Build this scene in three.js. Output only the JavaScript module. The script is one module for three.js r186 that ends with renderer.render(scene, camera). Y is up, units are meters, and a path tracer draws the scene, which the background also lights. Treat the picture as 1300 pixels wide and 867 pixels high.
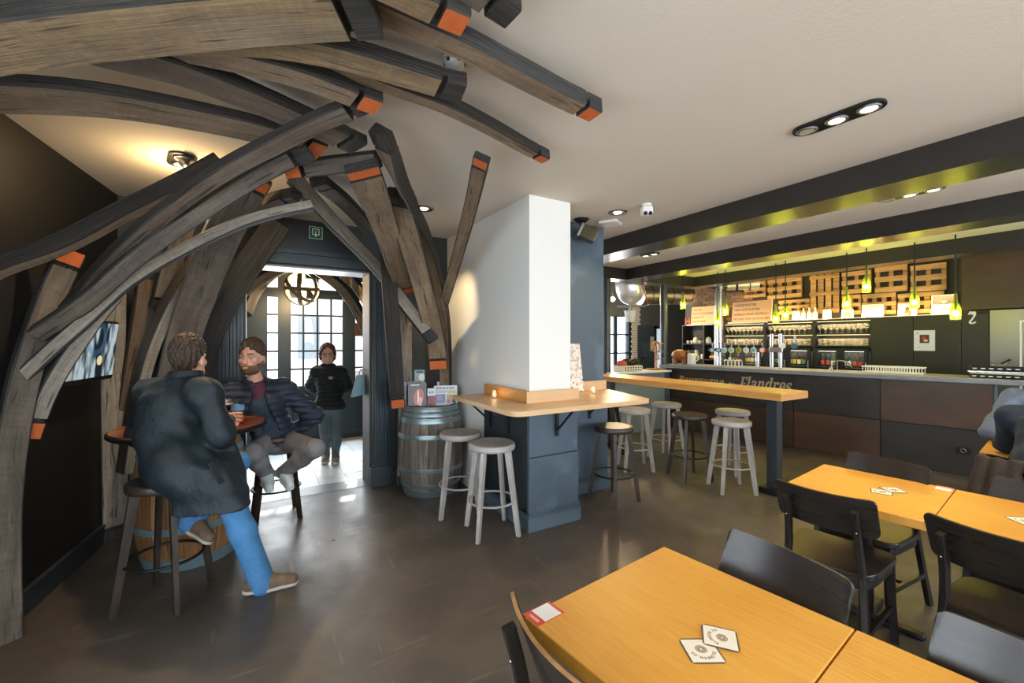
import * as THREE from 'three';
import { RoundedBoxGeometry } from 'three/addons/geometries/RoundedBoxGeometry.js';
import { mergeGeometries, toCreasedNormals } from 'three/addons/utils/BufferGeometryUtils.js';
import { RectAreaLightUniformsLib } from 'three/addons/lights/RectAreaLightUniformsLib.js';
import { FontLoader } from 'three/addons/loaders/FontLoader.js';
import { TextGeometry } from 'three/addons/geometries/TextGeometry.js';

// ---------- camera, sky, sun, window light, exposure ----------
const scene = new THREE.Scene();
const YAW = THREE.MathUtils.degToRad(30.9), EYE = 1.6, FOC = 540, CX = 650, CY = 434;
const camera = new THREE.PerspectiveCamera(2 * Math.atan(433.5 / FOC) * 180 / Math.PI, 1300 / 867, 0.05, 120);
camera.position.set(0, EYE, 0);
camera.rotation.y = -YAW;
scene.add(camera);
const renderer = new THREE.WebGLRenderer({ antialias: true });
renderer.toneMapping = THREE.LinearToneMapping;
renderer.toneMappingExposure = 1.1;
renderer.shadowMap.enabled = true;
RectAreaLightUniformsLib.init();
scene.background = new THREE.Color().setRGB(4.2, 4.6, 5.0);
const sun = new THREE.DirectionalLight(new THREE.Color(1.0, 0.95, 0.86), 7);
{ // low sun behind the entrance windows
  const alt = THREE.MathUtils.degToRad(40), hor = new THREE.Vector3(0.23, 0, -0.97).normalize();
  sun.position.set(0.5 + hor.x * 20 * Math.cos(alt), 20 * Math.sin(alt), -6 + hor.z * 20 * Math.cos(alt));
  sun.target.position.set(0.5, 0, -6);
  sun.castShadow = true; sun.shadow.radius = 1.5;
  const sc = sun.shadow.camera; sc.left = -9; sc.right = 9; sc.top = 9; sc.bottom = -9; sc.near = 1; sc.far = 50;
  sun.shadow.mapSize.set(2048, 2048);
  scene.add(sun, sun.target);
}
const WIN = []; // daylight openings, filled below: [centre, width, height, facing]
function windowLight(x, y, z, w, h, tx, ty, tz, power, tint = [0.9, 0.955, 1.0]) {
  const l = new THREE.RectAreaLight(new THREE.Color().setRGB(...tint), power, w, h);
  l.position.set(x, y, z); l.lookAt(tx, ty, tz); scene.add(l); return l;
}
const DAY = 7.5;
function leftX(z) { return -1.025 + (z + 4.85) * (-1.2 + 1.025) / (-3.412 + 4.866); } // the left wall runs at an angle
// tall windows of the wall behind the photographer, and of the street wall on the right
for (const wx of [-0.2, 2.4, 5.0]) windowLight(wx, 1.65, 3.12, 1.7, 1.7, wx, 1.65, 0, DAY);
windowLight(8.88, 1.65, 1.4, 1.7, 1.7, 0, 1.65, 1.4, DAY * 0.8);
for (const [wz, k] of [[-1.5, 0.24], [0.35, 0.42]]) { const x = leftX(wz) + 0.03; windowLight(x, 1.25, wz, 1.3, 2.1, x + 5, 1.25, wz - 0.6, DAY * k, [0.8, 0.91, 1.0]); }
// entrance glazing
windowLight(0.6, 1.35, -7.28, 1.9, 2.2, 0.6, 1.35, 0, 6);
// kitchen windows
windowLight(8.6, 1.6, -9.1, 1.8, 1.5, 8.6, 1.5, 0, 8);
windowLight(4.6, 1.7, -9.1, 2.6, 1.5, 4.9, 0.6, 0, 8); // second kitchen window, hidden behind the pier

// ---------- helpers ----------
const V = (x, y, z) => new THREE.Vector3(x, y, z);
const rad = THREE.MathUtils.degToRad;
const cA = Math.cos(YAW), sA = Math.sin(YAW);
// a pixel of the 1300 x 867 frame and a depth, or a height, give a point of the room
function at(px, py, D) { const X = (px - CX) / FOC * D; return V(cA * X + sA * D, EYE - (py - CY) / FOC * D, sA * X - cA * D); }
function atH(px, py, h) { return at(px, py, (EYE - h) * FOC / (py - CY)); }
function atX(px, py, x) { const r = (px - CX) / FOC; return at(px, py, x / (cA * r + sA)); }
function atZ(px, py, z) { const r = (px - CX) / FOC; return at(px, py, -z / (-sA * r + cA)); }
function camDir(x, y, z) { return V(cA * x - sA * -z * -1 * -1, y, 0).set(cA * x - sA * z, y, sA * x + cA * z); } // right, up, towards the camera
function rng(seed) { let s = seed >>> 0; return () => { s = (s + 0x6D2B79F5) | 0; let t = Math.imul(s ^ (s >>> 15), 1 | s); t = (t + Math.imul(t ^ (t >>> 7), 61 | t)) ^ t; return ((t ^ (t >>> 14)) >>> 0) / 4294967296; }; }
const used = {};
function numbered(n) { used[n] = (used[n] ?? -1) + 1; return used[n] ? n + '_' + String(used[n]).padStart(3, '0') : n; }
function shadow(o) { o.castShadow = true; o.receiveShadow = true; return o; }
function part(name, geo, mat, parent, label) { const m = shadow(new THREE.Mesh(geo, mat)); m.name = name; if (label) m.userData.label = label; parent.add(m); return m; }
function thing(name, label, category, pos = [0, 0, 0], turn = 0, group) {
  const o = new THREE.Group(); o.name = numbered(name); o.position.set(...pos); o.rotation.y = turn;
  o.userData = { label, category }; if (group) o.userData.group = group; scene.add(o); return o;
}
function solo(name, label, category, geo, mat, pos = [0, 0, 0], turn = 0, group) {
  const m = shadow(new THREE.Mesh(geo, mat)); m.name = numbered(name); m.position.set(...pos); m.rotation.y = turn;
  m.userData = { label, category }; if (group) m.userData.group = group; scene.add(m); return m;
}
function struct(name, geo, mat) { const m = shadow(new THREE.Mesh(geo, mat)); m.name = numbered(name); m.userData = { kind: 'structure' }; scene.add(m); return m; }
function structGroup(name) { const g = new THREE.Group(); g.name = numbered(name); g.userData = { kind: 'structure' }; scene.add(g); return g; }
function copyOf(o, pos, turn, label, group) {
  const c = o.clone(); c.name = numbered(o.name.replace(/_\d{3}$/, '')); c.position.set(...pos); c.rotation.y = turn;
  c.userData = { ...o.userData }; if (label) c.userData.label = label; if (group) c.userData.group = group; scene.add(c); return c;
}
// uv in metres from the dominant axis of each face
function uvm(g, s = 1) {
  g = g.index ? g.toNonIndexed() : g; const p = g.attributes.position, n = g.attributes.normal, uv = new Float32Array(p.count * 2);
  for (let i = 0; i < p.count; i += 3) {
    let ax = 0, ay = 0, az = 0;
    for (let k = 0; k < 3; k++) { ax += Math.abs(n.getX(i + k)); ay += Math.abs(n.getY(i + k)); az += Math.abs(n.getZ(i + k)); }
    for (let k = i; k < i + 3; k++) {
      let u, v; if (ay >= ax && ay >= az) { u = p.getX(k); v = p.getZ(k); } else if (ax >= az) { u = p.getZ(k); v = p.getY(k); } else { u = p.getX(k); v = p.getY(k); }
      uv[2 * k] = u * s; uv[2 * k + 1] = v * s;
    }
  }
  g.setAttribute('uv', new THREE.BufferAttribute(uv, 2)); return g;
}
function swapUV(g) { const u = g.attributes.uv; for (let i = 0; i < u.count; i++) { const a = u.getX(i); u.setXY(i, u.getY(i), a); } return g; }
function box(w, h, d, x = 0, y = 0, z = 0) { const g = new THREE.BoxGeometry(w, h, d); g.translate(x, y, z); return uvm(g); }
function span(x0, x1, y0, y1, z0, z1) { return box(x1 - x0, y1 - y0, z1 - z0, (x0 + x1) / 2, (y0 + y1) / 2, (z0 + z1) / 2); }
function rbox(w, h, d, r = 0.01, x = 0, y = 0, z = 0, seg = 2) { const g = new RoundedBoxGeometry(w, h, d, seg, Math.min(r, w / 2.01, h / 2.01, d / 2.01)); g.translate(x, y, z); return uvm(g); }
function cyl(r0, r1, h, x = 0, y = 0, z = 0, seg = 20, open = false) { const g = new THREE.CylinderGeometry(r0, r1, h, seg, 1, open); g.translate(x, y, z); return g.toNonIndexed(); }
function merge(list) { return mergeGeometries(list.map(g => { g = g.index ? g.toNonIndexed() : g; for (const k of Object.keys(g.attributes)) if (!['position', 'normal', 'uv'].includes(k)) g.deleteAttribute(k); return g; })); }
function lathe(pts, seg = 28) { return new THREE.LatheGeometry(pts.map(([r, y]) => new THREE.Vector2(r, y)), seg).toNonIndexed(); }
function bar(a, b, w, d = w, twist = 0) { // a straight bar of rectangular section between two points
  const len = a.distanceTo(b), g = new THREE.BoxGeometry(w, len, d); g.rotateY(twist);
  const gg = uvm(g); gg.applyQuaternion(new THREE.Quaternion().setFromUnitVectors(V(0, 1, 0), b.clone().sub(a).normalize())); gg.translate(...a.clone().add(b).multiplyScalar(0.5)); return gg;
}
function rod(a, b, r0, r1 = r0, seg = 10) {
  const len = a.distanceTo(b), g = new THREE.CylinderGeometry(r1, r0, len, seg);
  g.applyQuaternion(new THREE.Quaternion().setFromUnitVectors(V(0, 1, 0), b.clone().sub(a).normalize())); g.translate(...a.clone().add(b).multiplyScalar(0.5)); return g.toNonIndexed();
}
function tube(pts, r, seg = 24, rs = 8, closed = false) { return new THREE.TubeGeometry(new THREE.CatmullRomCurve3(pts, closed), seg, r, rs, closed).toNonIndexed(); }
function extrude(shape, depth, bevel = 0, curveSegments = 10) {
  const g = new THREE.ExtrudeGeometry(shape, { depth, bevelEnabled: bevel > 0, bevelSize: bevel, bevelThickness: bevel, bevelSegments: 2, curveSegments }); return g;
}
function roundRect(w, h, r) {
  const s = new THREE.Shape(), x = -w / 2, y = -h / 2; s.moveTo(x + r, y); s.lineTo(x + w - r, y); s.absarc(x + w - r, y + r, r, -Math.PI / 2, 0); s.lineTo(x + w, y + h - r); s.absarc(x + w - r, y + h - r, r, 0, Math.PI / 2);
  s.lineTo(x + r, y + h); s.absarc(x + r, y + h - r, r, Math.PI / 2, Math.PI); s.lineTo(x, y + r); s.absarc(x + r, y + r, r, Math.PI, Math.PI * 1.5); return s;
}
// ---------- textures ----------
function hash(x, y, s) { let h = Math.imul(x, 374761393) + Math.imul(y, 668265263) + Math.imul(s, 1274126177); h = Math.imul(h ^ (h >>> 13), 1274126177); return ((h ^ (h >>> 16)) >>> 0) / 4294967296; }
function vnoise(x, y, px, py, s) {
  const xi = Math.floor(x), yi = Math.floor(y), fx = x - xi, fy = y - yi, u = fx * fx * (3 - 2 * fx), v = fy * fy * (3 - 2 * fy);
  const X = k => ((xi + k) % px + px) % px, Y = k => ((yi + k) % py + py) % py;
  const a = hash(X(0), Y(0), s), b = hash(X(1), Y(0), s), c = hash(X(0), Y(1), s), d = hash(X(1), Y(1), s);
  return a + (b - a) * u + (c - a) * v + (a - b - c + d) * u * v;
}
function fbm(u, v, fx, fy, oct, s) { let r = 0, a = 0.5, t = 0; for (let i = 0; i < oct; i++) { r += a * vnoise(u * fx, v * fy, fx, fy, s + i * 17); t += a; a *= 0.55; fx *= 2; fy *= 2; } return r / t; }
const clamp = (x, a = 0, b = 1) => Math.min(b, Math.max(a, x)), mix = (a, b, t) => a + (b - a) * t, smooth = (a, b, x) => { const t = clamp((x - a) / (b - a)); return t * t * (3 - 2 * t); };
const mix3 = (a, b, t) => [mix(a[0], b[0], t), mix(a[1], b[1], t), mix(a[2], b[2], t)];
function texture(w, h, fn, srgb = true, sx = 1, sy = 1) { // sx, sy: metres covered by one repeat
  const d = new Uint8Array(w * h * 4);
  for (let j = 0; j < h; j++) for (let i = 0; i < w; i++) { const c = fn(i / w, j / h), k = (j * w + i) * 4; const r = Array.isArray(c) ? c : [c, c, c]; d[k] = clamp(r[0]) * 255; d[k + 1] = clamp(r[1]) * 255; d[k + 2] = clamp(r[2]) * 255; d[k + 3] = 255; }
  const t = new THREE.DataTexture(d, w, h); t.wrapS = t.wrapT = THREE.RepeatWrapping; t.magFilter = THREE.LinearFilter; t.minFilter = THREE.LinearMipmapLinearFilter; t.generateMipmaps = true;
  if (srgb) t.colorSpace = THREE.SRGBColorSpace; t.repeat.set(1 / sx, 1 / sy); t.needsUpdate = true; return t;
}
const hex = h => [(h >> 16 & 255) / 255, (h >> 8 & 255) / 255, (h & 255) / 255];
// wood with the grain along u
function woodTex(dark, light, seed, { stretch = 8, contrast = 1, crack = 0, size = [512, 256], m = [1.2, 0.3] } = {}) {
  return texture(size[0], size[1], (u, v) => {
    const warp = fbm(u, v, 3, 3, 3, seed) * 0.25, g = fbm(u, v + warp, 3, 3 * stretch, 4, seed + 5), fine = fbm(u, v, 12, 90, 2, seed + 9), blot = fbm(u, v, 3, 2, 3, seed + 33);
    let t = clamp(0.5 + (g - 0.5) * 1.9 * contrast + (fine - 0.5) * 0.5 + (blot - 0.5) * 0.7);
    let c = mix3(dark, light, t);
    if (crack) { const k = fbm(u, v + warp * 0.4, 4, 40, 2, seed + 77); if (k > 0.70) c = c.map(x => x * (1 - crack * smooth(0.70, 0.8, k))); }
    return c;
  }, true, m[0], m[1]);
}
function bumpTex(seed, fx, fy, oct = 4, m = [0.5, 0.5], size = 256) { return texture(size, size, (u, v) => fbm(u, v, fx, fy, oct, seed), false, m[0], m[1]); }
const std = (o) => new THREE.MeshStandardMaterial(o), phys = (o) => new THREE.MeshPhysicalMaterial(o);
const lin = (r, g, b) => new THREE.Color().setRGB(r, g, b);
// ---------- materials ----------
const M = {};
{
  // old oak: broken grain, pores, saw marks across, grey patches
  const oldOak = (dark, light, seed) => texture(1024, 384, (u, v) => {
    const w = fbm(u, v, 4, 3, 3, seed) * 0.12, g = fbm(u, v + w, 5, 22, 3, seed + 3), p = fbm(u, v, 60, 150, 2, seed + 5), saw = fbm(u + v * 0.04, v, 130, 4, 2, seed + 9), blot = fbm(u, v, 5, 3, 4, seed + 11), grey = smooth(0.5, 0.72, fbm(u, v, 3, 2, 4, seed + 21));
    let c = mix3(dark, light, clamp(0.5 + (g - 0.5) * 0.9 + (p - 0.5) * 0.55 + (saw - 0.5) * 0.35 + (blot - 0.5) * 0.9)); c = mix3(c, [0.44, 0.42, 0.39], 0.3 * grey);
    const k = fbm(u, v + w, 7, 60, 2, seed + 77); return k > 0.72 ? c.map(x => x * (1 - 0.45 * smooth(0.72, 0.84, k))) : c;
  }, true, 1.5, 0.5);
  const grainBump = bumpTex(3, 4, 60, 4, [0.9, 0.25]);
  const fineBump = bumpTex(8, 40, 40, 3, [0.5, 0.5]);
  M.plaster = std({ color: lin(0.7, 0.635, 0.54), roughness: 0.9, bumpMap: fineBump, bumpScale: 0.0008 });
  M.stub = std({ color: lin(0.8, 0.79, 0.75), roughness: 0.85, bumpMap: fineBump, bumpScale: 0.0006 });
  M.blackWall = std({ map: texture(256, 256, (u, v) => mix3(hex(0x0b0a0a), hex(0x121110), fbm(u, v, 4, 4, 4, 61)), true, 2, 2), roughness: 0.55 });
  M.darkWall = std({ color: lin(0.022, 0.03, 0.036), roughness: 0.5 });
  M.joinery = std({ color: lin(0.022, 0.038, 0.048), roughness: 0.4 });
  M.blueGrey = std({ map: texture(512, 512, (u, v) => { const s = fbm(u, v, 6, 6, 5, 91), w = smooth(0.56, 0.7, fbm(u, v, 3, 3, 5, 12)); return mix3(mix3(hex(0x44525f), hex(0x4f5f6c), s), hex(0x6f8797), w * 0.35); }, true, 1.4, 1.4), roughness: 0.5 });
  M.floor = std({
    map: texture(1024, 1024, (u, v) => {
      const a = fbm(u, v, 4, 4, 5, 101), b = fbm(u, v, 30, 30, 3, 131), sc = fbm(u + v * 0.3, v, 6, 60, 3, 171), sc2 = fbm(u, v + u * 0.4, 50, 7, 3, 181);
      const big = fbm(u, v, 2, 2, 4, 191); let c = mix3(hex(0x36312d), hex(0x635a51), clamp((a - 0.5) * 1.5 + (big - 0.5) * 0.9 + 0.5)); c = mix3(c, hex(0x61584f), 0.3 * smooth(0.55, 0.8, b));
      return mix3(c, hex(0x8d8378), 0.35 * (smooth(0.72, 0.85, sc) + smooth(0.72, 0.85, sc2)));
    }, true, 2.6, 2.6),
    roughnessMap: texture(512, 512, (u, v) => 0.22 + 0.4 * fbm(u, v, 8, 8, 5, 201), false, 2.1, 2.1), roughness: 1, bumpMap: bumpTex(211, 24, 24, 4, [1.1, 1.1]), bumpScale: 0.0012,
  });
  M.tile = [0, 1, 2].map(k => std({ map: texture(128, 128, (u, v) => mix3(hex([0xb9c3c8, 0xa7b3ba, 0xc9ced0][k]), hex(0x8f9aa1), 0.5 * fbm(u, v, 5, 5, 4, 300 + k)), true, 0.4, 0.4), roughness: 0.35 }));
  M.grout = std({ color: lin(0.12, 0.12, 0.12), roughness: 0.8 });
  M.threshold = std({ color: lin(0.07, 0.09, 0.11), roughness: 0.4 });
  M.steel = std({ color: lin(0.26, 0.26, 0.26), metalness: 1, roughness: 0.38, bumpMap: bumpTex(31, 2, 80, 2, [1, 0.3]), bumpScale: 0.0003 });
  M.jamb = std({ color: lin(0.075, 0.07, 0.065), metalness: 0, roughness: 0.6 });
  M.headSteel = std({ color: lin(0.2, 0.2, 0.2), metalness: 1, roughness: 0.45 });
  M.beam = std({ color: lin(0.024, 0.022, 0.020), roughness: 0.3, metalness: 0.0 });
  M.beamBlue = std({ color: lin(0.06, 0.07, 0.085), roughness: 0.45 });
  M.post = std({ color: lin(0.035, 0.042, 0.05), roughness: 0.35, metalness: 0.1 });
  M.blackMetal = std({ color: lin(0.015, 0.015, 0.016), roughness: 0.4, metalness: 0.4 });
  M.chrome = std({ color: lin(0.42, 0.42, 0.42), metalness: 1, roughness: 0.25 });
  M.galv = std({ map: texture(256, 128, (u, v) => mix3(hex(0x6f8188), hex(0xa9bcc0), fbm(u, v, 8, 4, 5, 401)), true, 0.5, 0.2), metalness: 0.75, roughness: 0.4 });
  M.hoopBlue = std({ color: lin(0.2, 0.3, 0.35), metalness: 0.35, roughness: 0.5 });
  M.white = std({ color: lin(0.78, 0.78, 0.76), roughness: 0.5 });
  M.glass = phys({ color: 0xffffff, transmission: 1, thickness: 0, roughness: 0.03, ior: 1.45 });
  M.pane = phys({ color: 0xffffff, transmission: 1, thickness: 0, roughness: 0.0, ior: 1.3 });
  M.orange = std({ map: texture(128, 128, (u, v) => mix3(hex(0xb0531f), hex(0xc9662b), fbm(u, v, 6, 6, 4, 420)), true, 0.15, 0.15), roughness: 0.75 });
  // old oak staves: sawn faces and weathered outer faces
  M.sawn = [[0x63513f, 0x8d7860], [0x66543e, 0x937a57], [0x4b433c, 0x706559], [0x736d64, 0xa0988b], [0x4b3e34, 0x706050]].map(([d, l], k) =>
    std({ map: oldOak(hex(d), hex(l), 500 + k * 7), roughness: 0.85, bumpMap: grainBump, bumpScale: 0.0022 }));
  M.aged = [[0x1a1714, 0x36312c], [0x262626, 0x454442], [0x251d17, 0x41352b]].map(([d, l], k) =>
    std({ map: woodTex(hex(d), hex(l), 560 + k * 7, { stretch: 5, contrast: 0.7, crack: 0.5, m: [1.2, 0.3] }), roughness: 0.75, bumpMap: grainBump, bumpScale: 0.006 }));
  M.oakTop = [0, 1].map(k => std({ map: woodTex(hex(0xdb9636), hex(0xeeb552), 600 + k * 11, { stretch: 2, contrast: 0.22, m: [0.9, 0.5] }), roughness: 0.38, bumpMap: bumpTex(640, 3, 40, 3, [0.9, 0.3]), bumpScale: 0.0006 }));
  M.oakPale = std({ map: woodTex(hex(0xc79f70), hex(0xdcb88c), 620, { stretch: 4, contrast: 0.5, m: [1.2, 0.3] }), roughness: 0.42 });
  M.oakHigh = std({ map: woodTex(hex(0xc68a44), hex(0xdfa962), 631, { stretch: 4, contrast: 0.6, m: [1.2, 0.35] }), roughness: 0.4 });
  M.stoolGrey = std({ map: woodTex(hex(0x8d8883), hex(0xb5b1ac), 650, { stretch: 5, contrast: 0.7, m: [0.5, 0.2] }), roughness: 0.55 });
  M.stoolDark = std({ map: woodTex(hex(0x251d18), hex(0x3f332a), 660, { stretch: 5, contrast: 0.7, m: [0.5, 0.2] }), roughness: 0.42 });
  M.chair = std({ map: woodTex(hex(0x1c1815), hex(0x29231f), 670, { stretch: 6, contrast: 0.6, m: [0.5, 0.2] }), roughness: 0.36 });
  M.chairPly = std({ map: woodTex(hex(0x231f1c), hex(0x332c27), 671, { stretch: 6, contrast: 0.5, m: [0.5, 0.2] }), roughness: 0.27 });
  M.plyEdge = std({ map: woodTex(hex(0x8a6238), hex(0xb58854), 680, { stretch: 6, contrast: 0.6, m: [0.4, 0.05] }), roughness: 0.55 });
  M.barrelWood = [[0x7a5330, 0xa67a4c], [0x6b4728, 0x966a40], [0x84603a, 0xb08656]].map(([d, l], k) => std({ map: woodTex(hex(d), hex(l), 700 + k, { stretch: 5, contrast: 0.9, m: [0.8, 0.15] }), roughness: 0.7 }));
  M.barrelGrey = [[0x544d45, 0x857c70], [0x5c564d, 0x92897c], [0x4d473f, 0x796f63]].map(([d, l], k) => std({ map: woodTex(hex(d), hex(l), 710 + k, { stretch: 6, contrast: 1, crack: 0.5, m: [0.8, 0.12] }), roughness: 0.8 }));
  M.barTop = std({ map: texture(512, 128, (u, v) => mix3(hex(0x75797c), hex(0x94989b), fbm(u, v, 10, 6, 5, 740)), true, 2, 0.5), roughness: 0.4 });
  M.panelDark = std({ map: texture(256, 256, (u, v) => mix3(hex(0x27221d), hex(0x372f28), fbm(u, v, 3, 10, 5, 750)), true, 1, 0.6), roughness: 0.42 });
  M.panelBrown = [0, 1].map(k => std({ map: texture(256, 256, (u, v) => mix3(hex(k ? 0x34261a : 0x432d1b), hex(k ? 0x4d3828 : 0x62432b), clamp(0.5 + 1.4 * (fbm(u, v, 3, 4, 5, 760 + k) - 0.5))), true, 1.1, 0.7), roughness: 0.42 }));
  M.pallet = [[0x7d6340, 0xb0925f], [0x6d5535, 0x9c7f4f]].map(([d, l], k) => std({ map: woodTex(hex(d), hex(l), 780 + k, { stretch: 5, contrast: 1, m: [0.8, 0.12] }), roughness: 0.8 }));
  M.brick = [0x5d4a3b, 0x6b5644, 0x4f4137].map(h => std({ color: h, roughness: 0.9 }));
  M.shelf = std({ color: lin(0.013, 0.013, 0.013), roughness: 0.55 });
  M.cream = std({ color: lin(0.75, 0.7, 0.6), roughness: 0.6 });
  M.board = std({ color: lin(0.72, 0.47, 0.30), roughness: 0.6 });
}
// ---------- the room ----------
const CEIL = 2.85, ZB = -4.85, XS0 = 1.983, XS1 = 2.425, ZS = -3.026;
{
  struct('floor', span(-3.2, 13.5, -0.12, 0, -4.9, 3.4), M.floor);
  struct('floor', span(XS1 - 0.1, 13.5, -0.12, 0, -9.3, -4.9), M.floor);
  struct('ceiling', span(-3.2, 9.3, CEIL, CEIL + 0.15, -5.3, 3.4), M.plaster);
  // left wall runs at an angle from the back corner past the photographer
  const dir = Math.atan2(-1.2 + 1.025, -3.412 + 4.866), cs = Math.cos(dir), z = q => (q + 4.85) / cs;
  const gaps = [[-2.2, -0.8], [-0.5, 1.2]], L = []; let q = -5.05;
  for (const [a, b] of gaps) { L.push(span(-0.25, 0, 0, CEIL, z(q), z(a)), span(-0.25, 0, 0, 0.12, z(a), z(b)), span(-0.25, 0, 2.4, CEIL, z(a), z(b))); q = b; } L.push(span(-0.25, 0, 0, CEIL, z(q), 8.6));
  const wl = merge(L); wl.rotateY(dir); wl.translate(-1.025, 0, ZB); struct('wall_left', wl, M.blackWall);
  gaps.forEach(([a, b], k) => { const w = structGroup('window_' + (8 + k)), za = z(a), zb = z(b), put = g => { g.rotateY(dir); g.translate(-1.025, 0, ZB); return g; }; part('window_frame', put(merge([span(-0.14, -0.07, 0.12, 2.4, za, za + 0.06), span(-0.14, -0.07, 0.12, 2.4, zb - 0.06, zb), span(-0.14, -0.07, 0.12, 0.2, za + 0.06, zb - 0.06), span(-0.14, -0.07, 2.32, 2.4, za + 0.06, zb - 0.06), span(-0.14, -0.07, 0.2, 2.32, (za + zb) / 2 - 0.03, (za + zb) / 2 + 0.03)])), M.joinery, w); part('pane', put(span(-0.105, -0.1, 0.2, 2.32, za + 0.06, zb - 0.06)), M.pane, w); });
  const bl = merge([span(0, 0.018, 0, 0.13, 0.02, 8.4), span(0, 0.028, 0.13, 0.15, 0.02, 8.4)]); bl.rotateY(dir); bl.translate(-1.025, 0, ZB); struct('baseboard_left', bl, M.darkWall);
  // back wall with the doorway to the entrance lobby
  const DX0 = -0.11, DX1 = 1.07, DH = 2.36;
  struct('wall_back', merge([span(-1.3, DX0, 0, CEIL, ZB - 0.3, ZB), span(DX1, XS0 + 0.1, 0, CEIL, ZB - 0.3, ZB), span(DX0, DX1, DH, CEIL, ZB - 0.3, ZB)]), M.darkWall);
  // steel lining of the opening
  const lining = structGroup('trim_1');
  part('jamb_lining', span(DX0, DX0 + 0.015, 0, DH, ZB - 0.31, ZB + 0.03), M.jamb, lining);
  part('jamb_lining', span(DX1 - 0.015, DX1, 0, DH, ZB - 0.31, ZB + 0.03), M.jamb, lining);
  part('head_lining', span(DX0, DX1, DH - 0.015, DH, ZB - 0.31, ZB + 0.03), M.headSteel, lining);
  // moulded architrave: fluted pilasters and a cornice
  const arch = structGroup('trim_2');
  for (const [x0, x1] of [[DX0 - 0.2, DX0 - 0.005], [DX1 + 0.005, DX1 + 0.2]]) {
    const w = x1 - x0;
    part('pilaster', span(x0, x1, 0, DH + 0.02, ZB, ZB + 0.05), M.joinery, arch);
    for (let k = 0; k < 3; k++) part('fillet', rbox(w * 0.16, DH - 0.3, 0.03, 0.008, x0 + w * (0.2 + 0.3 * k), 0.24 + (DH - 0.3) / 2, ZB + 0.05), M.joinery, arch);
    part('plinth', rbox(w + 0.03, 0.22, 0.085, 0.008, (x0 + x1) / 2, 0.11, ZB + 0.043), M.joinery, arch);
  }
  part('architrave', span(DX0 - 0.22, DX1 + 0.22, DH + 0.02, DH + 0.12, ZB, ZB + 0.06), M.joinery, arch);
  part('cornice', span(DX0 - 0.25, DX1 + 0.25, DH + 0.12, DH + 0.16, ZB, ZB + 0.1), M.joinery, arch);
  struct('baseboard_back', merge([span(-1.03, DX0 - 0.22, 0, 0.13, ZB, ZB + 0.02), span(DX1 + 0.22, XS0, 0, 0.13, ZB, ZB + 0.02)]), M.darkWall);
  // wall stub beside the doorway, and the pier behind it
  struct('wall_stub', merge([span(XS0, XS1, 0, CEIL, -5.55, ZS), span(XS0, XS1, 0, 3.5, -9.3, -5.55)]), M.stub);
  struct('wall_pier', span(XS1, 3.27, 0, CEIL, -3.86, -3.5), M.blueGrey);
  // blue cladding round the foot of the stub and the pier
  const clad = structGroup('trim_3');
  part('upper_panel', span(XS0 - 0.02, XS1 + 0.055, 0.62, 1.04, -3.78, ZS + 0.03), M.blueGrey, clad);
  part('lower_panel', span(XS0 - 0.028, XS1 + 0.062, 0, 0.612, -3.78, ZS + 0.038), M.blueGrey, clad);
  part('pier_panel', span(XS1 + 0.05, 3.3, 0, 1.04, -3.9, -3.47), M.blueGrey, clad);
  const sk = (x0, x1, z0, z1) => { part('skirting', span(x0, x1, 0, 0.115, z0, z1), M.blueGrey, clad); for (let k = 0; k < 3; k++) part('skirting_bead', span(x0 + 0.003 + k * 0.004, x1 - 0.003 - k * 0.004, 0.117 + k * 0.016, 0.129 + k * 0.016, z0, z1 - 0.003 - k * 0.004), M.blueGrey, clad); };
  sk(XS0 - 0.045, XS1 + 0.08, -3.79, ZS + 0.056); sk(XS1 + 0.081, 3.318, -3.9, -3.452);
  part('side_board', span(XS0 - 0.034, XS0 - 0.021, 0.11, 1.03, -3.8, ZS + 0.02), M.darkWall, clad);
  // walls behind the photographer, with window openings
  const rear = [span(-3.2, 9.3, 0, 0.8, 3.15, 3.4), span(-3.2, 9.3, 2.5, CEIL, 3.15, 3.4)]; let px = -3.2;
  for (const wx of [-0.2, 2.4, 5.0]) { rear.push(span(px, wx - 0.85, 0.8, 2.5, 3.15, 3.4)); px = wx + 0.85; } rear.push(span(px, 9.3, 0.8, 2.5, 3.15, 3.4));
  struct('wall_front', merge(rear), M.stub);
  [-0.2, 2.4, 5.0].forEach((wx, k) => {
    const w = structGroup('window_' + (k + 1));
    part('window_frame', merge([span(wx - 0.85, wx - 0.79, 0.8, 2.5, 3.2, 3.28), span(wx + 0.79, wx + 0.85, 0.8, 2.5, 3.2, 3.28), span(wx - 0.79, wx + 0.79, 0.8, 0.86, 3.2, 3.28), span(wx - 0.79, wx + 0.79, 2.44, 2.5, 3.2, 3.28), span(wx - 0.03, wx + 0.03, 0.86, 2.44, 3.2, 3.28)]), M.joinery, w);
    for (const s of [-1, 1]) part('pane', span(Math.min(wx + s * 0.03, wx + s * 0.79), Math.max(wx + s * 0.03, wx + s * 0.79), 0.86, 2.44, 3.238, 3.242), M.pane, w);
  });
  struct('wall_right', merge([span(8.98, 9.3, 0, CEIL, -5.55, 0.5), span(8.98, 9.3, 0, 3.5, -6.75, -5.55), span(8.98, 9.3, 0, CEIL, 2.3, 3.4), span(8.98, 9.3, 0, 0.8, 0.5, 2.3), span(8.98, 9.3, 2.5, CEIL, 0.5, 2.3)]), M.shelf);
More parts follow.
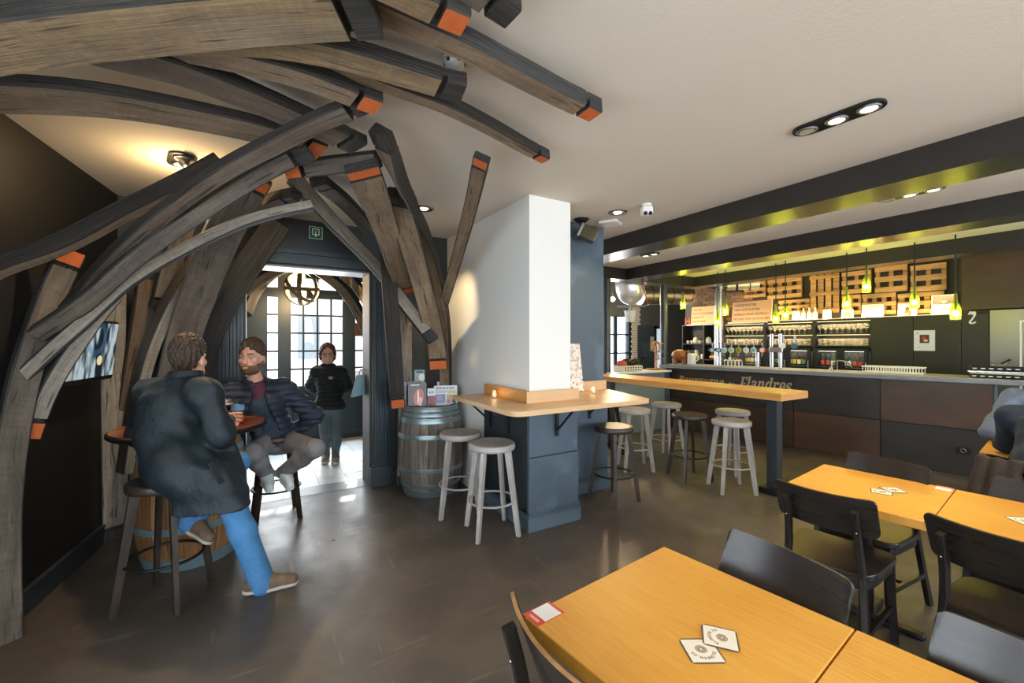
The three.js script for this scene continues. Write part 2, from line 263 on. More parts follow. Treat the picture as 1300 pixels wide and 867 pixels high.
  { const w = structGroup('window_4'); part('window_frame', merge([span(9.05, 9.12, 0.8, 2.5, 0.5, 0.56), span(9.05, 9.12, 0.8, 2.5, 2.24, 2.3), span(9.05, 9.12, 0.8, 0.86, 0.56, 2.24), span(9.05, 9.12, 2.44, 2.5, 0.56, 2.24)]), M.joinery, w); part('pane', span(9.08, 9.085, 0.86, 2.44, 0.56, 2.24), M.pane, w); }
  // ceiling beams over the bar
  const beams = structGroup('trim_4');
  for (const [x0, x1, mm] of [[3.65, 4.03, M.beam], [5.44, 5.8, M.beam], [7.28, 7.6, M.beam]]) part('ceiling_beam', span(x0, x1, 2.66, CEIL, -5.27, 3.15), mm, beams);
  part('cross_beam', span(3.3, 9.0, 2.66, 3.55, -5.55, -5.27), M.beam, beams);
}
// ---------- the vault of old curved staves ----------
// centre line given by points [px, py, depth]; w: wide face, t: thickness, n: which way the wide face looks (right, up, towards the lens)
function staveGeo(curve, N0, w, t, s0, s1, seed, nOff = 0, tilt = 0) {
  const R = rng(seed), n = Math.max(2, Math.round(curve.getLength() * (s1 - s0) / 0.09)), ch = Math.min(0.008, t * 0.2);
  const secs = []; let ph = R() * 9, am = 0.012;
  const L = curve.getLength();
  for (let i = 0; i <= n; i++) {
    const s = mix(s0, s1, i / n), p = curve.getPointAt(s), T = curve.getTangentAt(s);
    let N = N0.clone().addScaledVector(T, -N0.dot(T)).normalize(); const B = new THREE.Vector3().crossVectors(T, N);
    const ww = w * (1 + am * Math.sin(ph + s * L * 5)) / 2, tt = t * (1 + am * Math.sin(ph * 2 + s * L * 7)) / 2;
    const q = (a, b) => p.clone().addScaledVector(B, a).addScaledVector(N, b + nOff);
    // strips around: +N face, chamfer, +B face, chamfer, -N, ...
    secs.push({ d: s * L, c: [q(-ww + ch, tt), q(ww - ch, tt), q(ww, tt - ch), q(ww, -tt + ch), q(ww - ch, -tt), q(-ww + ch, -tt), q(-ww, -tt + ch), q(-ww, tt - ch)] });
  }
  const pos = [], uv = [], groups = [[], []];
  const push = (arr, tri) => arr.push(...tri);
  const quad = (arr, a, b, c, d, ua, ub, uc, ud) => { arr.push([a, ua], [b, ub], [c, uc], [a, ua], [c, uc], [d, ud]); };
  for (let k = 0; k < 8; k++) {
    const arr = (k === 0 || k === 4) ? groups[0] : groups[1]; const v0 = k * 0.31 + (seed % 13) * 0.07;
    for (let i = 0; i < n; i++) {
      const A = secs[i], C = secs[i + 1], j = (k + 1) % 8, wv = A.c[k].distanceTo(A.c[j]);
      quad(arr, A.c[k], C.c[k], C.c[j], A.c[j], [A.d, v0], [C.d, v0], [C.d, v0 + wv], [A.d, v0 + wv]);
    }
  }
  for (const [S, flip] of [[secs[0], false], [secs[n], true]]) for (let k = 1; k < 7; k++) {
    const a = [S.c[0], [0, 0]], b = [S.c[k], [0.02 * k, 0.05]], c = [S.c[k + 1], [0.02 * k, 0.1]]; groups[1].push(...(flip ? [a, c, b] : [a, b, c]));
  }
  const g = new THREE.BufferGeometry(), all = [...groups[0], ...groups[1]];
  g.setAttribute('position', new THREE.Float32BufferAttribute(all.flatMap(x => x[0].toArray()), 3));
  g.setAttribute('uv', new THREE.Float32BufferAttribute(all.flatMap(x => x[1]), 2));
  g.addGroup(0, groups[0].length, 0); g.addGroup(groups[0].length, groups[1].length, 1);
  const gg = toCreasedNormals(g, 0.5); gg.clearGroups(); gg.addGroup(0, groups[0].length, 0); gg.addGroup(groups[0].length, groups[1].length, 1);
  return gg;
}
let staveSeed = 11;
function facing(p, n) { // n: right, up, towards the room's viewpoint, seen from the stave itself
  const t = V(-p.x, 0, -p.z).normalize(), r = V(t.z, 0, -t.x); return r.multiplyScalar(n[0]).add(V(0, n[1], 0)).addScaledVector(t, n[2]).normalize();
}
function stave(label, pts, { w = 0.15, t = 0.07, n = [0, 0, 1], sawn = 0, aged = 0, start = '', end = '', bare = false } = {}) {
  const P = pts.map(p => p.isVector3 ? p : at(...p)); const curve = new THREE.CatmullRomCurve3(P, false, 'centripetal'); curve.arcLengthDivisions = 80;
  const L = curve.getLength(), N = facing(curve.getPointAt(0.5), n), seed = staveSeed += 7, o = thing('oak_stave', label, 'beam', [0, 0, 0], 0, undefined);
  const base = P[0].clone(); o.position.copy(base);
  const add = (name, g, m) => { g.translate(-base.x, -base.y, -base.z); return part(name, g, m, o); };
  const ms = [bare ? M.aged[aged] : M.sawn[sawn], M.aged[aged]]; const ge = 0.085 / L, gv = 0.028 / L;
  let a = 0, b = 1;
  for (const [which, s] of [[start, 0], [end, 1]]) {
    if (!which) continue;
    const e0 = s ? 1 - ge : 0, e1 = s ? 1 : ge, c0 = s ? 1 - ge - gv : ge - 0.002 / L, c1 = s ? 1 - ge + 0.002 / L : ge + gv; if (s) b = 1 - ge - gv; else a = ge + gv;
    if (which === 'orange') add('painted_end', staveGeo(curve, N, w * 0.99, t, e0, e1, seed + 1), [M.orange, M.aged[aged]]); else add('chime_end', staveGeo(curve, N, w * 0.99, t, e0, e1, seed + 1), [M.aged[aged], M.aged[aged]]);
    add('croze_groove', staveGeo(curve, N, w * 0.96, t * 0.55, c0 - (s ? 0.01 / L : 0), c1 + (s ? 0 : 0.01 / L), seed + 2, -t * 0.2), [M.aged[aged], M.aged[aged]]);
  }
  add('timber', staveGeo(curve, N, w, t, a, b, seed), ms);
  return o;
}
{
  const h = (px, py, y = 2.68) => { const p = atH(px, py, y); return p; };
  const dn = [0, -1, 0.12];
  // staves hugging the ceiling
  stave('broad light-brown stave crossing close over the left of the room, ending in a dark stub', [h(-120, 75, 2.56), h(0, 52, 2.6), h(150, 33, 2.62), h(300, 18, 2.66), h(475, 8, 2.69)], { w: 0.2, t: 0.08, n: dn, sawn: 1, end: 'dark' });
  stave('grey-brown ceiling stave with orange end tucked under the big arched stave', [h(-90, 120, 2.58), h(0, 120, 2.62), h(120, 127, 2.66), h(234, 145, 2.7), h(345, 170, 2.72), h(408, 190, 2.72)], { w: 0.2, t: 0.055, n: dn, sawn: 0, end: 'orange' });
  stave('dark brown ceiling stave with bare notched end beside the orange-ended ones', [h(60, 45, 2.68), h(127, 62, 2.7), h(224, 87, 2.7), h(311, 120, 2.71), h(380, 150, 2.72), h(455, 184, 2.72)], { w: 0.16, t: 0.06, n: dn, sawn: 4, end: 'dark' });
  stave('pale ceiling stave with a bolt hole and a small orange end', [h(190, 50, 2.74), h(250, 62, 2.73), h(330, 80, 2.72), h(400, 100, 2.71), h(450, 120, 2.71), h(480, 131, 2.71)], { w: 0.12, t: 0.065, n: dn, sawn: 0, aged: 0, end: 'orange' });
  stave('light ceiling stave with blunt dark end below the smoke detector', [h(210, 46, 2.71), h(334, 50, 2.71), h(430, 67, 2.71), h(500, 87, 2.71), h(562, 106, 2.71), h(588, 112, 2.71)], { w: 0.125, t: 0.065, n: dn, sawn: 1, aged: 0, end: 'dark' });
  stave('slender ceiling stave reaching out to a small orange tip above the wall stub', [h(360, 70, 2.78), h(443, 88, 2.77), h(500, 108, 2.77), h(560, 130, 2.77), h(617, 158, 2.77), h(667, 186, 2.77), h(692, 199, 2.77)], { w: 0.075, t: 0.07, n: dn, sawn: 0, aged: 0, end: 'orange' });
  stave('long ceiling stave running to an orange tip farthest out over the floor', [h(380, -40, 2.76), h(467, 0, 2.76), h(534, 30, 2.76), h(600, 61, 2.76), h(667, 96, 2.76), h(721, 124, 2.76), h(755, 140, 2.76)], { w: 0.1, t: 0.08, n: dn, sawn: 0, aged: 1, end: 'orange' });
  stave('ceiling stave with a big orange end at the top edge', [h(420, -60, 2.68), h(500, -20, 2.7), h(545, 2, 2.71), h(590, 22, 2.71)], { w: 0.1, t: 0.08, n: dn, sawn: 1, end: 'orange' });
  stave('dark ceiling stave with square bare end beside the big orange end', [h(520, -70, 2.75), h(590, -25, 2.75), h(650, 15, 2.75)], { w: 0.1, t: 0.07, n: dn, sawn: 2, end: 'dark' });
  // the arch over the barrel table: foot on the floor by the left wall
  const side = [0.35, -0.45, 0.8];
  stave('weathered grey stave standing on the floor by the left wall, orange top', [[6, 814.5, 2.27], [4, 720, 2.27], [5, 640, 2.28], [14, 560, 2.31], [28, 490, 2.38], [45, 432, 2.46], [66, 372, 2.55], [90, 320, 2.62]], { w: 0.125, t: 0.08, n: [0.25, 0, 1], sawn: 2, aged: 1, end: 'orange' });
  stave('dark stave rising from the left wall towards the recessed lamp', [[-30, 352, 2.2], [0, 337, 2.25], [45, 322, 2.3], [90, 304, 2.38], [150, 272, 2.5], [215, 240, 2.6], [280, 205, 2.72]], { w: 0.08, t: 0.1, n: [0.2, -0.9, 0.3], sawn: 0, aged: 0 });
  stave('heavy brown arched stave sweeping across the front of the vault', [[86, 396, 2.55], [127, 346, 2.48], [178, 296, 2.38], [228, 256, 2.3], [287, 215, 2.2], [350, 182, 2.12], [400, 157, 2.06], [468, 128, 2.0]], { w: 0.085, t: 0.07, n: side, sawn: 4, aged: 0, end: 'dark' });
  stave('blue-grey arched stave just below the heavy brown one', [[48, 424, 2.42], [85, 400, 2.42], [117, 377, 2.42], [152, 345, 2.42], [198, 308, 2.42], [254, 270, 2.42], [300, 240, 2.42], [355, 209, 2.42], [394, 193, 2.42]], { w: 0.09, t: 0.07, n: [0.2, -0.3, 1], sawn: 2, aged: 1, end: 'dark' });
  stave('slim pale arched stave, lowest long one of the vault', [[20, 488, 2.38], [60, 450, 2.42], [100, 415, 2.46], [125, 392, 2.5], [152, 367, 2.54], [190, 341, 2.6], [221, 324, 2.66], [260, 304, 2.74], [300, 286, 2.82], [340, 273, 2.9], [396, 261, 3.02]], { w: 0.07, t: 0.07, n: [0.1, 0.2, 1], sawn: 3, aged: 1 });
  stave('short pale stave below the arch with orange foot above black wall', [[36, 556, 2.42], [52, 512, 2.46], [72, 473, 2.5], [95, 438, 2.54], [118, 405, 2.58], [142, 376, 2.62]], { w: 0.085, t: 0.1, n: [0.3, 0, 1], sawn: 3, aged: 1, start: 'orange' });
  // uprights in the back left corner
  stave('straight pale plank upright beside the wall screen', [[146, 684, 3.45], [144, 560, 3.44], [142, 460, 3.44], [143, 372, 3.44]], { w: 0.17, t: 0.06, n: [0.3, 0, 1], sawn: 3, aged: 1, start: 'dark' });
  stave('brown plank leaning behind the barrel table', [[152, 679, 3.52], [160, 540, 3.52], [172, 460, 3.52], [188, 355, 3.5]], { w: 0.14, t: 0.06, n: [0.3, 0, 1], sawn: 4, aged: 2 });
  stave('grey stave hanging from the ceiling above the seated man in the coat', [[203, 392, 3.5], [218, 335, 3.4], [234, 288, 3.3], [262, 236, 3.15]], { w: 0.14, t: 0.07, n: [0.3, 0, 1], sawn: 2, aged: 0, start: 'dark' });
  stave('pale curved stave bowing down behind the seated man in the coat', [[160, 600, 3.4], [172, 520, 3.42], [184, 462, 3.42], [203, 412, 3.42], [228, 364, 3.4], [262, 318, 3.35]], { w: 0.09, t: 0.12, n: [0.5, 0, 1], sawn: 3, aged: 0 });
  stave('widest dark plank leaning from floor to ceiling behind the men', [[198, 673, 3.6], [216, 520, 3.58], [234, 430, 3.48], [257, 362, 3.38], [281, 302, 3.22], [322, 222, 2.98]], { w: 0.24, t: 0.07, n: [0.05, -0.1, 1], sawn: 2, aged: 1, end: 'orange' });
  stave('rough black-brown plank leaning beside the doorway', [[238, 664, 3.75], [250, 480, 3.7], [272, 412, 3.7], [306, 352, 3.72], [354, 283, 3.74]], { w: 0.2, t: 0.08, n: [0.1, -0.1, 1], bare: true, aged: 0 });
  // staves above and right of the doorway
  stave('dark horizontal stave under the ceiling at the crown of the vault', [h(364, 216, 2.66), h(420, 210, 2.7), h(480, 203, 2.72)], { w: 0.1, t: 0.11, n: [0, -0.5, 0.9], sawn: 2, aged: 0, start: 'orange' });
  stave('short grey stave slanting down behind the pale strut', [h(404, 230, 2.72), [440, 259, 3.5], [470, 292, 4.0]], { w: 0.12, t: 0.07, n: [-0.2, -0.5, 0.9], sawn: 2, aged: 0, start: 'dark' });
  stave('small dark stave stub at the heart of the vault', [[330, 262, 3.3], [350, 254, 3.2], [376, 248, 3.1]], { w: 0.09, t: 0.09, n: [0.5, -0.3, 0.9], sawn: 4, aged: 0, end: 'dark' });
  stave('slim pale strut running diagonally across the doorway head', [[372, 226, 3.15], [420, 280, 3.6], [483, 346, 4.32], [515, 388, 4.33], [550, 433, 4.26]], { w: 0.12, t: 0.06, n: [0.1, 0.1, 1], sawn: 3, aged: 1, end: 'dark' });
  stave('wide grey plank with broad orange top right of the crown', [[459, 211, 2.52], [478, 258, 3.0], [497, 312, 3.7], [514, 370, 4.5]], { w: 0.2, t: 0.06, n: [0, -0.35, 1], sawn: 0, aged: 0, start: 'orange', end: 'orange' });
  stave('black weathered upright on the door pilaster with orange foot', [[490, 282, 4.1], [494, 360, 4.25], [500, 440, 4.4], [505, 517, 4.48]], { w: 0.145, t: 0.09, n: [0.1, 0, 1], bare: true, aged: 0, start: 'dark', end: 'orange' });
  stave('pale upright plank standing between pilaster and grey barrel', [[513, 616, 4.68], [514, 500, 4.68], [514, 384, 4.68]], { w: 0.16, t: 0.05, n: [0.1, 0, 1], sawn: 3, aged: 1, start: 'dark' });
  stave('tall curved stave from ceiling down to the corner behind the grey barrel', [h(483, 168, 2.74), [498, 205, 2.55], [517, 248, 3.05], [535, 290, 3.7], [552, 345, 4.3], [564, 410, 4.66], [566, 520, 4.72], [566, 612, 4.74]], { w: 0.12, t: 0.08, n: [-0.45, -0.2, 1], sawn: 0, aged: 0, start: 'dark' });
  stave('thick curved stave with orange foot hanging above the grey barrel', [[508, 246, 3.1], [516, 288, 3.5], [530, 340, 3.95], [546, 402, 4.3], [555, 445, 4.45], [557, 468, 4.48]], { w: 0.19, t: 0.09, n: [-0.12, 0, 1], sawn: 0, aged: 0, start: 'dark', end: 'orange' });
  stave('straight brown stave with orange top leaning to the wall stub', [h(612, 200, 2.72), [598, 262, 3.25], [578, 336, 4.1], [559, 400, 4.7]], { w: 0.105, t: 0.05, n: [-0.05, -0.2, 1], sawn: 0, aged: 0, start: 'orange' });
}
// ---------- entrance lobby behind the doorway ----------
const ZL = -7.5;
{
  struct('wall_lobby_left', span(-0.85, -0.6, 0, 2.8, ZL, -5.15), M.darkWall);
  struct('wall_lobby_right', span(1.7, XS0, 0, 2.8, ZL, -5.15), M.darkWall);
  struct('ceiling_lobby', span(-0.85, XS0, 2.75, 2.85, ZL - 0.1, -5.15), M.darkWall);
  const fl = structGroup('floor_lobby');
  part('bedding', span(-0.85, XS0, -0.12, -0.012, ZL - 0.2, -4.9), M.grout, fl);
  part('threshold', span(-0.11, 1.07, -0.012, 0.002, -5.16, -4.88), M.threshold, fl);
  const tg = span(-0.148, 0.148, -0.012, 0, -0.148, 0.148), R = rng(5);
  for (let i = 0; i < 8; i++) for (let j = 0; j < 8; j++) { const m = part('tile', tg, M.tile[Math.floor(R() * 3)], fl); m.position.set(-0.45 + i * 0.3, (R() - 0.5) * 0.002, -5.31 - j * 0.3); }
  // glazed entrance: panes between bars, solid panel below
  const X0 = -0.6, X1 = 1.7, gl = structGroup('window_5'), F = [];
  const bay = (x0, x1, y0, y1, nx, ny, z = ZL) => {
    for (let i = 0; i <= nx; i++) { const x = mix(x0, x1, i / nx), w = (i === 0 || i === nx) ? 0.03 : 0.014; part('glazing_bar', span(x - w, x + w, y0, y1, z - 0.025, z + 0.025), M.joinery, gl); }
    for (let j = 0; j <= ny; j++) { const y = mix(y0, y1, j / ny); part('glazing_bar', span(x0, x1, y - 0.014, y + 0.014, z - 0.02, z + 0.02), M.joinery, gl); }
    const pg = span(0, (x1 - x0) / nx - 0.02, 0, (y1 - y0) / ny - 0.02, -0.002, 0.002);
    for (let i = 0; i < nx; i++) for (let j = 0; j < ny; j++) { const p = part('pane', pg, M.pane, gl); p.position.set(mix(x0, x1, i / nx) + 0.01, mix(y0, y1, j / ny) + 0.01, z); }
  };
  bay(0.1, 0.3, 0.88, 2.3, 1, 5); bay(0.42, 1.24, 0.88, 2.3, 4, 5); bay(1.38, 1.58, 0.88, 2.3, 1, 5);
  bay(0.1, 0.3, 2.42, 2.62, 1, 1); bay(0.42, 1.24, 2.42, 2.62, 2, 1); bay(1.38, 1.58, 2.42, 2.62, 1, 1);
  for (const [a, b, c, d] of [[X0, 0.1, 0, 2.75], [0.3, 0.42, 0, 2.75], [1.24, 1.38, 0, 2.75], [1.58, X1, 0, 2.75], [0.1, 0.3, 2.3, 2.42], [0.42, 1.24, 2.3, 2.42], [1.38, 1.58, 2.3, 2.42], [0.1, 0.3, 2.62, 2.75], [0.42, 1.24, 2.62, 2.75], [1.38, 1.58, 2.62, 2.75], [0.1, 0.3, 0, 0.88], [0.42, 1.24, 0, 0.88], [1.38, 1.58, 0, 0.88]]) part('frame_member', span(a, b, c, d, ZL - 0.06, ZL + 0.03), M.joinery, gl);
  for (const [a, b] of [[0.13, 0.27], [0.47, 0.8], [0.86, 1.19], [1.41, 1.55]]) part('raised_panel', rbox(b - a, 0.6, 0.03, 0.01, (a + b) / 2, 0.46, ZL + 0.03), M.joinery, gl);
  part('door_handle', rod(V(1.2, 1.0, ZL + 0.07), V(1.2, 1.18, ZL + 0.07), 0.012), M.chrome, gl);
  solo('notice', 'brown notice board in the narrow glazed light of the entrance', 'notice', rbox(0.17, 0.22, 0.01, 0.004), M.panelBrown[0], [1.48, 1.8, ZL + 0.05]);
  { const s = new THREE.Shape(); s.moveTo(-0.1, 0); s.lineTo(0.09, 0.02); s.lineTo(0.05, 0.24); s.lineTo(-0.03, 0.23); s.closePath(); const g = extrude(s, 0.04, 0.006); const o = thing('door_bag', 'pale blue paper bag hanging from a hook on the steel door jamb', 'bag', [1.0, 0.98, -5.08], 0.35); part('paper_bag', uvm(g), std({ color: lin(0.22, 0.36, 0.42), roughness: 0.7 }), o); part('handle', tube([V(-0.02, 0.23, 0.02), V(0.01, 0.3, 0.02), V(0.045, 0.235, 0.02)], 0.005, 10, 6), M.blackMetal, o); part('hook', rod(V(0.01, 0.298, 0.02), V(0.06, 0.3, 0.02), 0.006), M.chrome, o); }
  // lobby staves
  const g = (label, pts, o) => stave(label, pts, o);
  g('dark lobby arch stave springing from the left of the entrance', [[312, 398, 5.0], [322, 374, 5.2], [345, 348, 5.5], [385, 332, 5.9]], { w: 0.13, t: 0.08, n: [0.3, -0.5, 1], sawn: 2, aged: 0 });
  g('second lobby arch stave, just under the first beside the globe lamp', [[308, 372, 4.9], [335, 352, 5.1], [372, 335, 5.3]], { w: 0.12, t: 0.07, n: [0.3, -0.6, 1], sawn: 1, aged: 0 });
  g('long lobby arch stave curving down to the right jamb', [[380, 330, 5.6], [408, 346, 5.6], [436, 368, 5.55], [455, 396, 5.5], [470, 432, 5.4]], { w: 0.13, t: 0.09, n: [-0.4, -0.5, 1], sawn: 0, aged: 0 });
  g('upper lobby stave behind the right jamb', [[430, 338, 6.2], [452, 362, 6.1], [472, 392, 6.0]], { w: 0.14, t: 0.08, n: [-0.4, -0.5, 1], sawn: 1, aged: 0 });
  g('hanging lobby stave stub with orange end above the entrance', [[441, 382, 6.0], [438, 352, 6.0], [436, 328, 6.0]], { w: 0.13, t: 0.08, n: [0, 0, 1], sawn: 2, aged: 0 });
  // globe lamp of bent wood bands
  const c = at(383, 367, 5.75), lamp = thing('globe_lamp', 'round pendant lamp of bent wooden bands glowing in the entrance lobby', 'lamp', [c.x, c.y, c.z]);
  const hoop = (r, w) => { const s = new THREE.Shape(); const q = lathe([[r - 0.004, -w / 2], [r + 0.004, -w / 2], [r + 0.004, w / 2], [r - 0.004, w / 2], [r - 0.004, -w / 2]], 40); return q; };
  for (let k = 0; k < 3; k++) { const b = hoop(0.225, 0.055); b.rotateX(Math.PI / 2); b.rotateY(k * Math.PI / 3 + 0.3); part('wooden_band', b, M.sawn[1], lamp); }
  { const b = hoop(0.218, 0.05); b.rotateX(0.12); part('wooden_band', b, M.sawn[1], lamp); const b2 = hoop(0.222, 0.05); b2.rotateX(0.9); b2.rotateY(0.8); part('wooden_band', b2, M.sawn[1], lamp); }
  part('cord', rod(V(0, 0.02, 0), V(0, 2.75 - c.y, 0), 0.005), M.blackMetal, lamp);
  part('bulb', new THREE.SphereGeometry(0.055, 16, 12), new THREE.MeshStandardMaterial({ color: 0x000000, emissive: lin(1, 0.72, 0.32), emissiveIntensity: 10 }), lamp);
  const pl = new THREE.PointLight(lin(1, 0.7, 0.35), 7, 0, 2); pl.position.copy(c); pl.castShadow = true; pl.shadow.radius = 2.5; scene.add(pl);
  // the street outside
  const st = thing('town_house', 'white town house across the street with tall windows', 'building', [0, 0, -17]);
  part('facade', span(-10, 14, 0, 9, -0.3, 0), std({ color: lin(0.8, 0.79, 0.76), roughness: 0.9 }), st);
  const fr = span(-0.45, 0.45, 0, 1.7, 0, 0.06), pn = span(-0.37, 0.37, 0.08, 1.62, 0.03, 0.07);
  for (let i = 0; i < 7; i++) for (let j = 0; j < 3; j++) { const w = part('window', fr, M.white, st); w.position.set(-6 + i * 1.9, 0.9 + j * 2.6, 0); const p = part('pane', pn, std({ color: lin(0.25, 0.28, 0.3), roughness: 0.1 }), w); }
  const shop = thing('shop_front', 'red shop front with fascia across the street', 'shop', [3.6, 0, -16.6]);
  part('fascia', rbox(1.7, 0.26, 0.25, 0.03, 0, 2.75, 0), std({ color: lin(0.7, 0.03, 0.05), roughness: 0.5 }), shop); part('post', span(-0.85, -0.58, 0, 2.6, -0.2, 0.05), std({ color: lin(0.7, 0.03, 0.05), roughness: 0.5 }), shop);
  part('shop_window', span(-0.5, 0.85, 0.5, 2.5, -0.2, 0), std({ color: lin(0.6, 0.6, 0.6), roughness: 0.3 }), shop);
  struct('floor_street', span(-14, 20, -0.2, -0.05, -26, ZL - 0.2), std({ color: lin(0.42, 0.41, 0.4), roughness: 0.9 }));
}
// ---------- kitchen corner beyond the bar ----------
{
  const KZ = -9.2;
  struct('ceiling_kitchen', span(XS1, 13.5, 3.45, 3.6, -9.4, -5.55), M.darkWall);
  const wx0 = atZ(772, 430, KZ).x, wx1 = atZ(800, 430, KZ).x;
  struct('wall_kitchen', merge([span(XS1, 3.3, 0, 3.45, KZ - 0.2, KZ), span(5.9, wx0 - 1.4, 0, 3.45, KZ - 0.2, KZ), span(3.3, 5.9, 0, 0.95, KZ - 0.2, KZ), span(3.3, 5.9, 2.45, 3.45, KZ - 0.2, KZ), span(wx1, 13.5, 0, 3.45, KZ - 0.2, KZ), span(wx0 - 1.4, wx1, 0, 0.7, KZ - 0.2, KZ), span(wx0 - 1.4, wx1, 2.35, 3.45, KZ - 0.2, KZ)]), std({ color: lin(0.13, 0.15, 0.17), roughness: 0.7 }));
  struct('wall_kitchen_side', merge([span(13.3, 13.5, 0, 3.45, KZ, -6.7), span(9.3, 13.5, 0, 3.45, -6.75, -6.55)]), M.darkWall);
  const w = structGroup('window_6');
  for (let i = 0; i <= 4; i++) { const x = mix(wx0 - 1.4, wx1, i / 4); part('glazing_bar', span(x - 0.05, x + 0.05, 0.7, 2.35, KZ - 0.08, KZ), M.joinery, w); if (i < 4) for (let j = 0; j < 3; j++) part('pane', span(x + 0.05, mix(wx0 - 1.4, wx1, (i + 1) / 4) - 0.05, 0.72 + j * 0.55, 1.24 + j * 0.55, KZ - 0.05, KZ - 0.045), M.pane, w); }
  for (let j = 0; j <= 3; j++) part('glazing_bar', span(wx0 - 1.4, wx1, 0.68 + j * 0.55, 0.73 + j * 0.55, KZ - 0.07, KZ - 0.01), M.joinery, w);
  { const w2 = structGroup('window_10'); for (let i = 0; i <= 4; i++) { const x = 3.3 + i * 0.65; part('glazing_bar', span(x - 0.04, x + 0.04, 0.95, 2.45, KZ - 0.08, KZ), M.joinery, w2); if (i < 4) part('pane', span(x + 0.04, x + 0.61, 0.99, 2.41, KZ - 0.05, KZ - 0.045), M.pane, w2); } for (const y of [0.97, 2.43]) part('glazing_bar', span(3.3, 5.9, y - 0.03, y + 0.03, KZ - 0.08, KZ), M.joinery, w2); }
  // white brick strip, grey door, lit window
  const d0 = atZ(808, 430, KZ).x, d1 = atZ(829, 430, KZ).x, l1 = atZ(844, 430, KZ).x;
  const bs = structGroup('trim_5'); const bg = rbox(0.11, 0.065, 0.03, 0.006), Rb = rng(71);
  for (let j = 0; j < 30; j++) for (let i = 0; i < 3; i++) { const b = part('brick', bg, M.stub, bs); b.position.set(wx1 + 0.08 + i * 0.12 + (j % 2) * 0.05, 0.7 + j * 0.075, KZ + 0.01 + Rb() * 0.006); }
  const dr = structGroup('door_1'); part('door_leaf', rbox(d1 - d0, 2.1, 0.05, 0.01, (d0 + d1) / 2, 1.05, KZ + 0.03), M.blueGrey, dr); part('door_notice', span(d0 + 0.55, d0 + 0.72, 1.3, 1.75, KZ + 0.055, KZ + 0.06), M.white, dr); part('door_handle', rod(V(d0 + 0.1, 1.1, KZ + 0.09), V(d0 + 0.22, 1.1, KZ + 0.09), 0.015), M.chrome, dr);
  const lw = structGroup('window_7'); part('window_frame', merge([span(d1 + 0.03, l1, 0.6, 0.68, KZ, KZ + 0.06), span(d1 + 0.03, l1, 2.0, 2.08, KZ, KZ + 0.06), span(d1 + 0.03, d1 + 0.1, 0.6, 2.08, KZ, KZ + 0.06), span(l1 - 0.06, l1, 0.6, 2.08, KZ, KZ + 0.06)]), M.joinery, lw);
  part('lit_pane', span(d1 + 0.1, l1 - 0.06, 0.68, 2.0, KZ + 0.01, KZ + 0.02), new THREE.MeshStandardMaterial({ color: 0x222222, emissive: lin(0.75, 0.9, 1), emissiveIntensity: 0.7 }), lw);
  // steel posts under the cross beam and the low counter between them
  const posts = structGroup('trim_6');
  for (const x of [5.12, 6.56]) part('steel_post', cyl(0.065, 0.065, 2.66, x, 1.33, -5.4, 24), M.post, posts);
  const hc = thing('low_counter', 'blue-grey half-height counter with white top between the steel posts', 'counter', [5.8, 0, -5.4]);
  part('front_panel', span(-0.72, 0.66, 0, 1.04, -0.12, 0.1), std({ color: lin(0.2, 0.23, 0.26), roughness: 0.5 }), hc); part('corner_trim', span(0.66, 0.72, 0, 1.05, -0.12, 0.13), M.blueGrey, hc); part('counter_top', rbox(1.46, 0.035, 0.42, 0.008, 0, 1.06, 0), M.white, hc);
  // polished drum, duct and hopper hanging in the kitchen
  const bc = at(800, 362, 8.3), drum = thing('steel_drum', 'polished round steel extractor drum hanging beyond the bar', 'extractor', [bc.x, bc.y, bc.z], -YAW);
  const bd = new THREE.SphereGeometry(0.29, 28, 20); bd.scale(1, 1.35, 0.8); part('drum', bd, std({ color: lin(0.8, 0.8, 0.8), metalness: 0.6, roughness: 0.3 }), drum);
  const ring = new THREE.TorusGeometry(0.09, 0.015, 8, 24); ring.translate(-0.05, 0.18, 0.24); part('gauge_ring', ring, M.blackMetal, drum); const gd = new THREE.CylinderGeometry(0.07, 0.07, 0.03, 20); gd.rotateX(Math.PI / 2); gd.translate(-0.05, 0.18, 0.23); part('fan_grille', gd, M.panelDark, drum);
  part('red_cable', tube([V(0.05, 0.25, 0.25), V(0.12, 0.05, 0.26), V(0.22, -0.2, 0.22), V(0.3, -0.38, 0.15)], 0.01), std({ color: lin(0.55, 0.03, 0.03), roughness: 0.5 }), drum);
  part('yoke', merge([rod(V(-0.25, -0.42, 0), V(0.3, -0.42, 0), 0.018), rod(V(0, -0.35, 0), V(0, -0.5, 0), 0.03)]), M.steel, drum);
  part('hopper', lathe([[0.001, -0.72], [0.09, -0.72], [0.11, -0.52], [0.12, -0.52], [0.12, -0.5], [0.001, -0.5]], 20), M.white, drum); part('hanger', rod(V(0, 0.36, 0), V(0, 3.45 - bc.y, 0), 0.02), M.steel, drum);
  const duct = thing('steel_duct', 'fat shiny steel duct running across the kitchen ceiling', 'duct', [0, 0, 0]); const da = at(812, 375, 8.9), db = at(874, 375, 9.3), dc = at(915, 350, 9.9);
  part('hanger', rod(da.clone().lerp(db, 0.5), V((da.x + db.x) / 2, 3.45, (da.z + db.z) / 2), 0.012), M.steel, duct); part('duct_pipe', rod(da, db, 0.21, 0.21, 28), std({ color: lin(0.75, 0.68, 0.55), metalness: 1, roughness: 0.3 }), duct); for (const q of [0.15, 0.55, 0.95]) { const s = da.clone().lerp(db, q); part('duct_seam', rod(s, s.clone().add(db.clone().sub(da).normalize().multiplyScalar(0.03)), 0.217, 0.217, 28), M.steel, duct); }
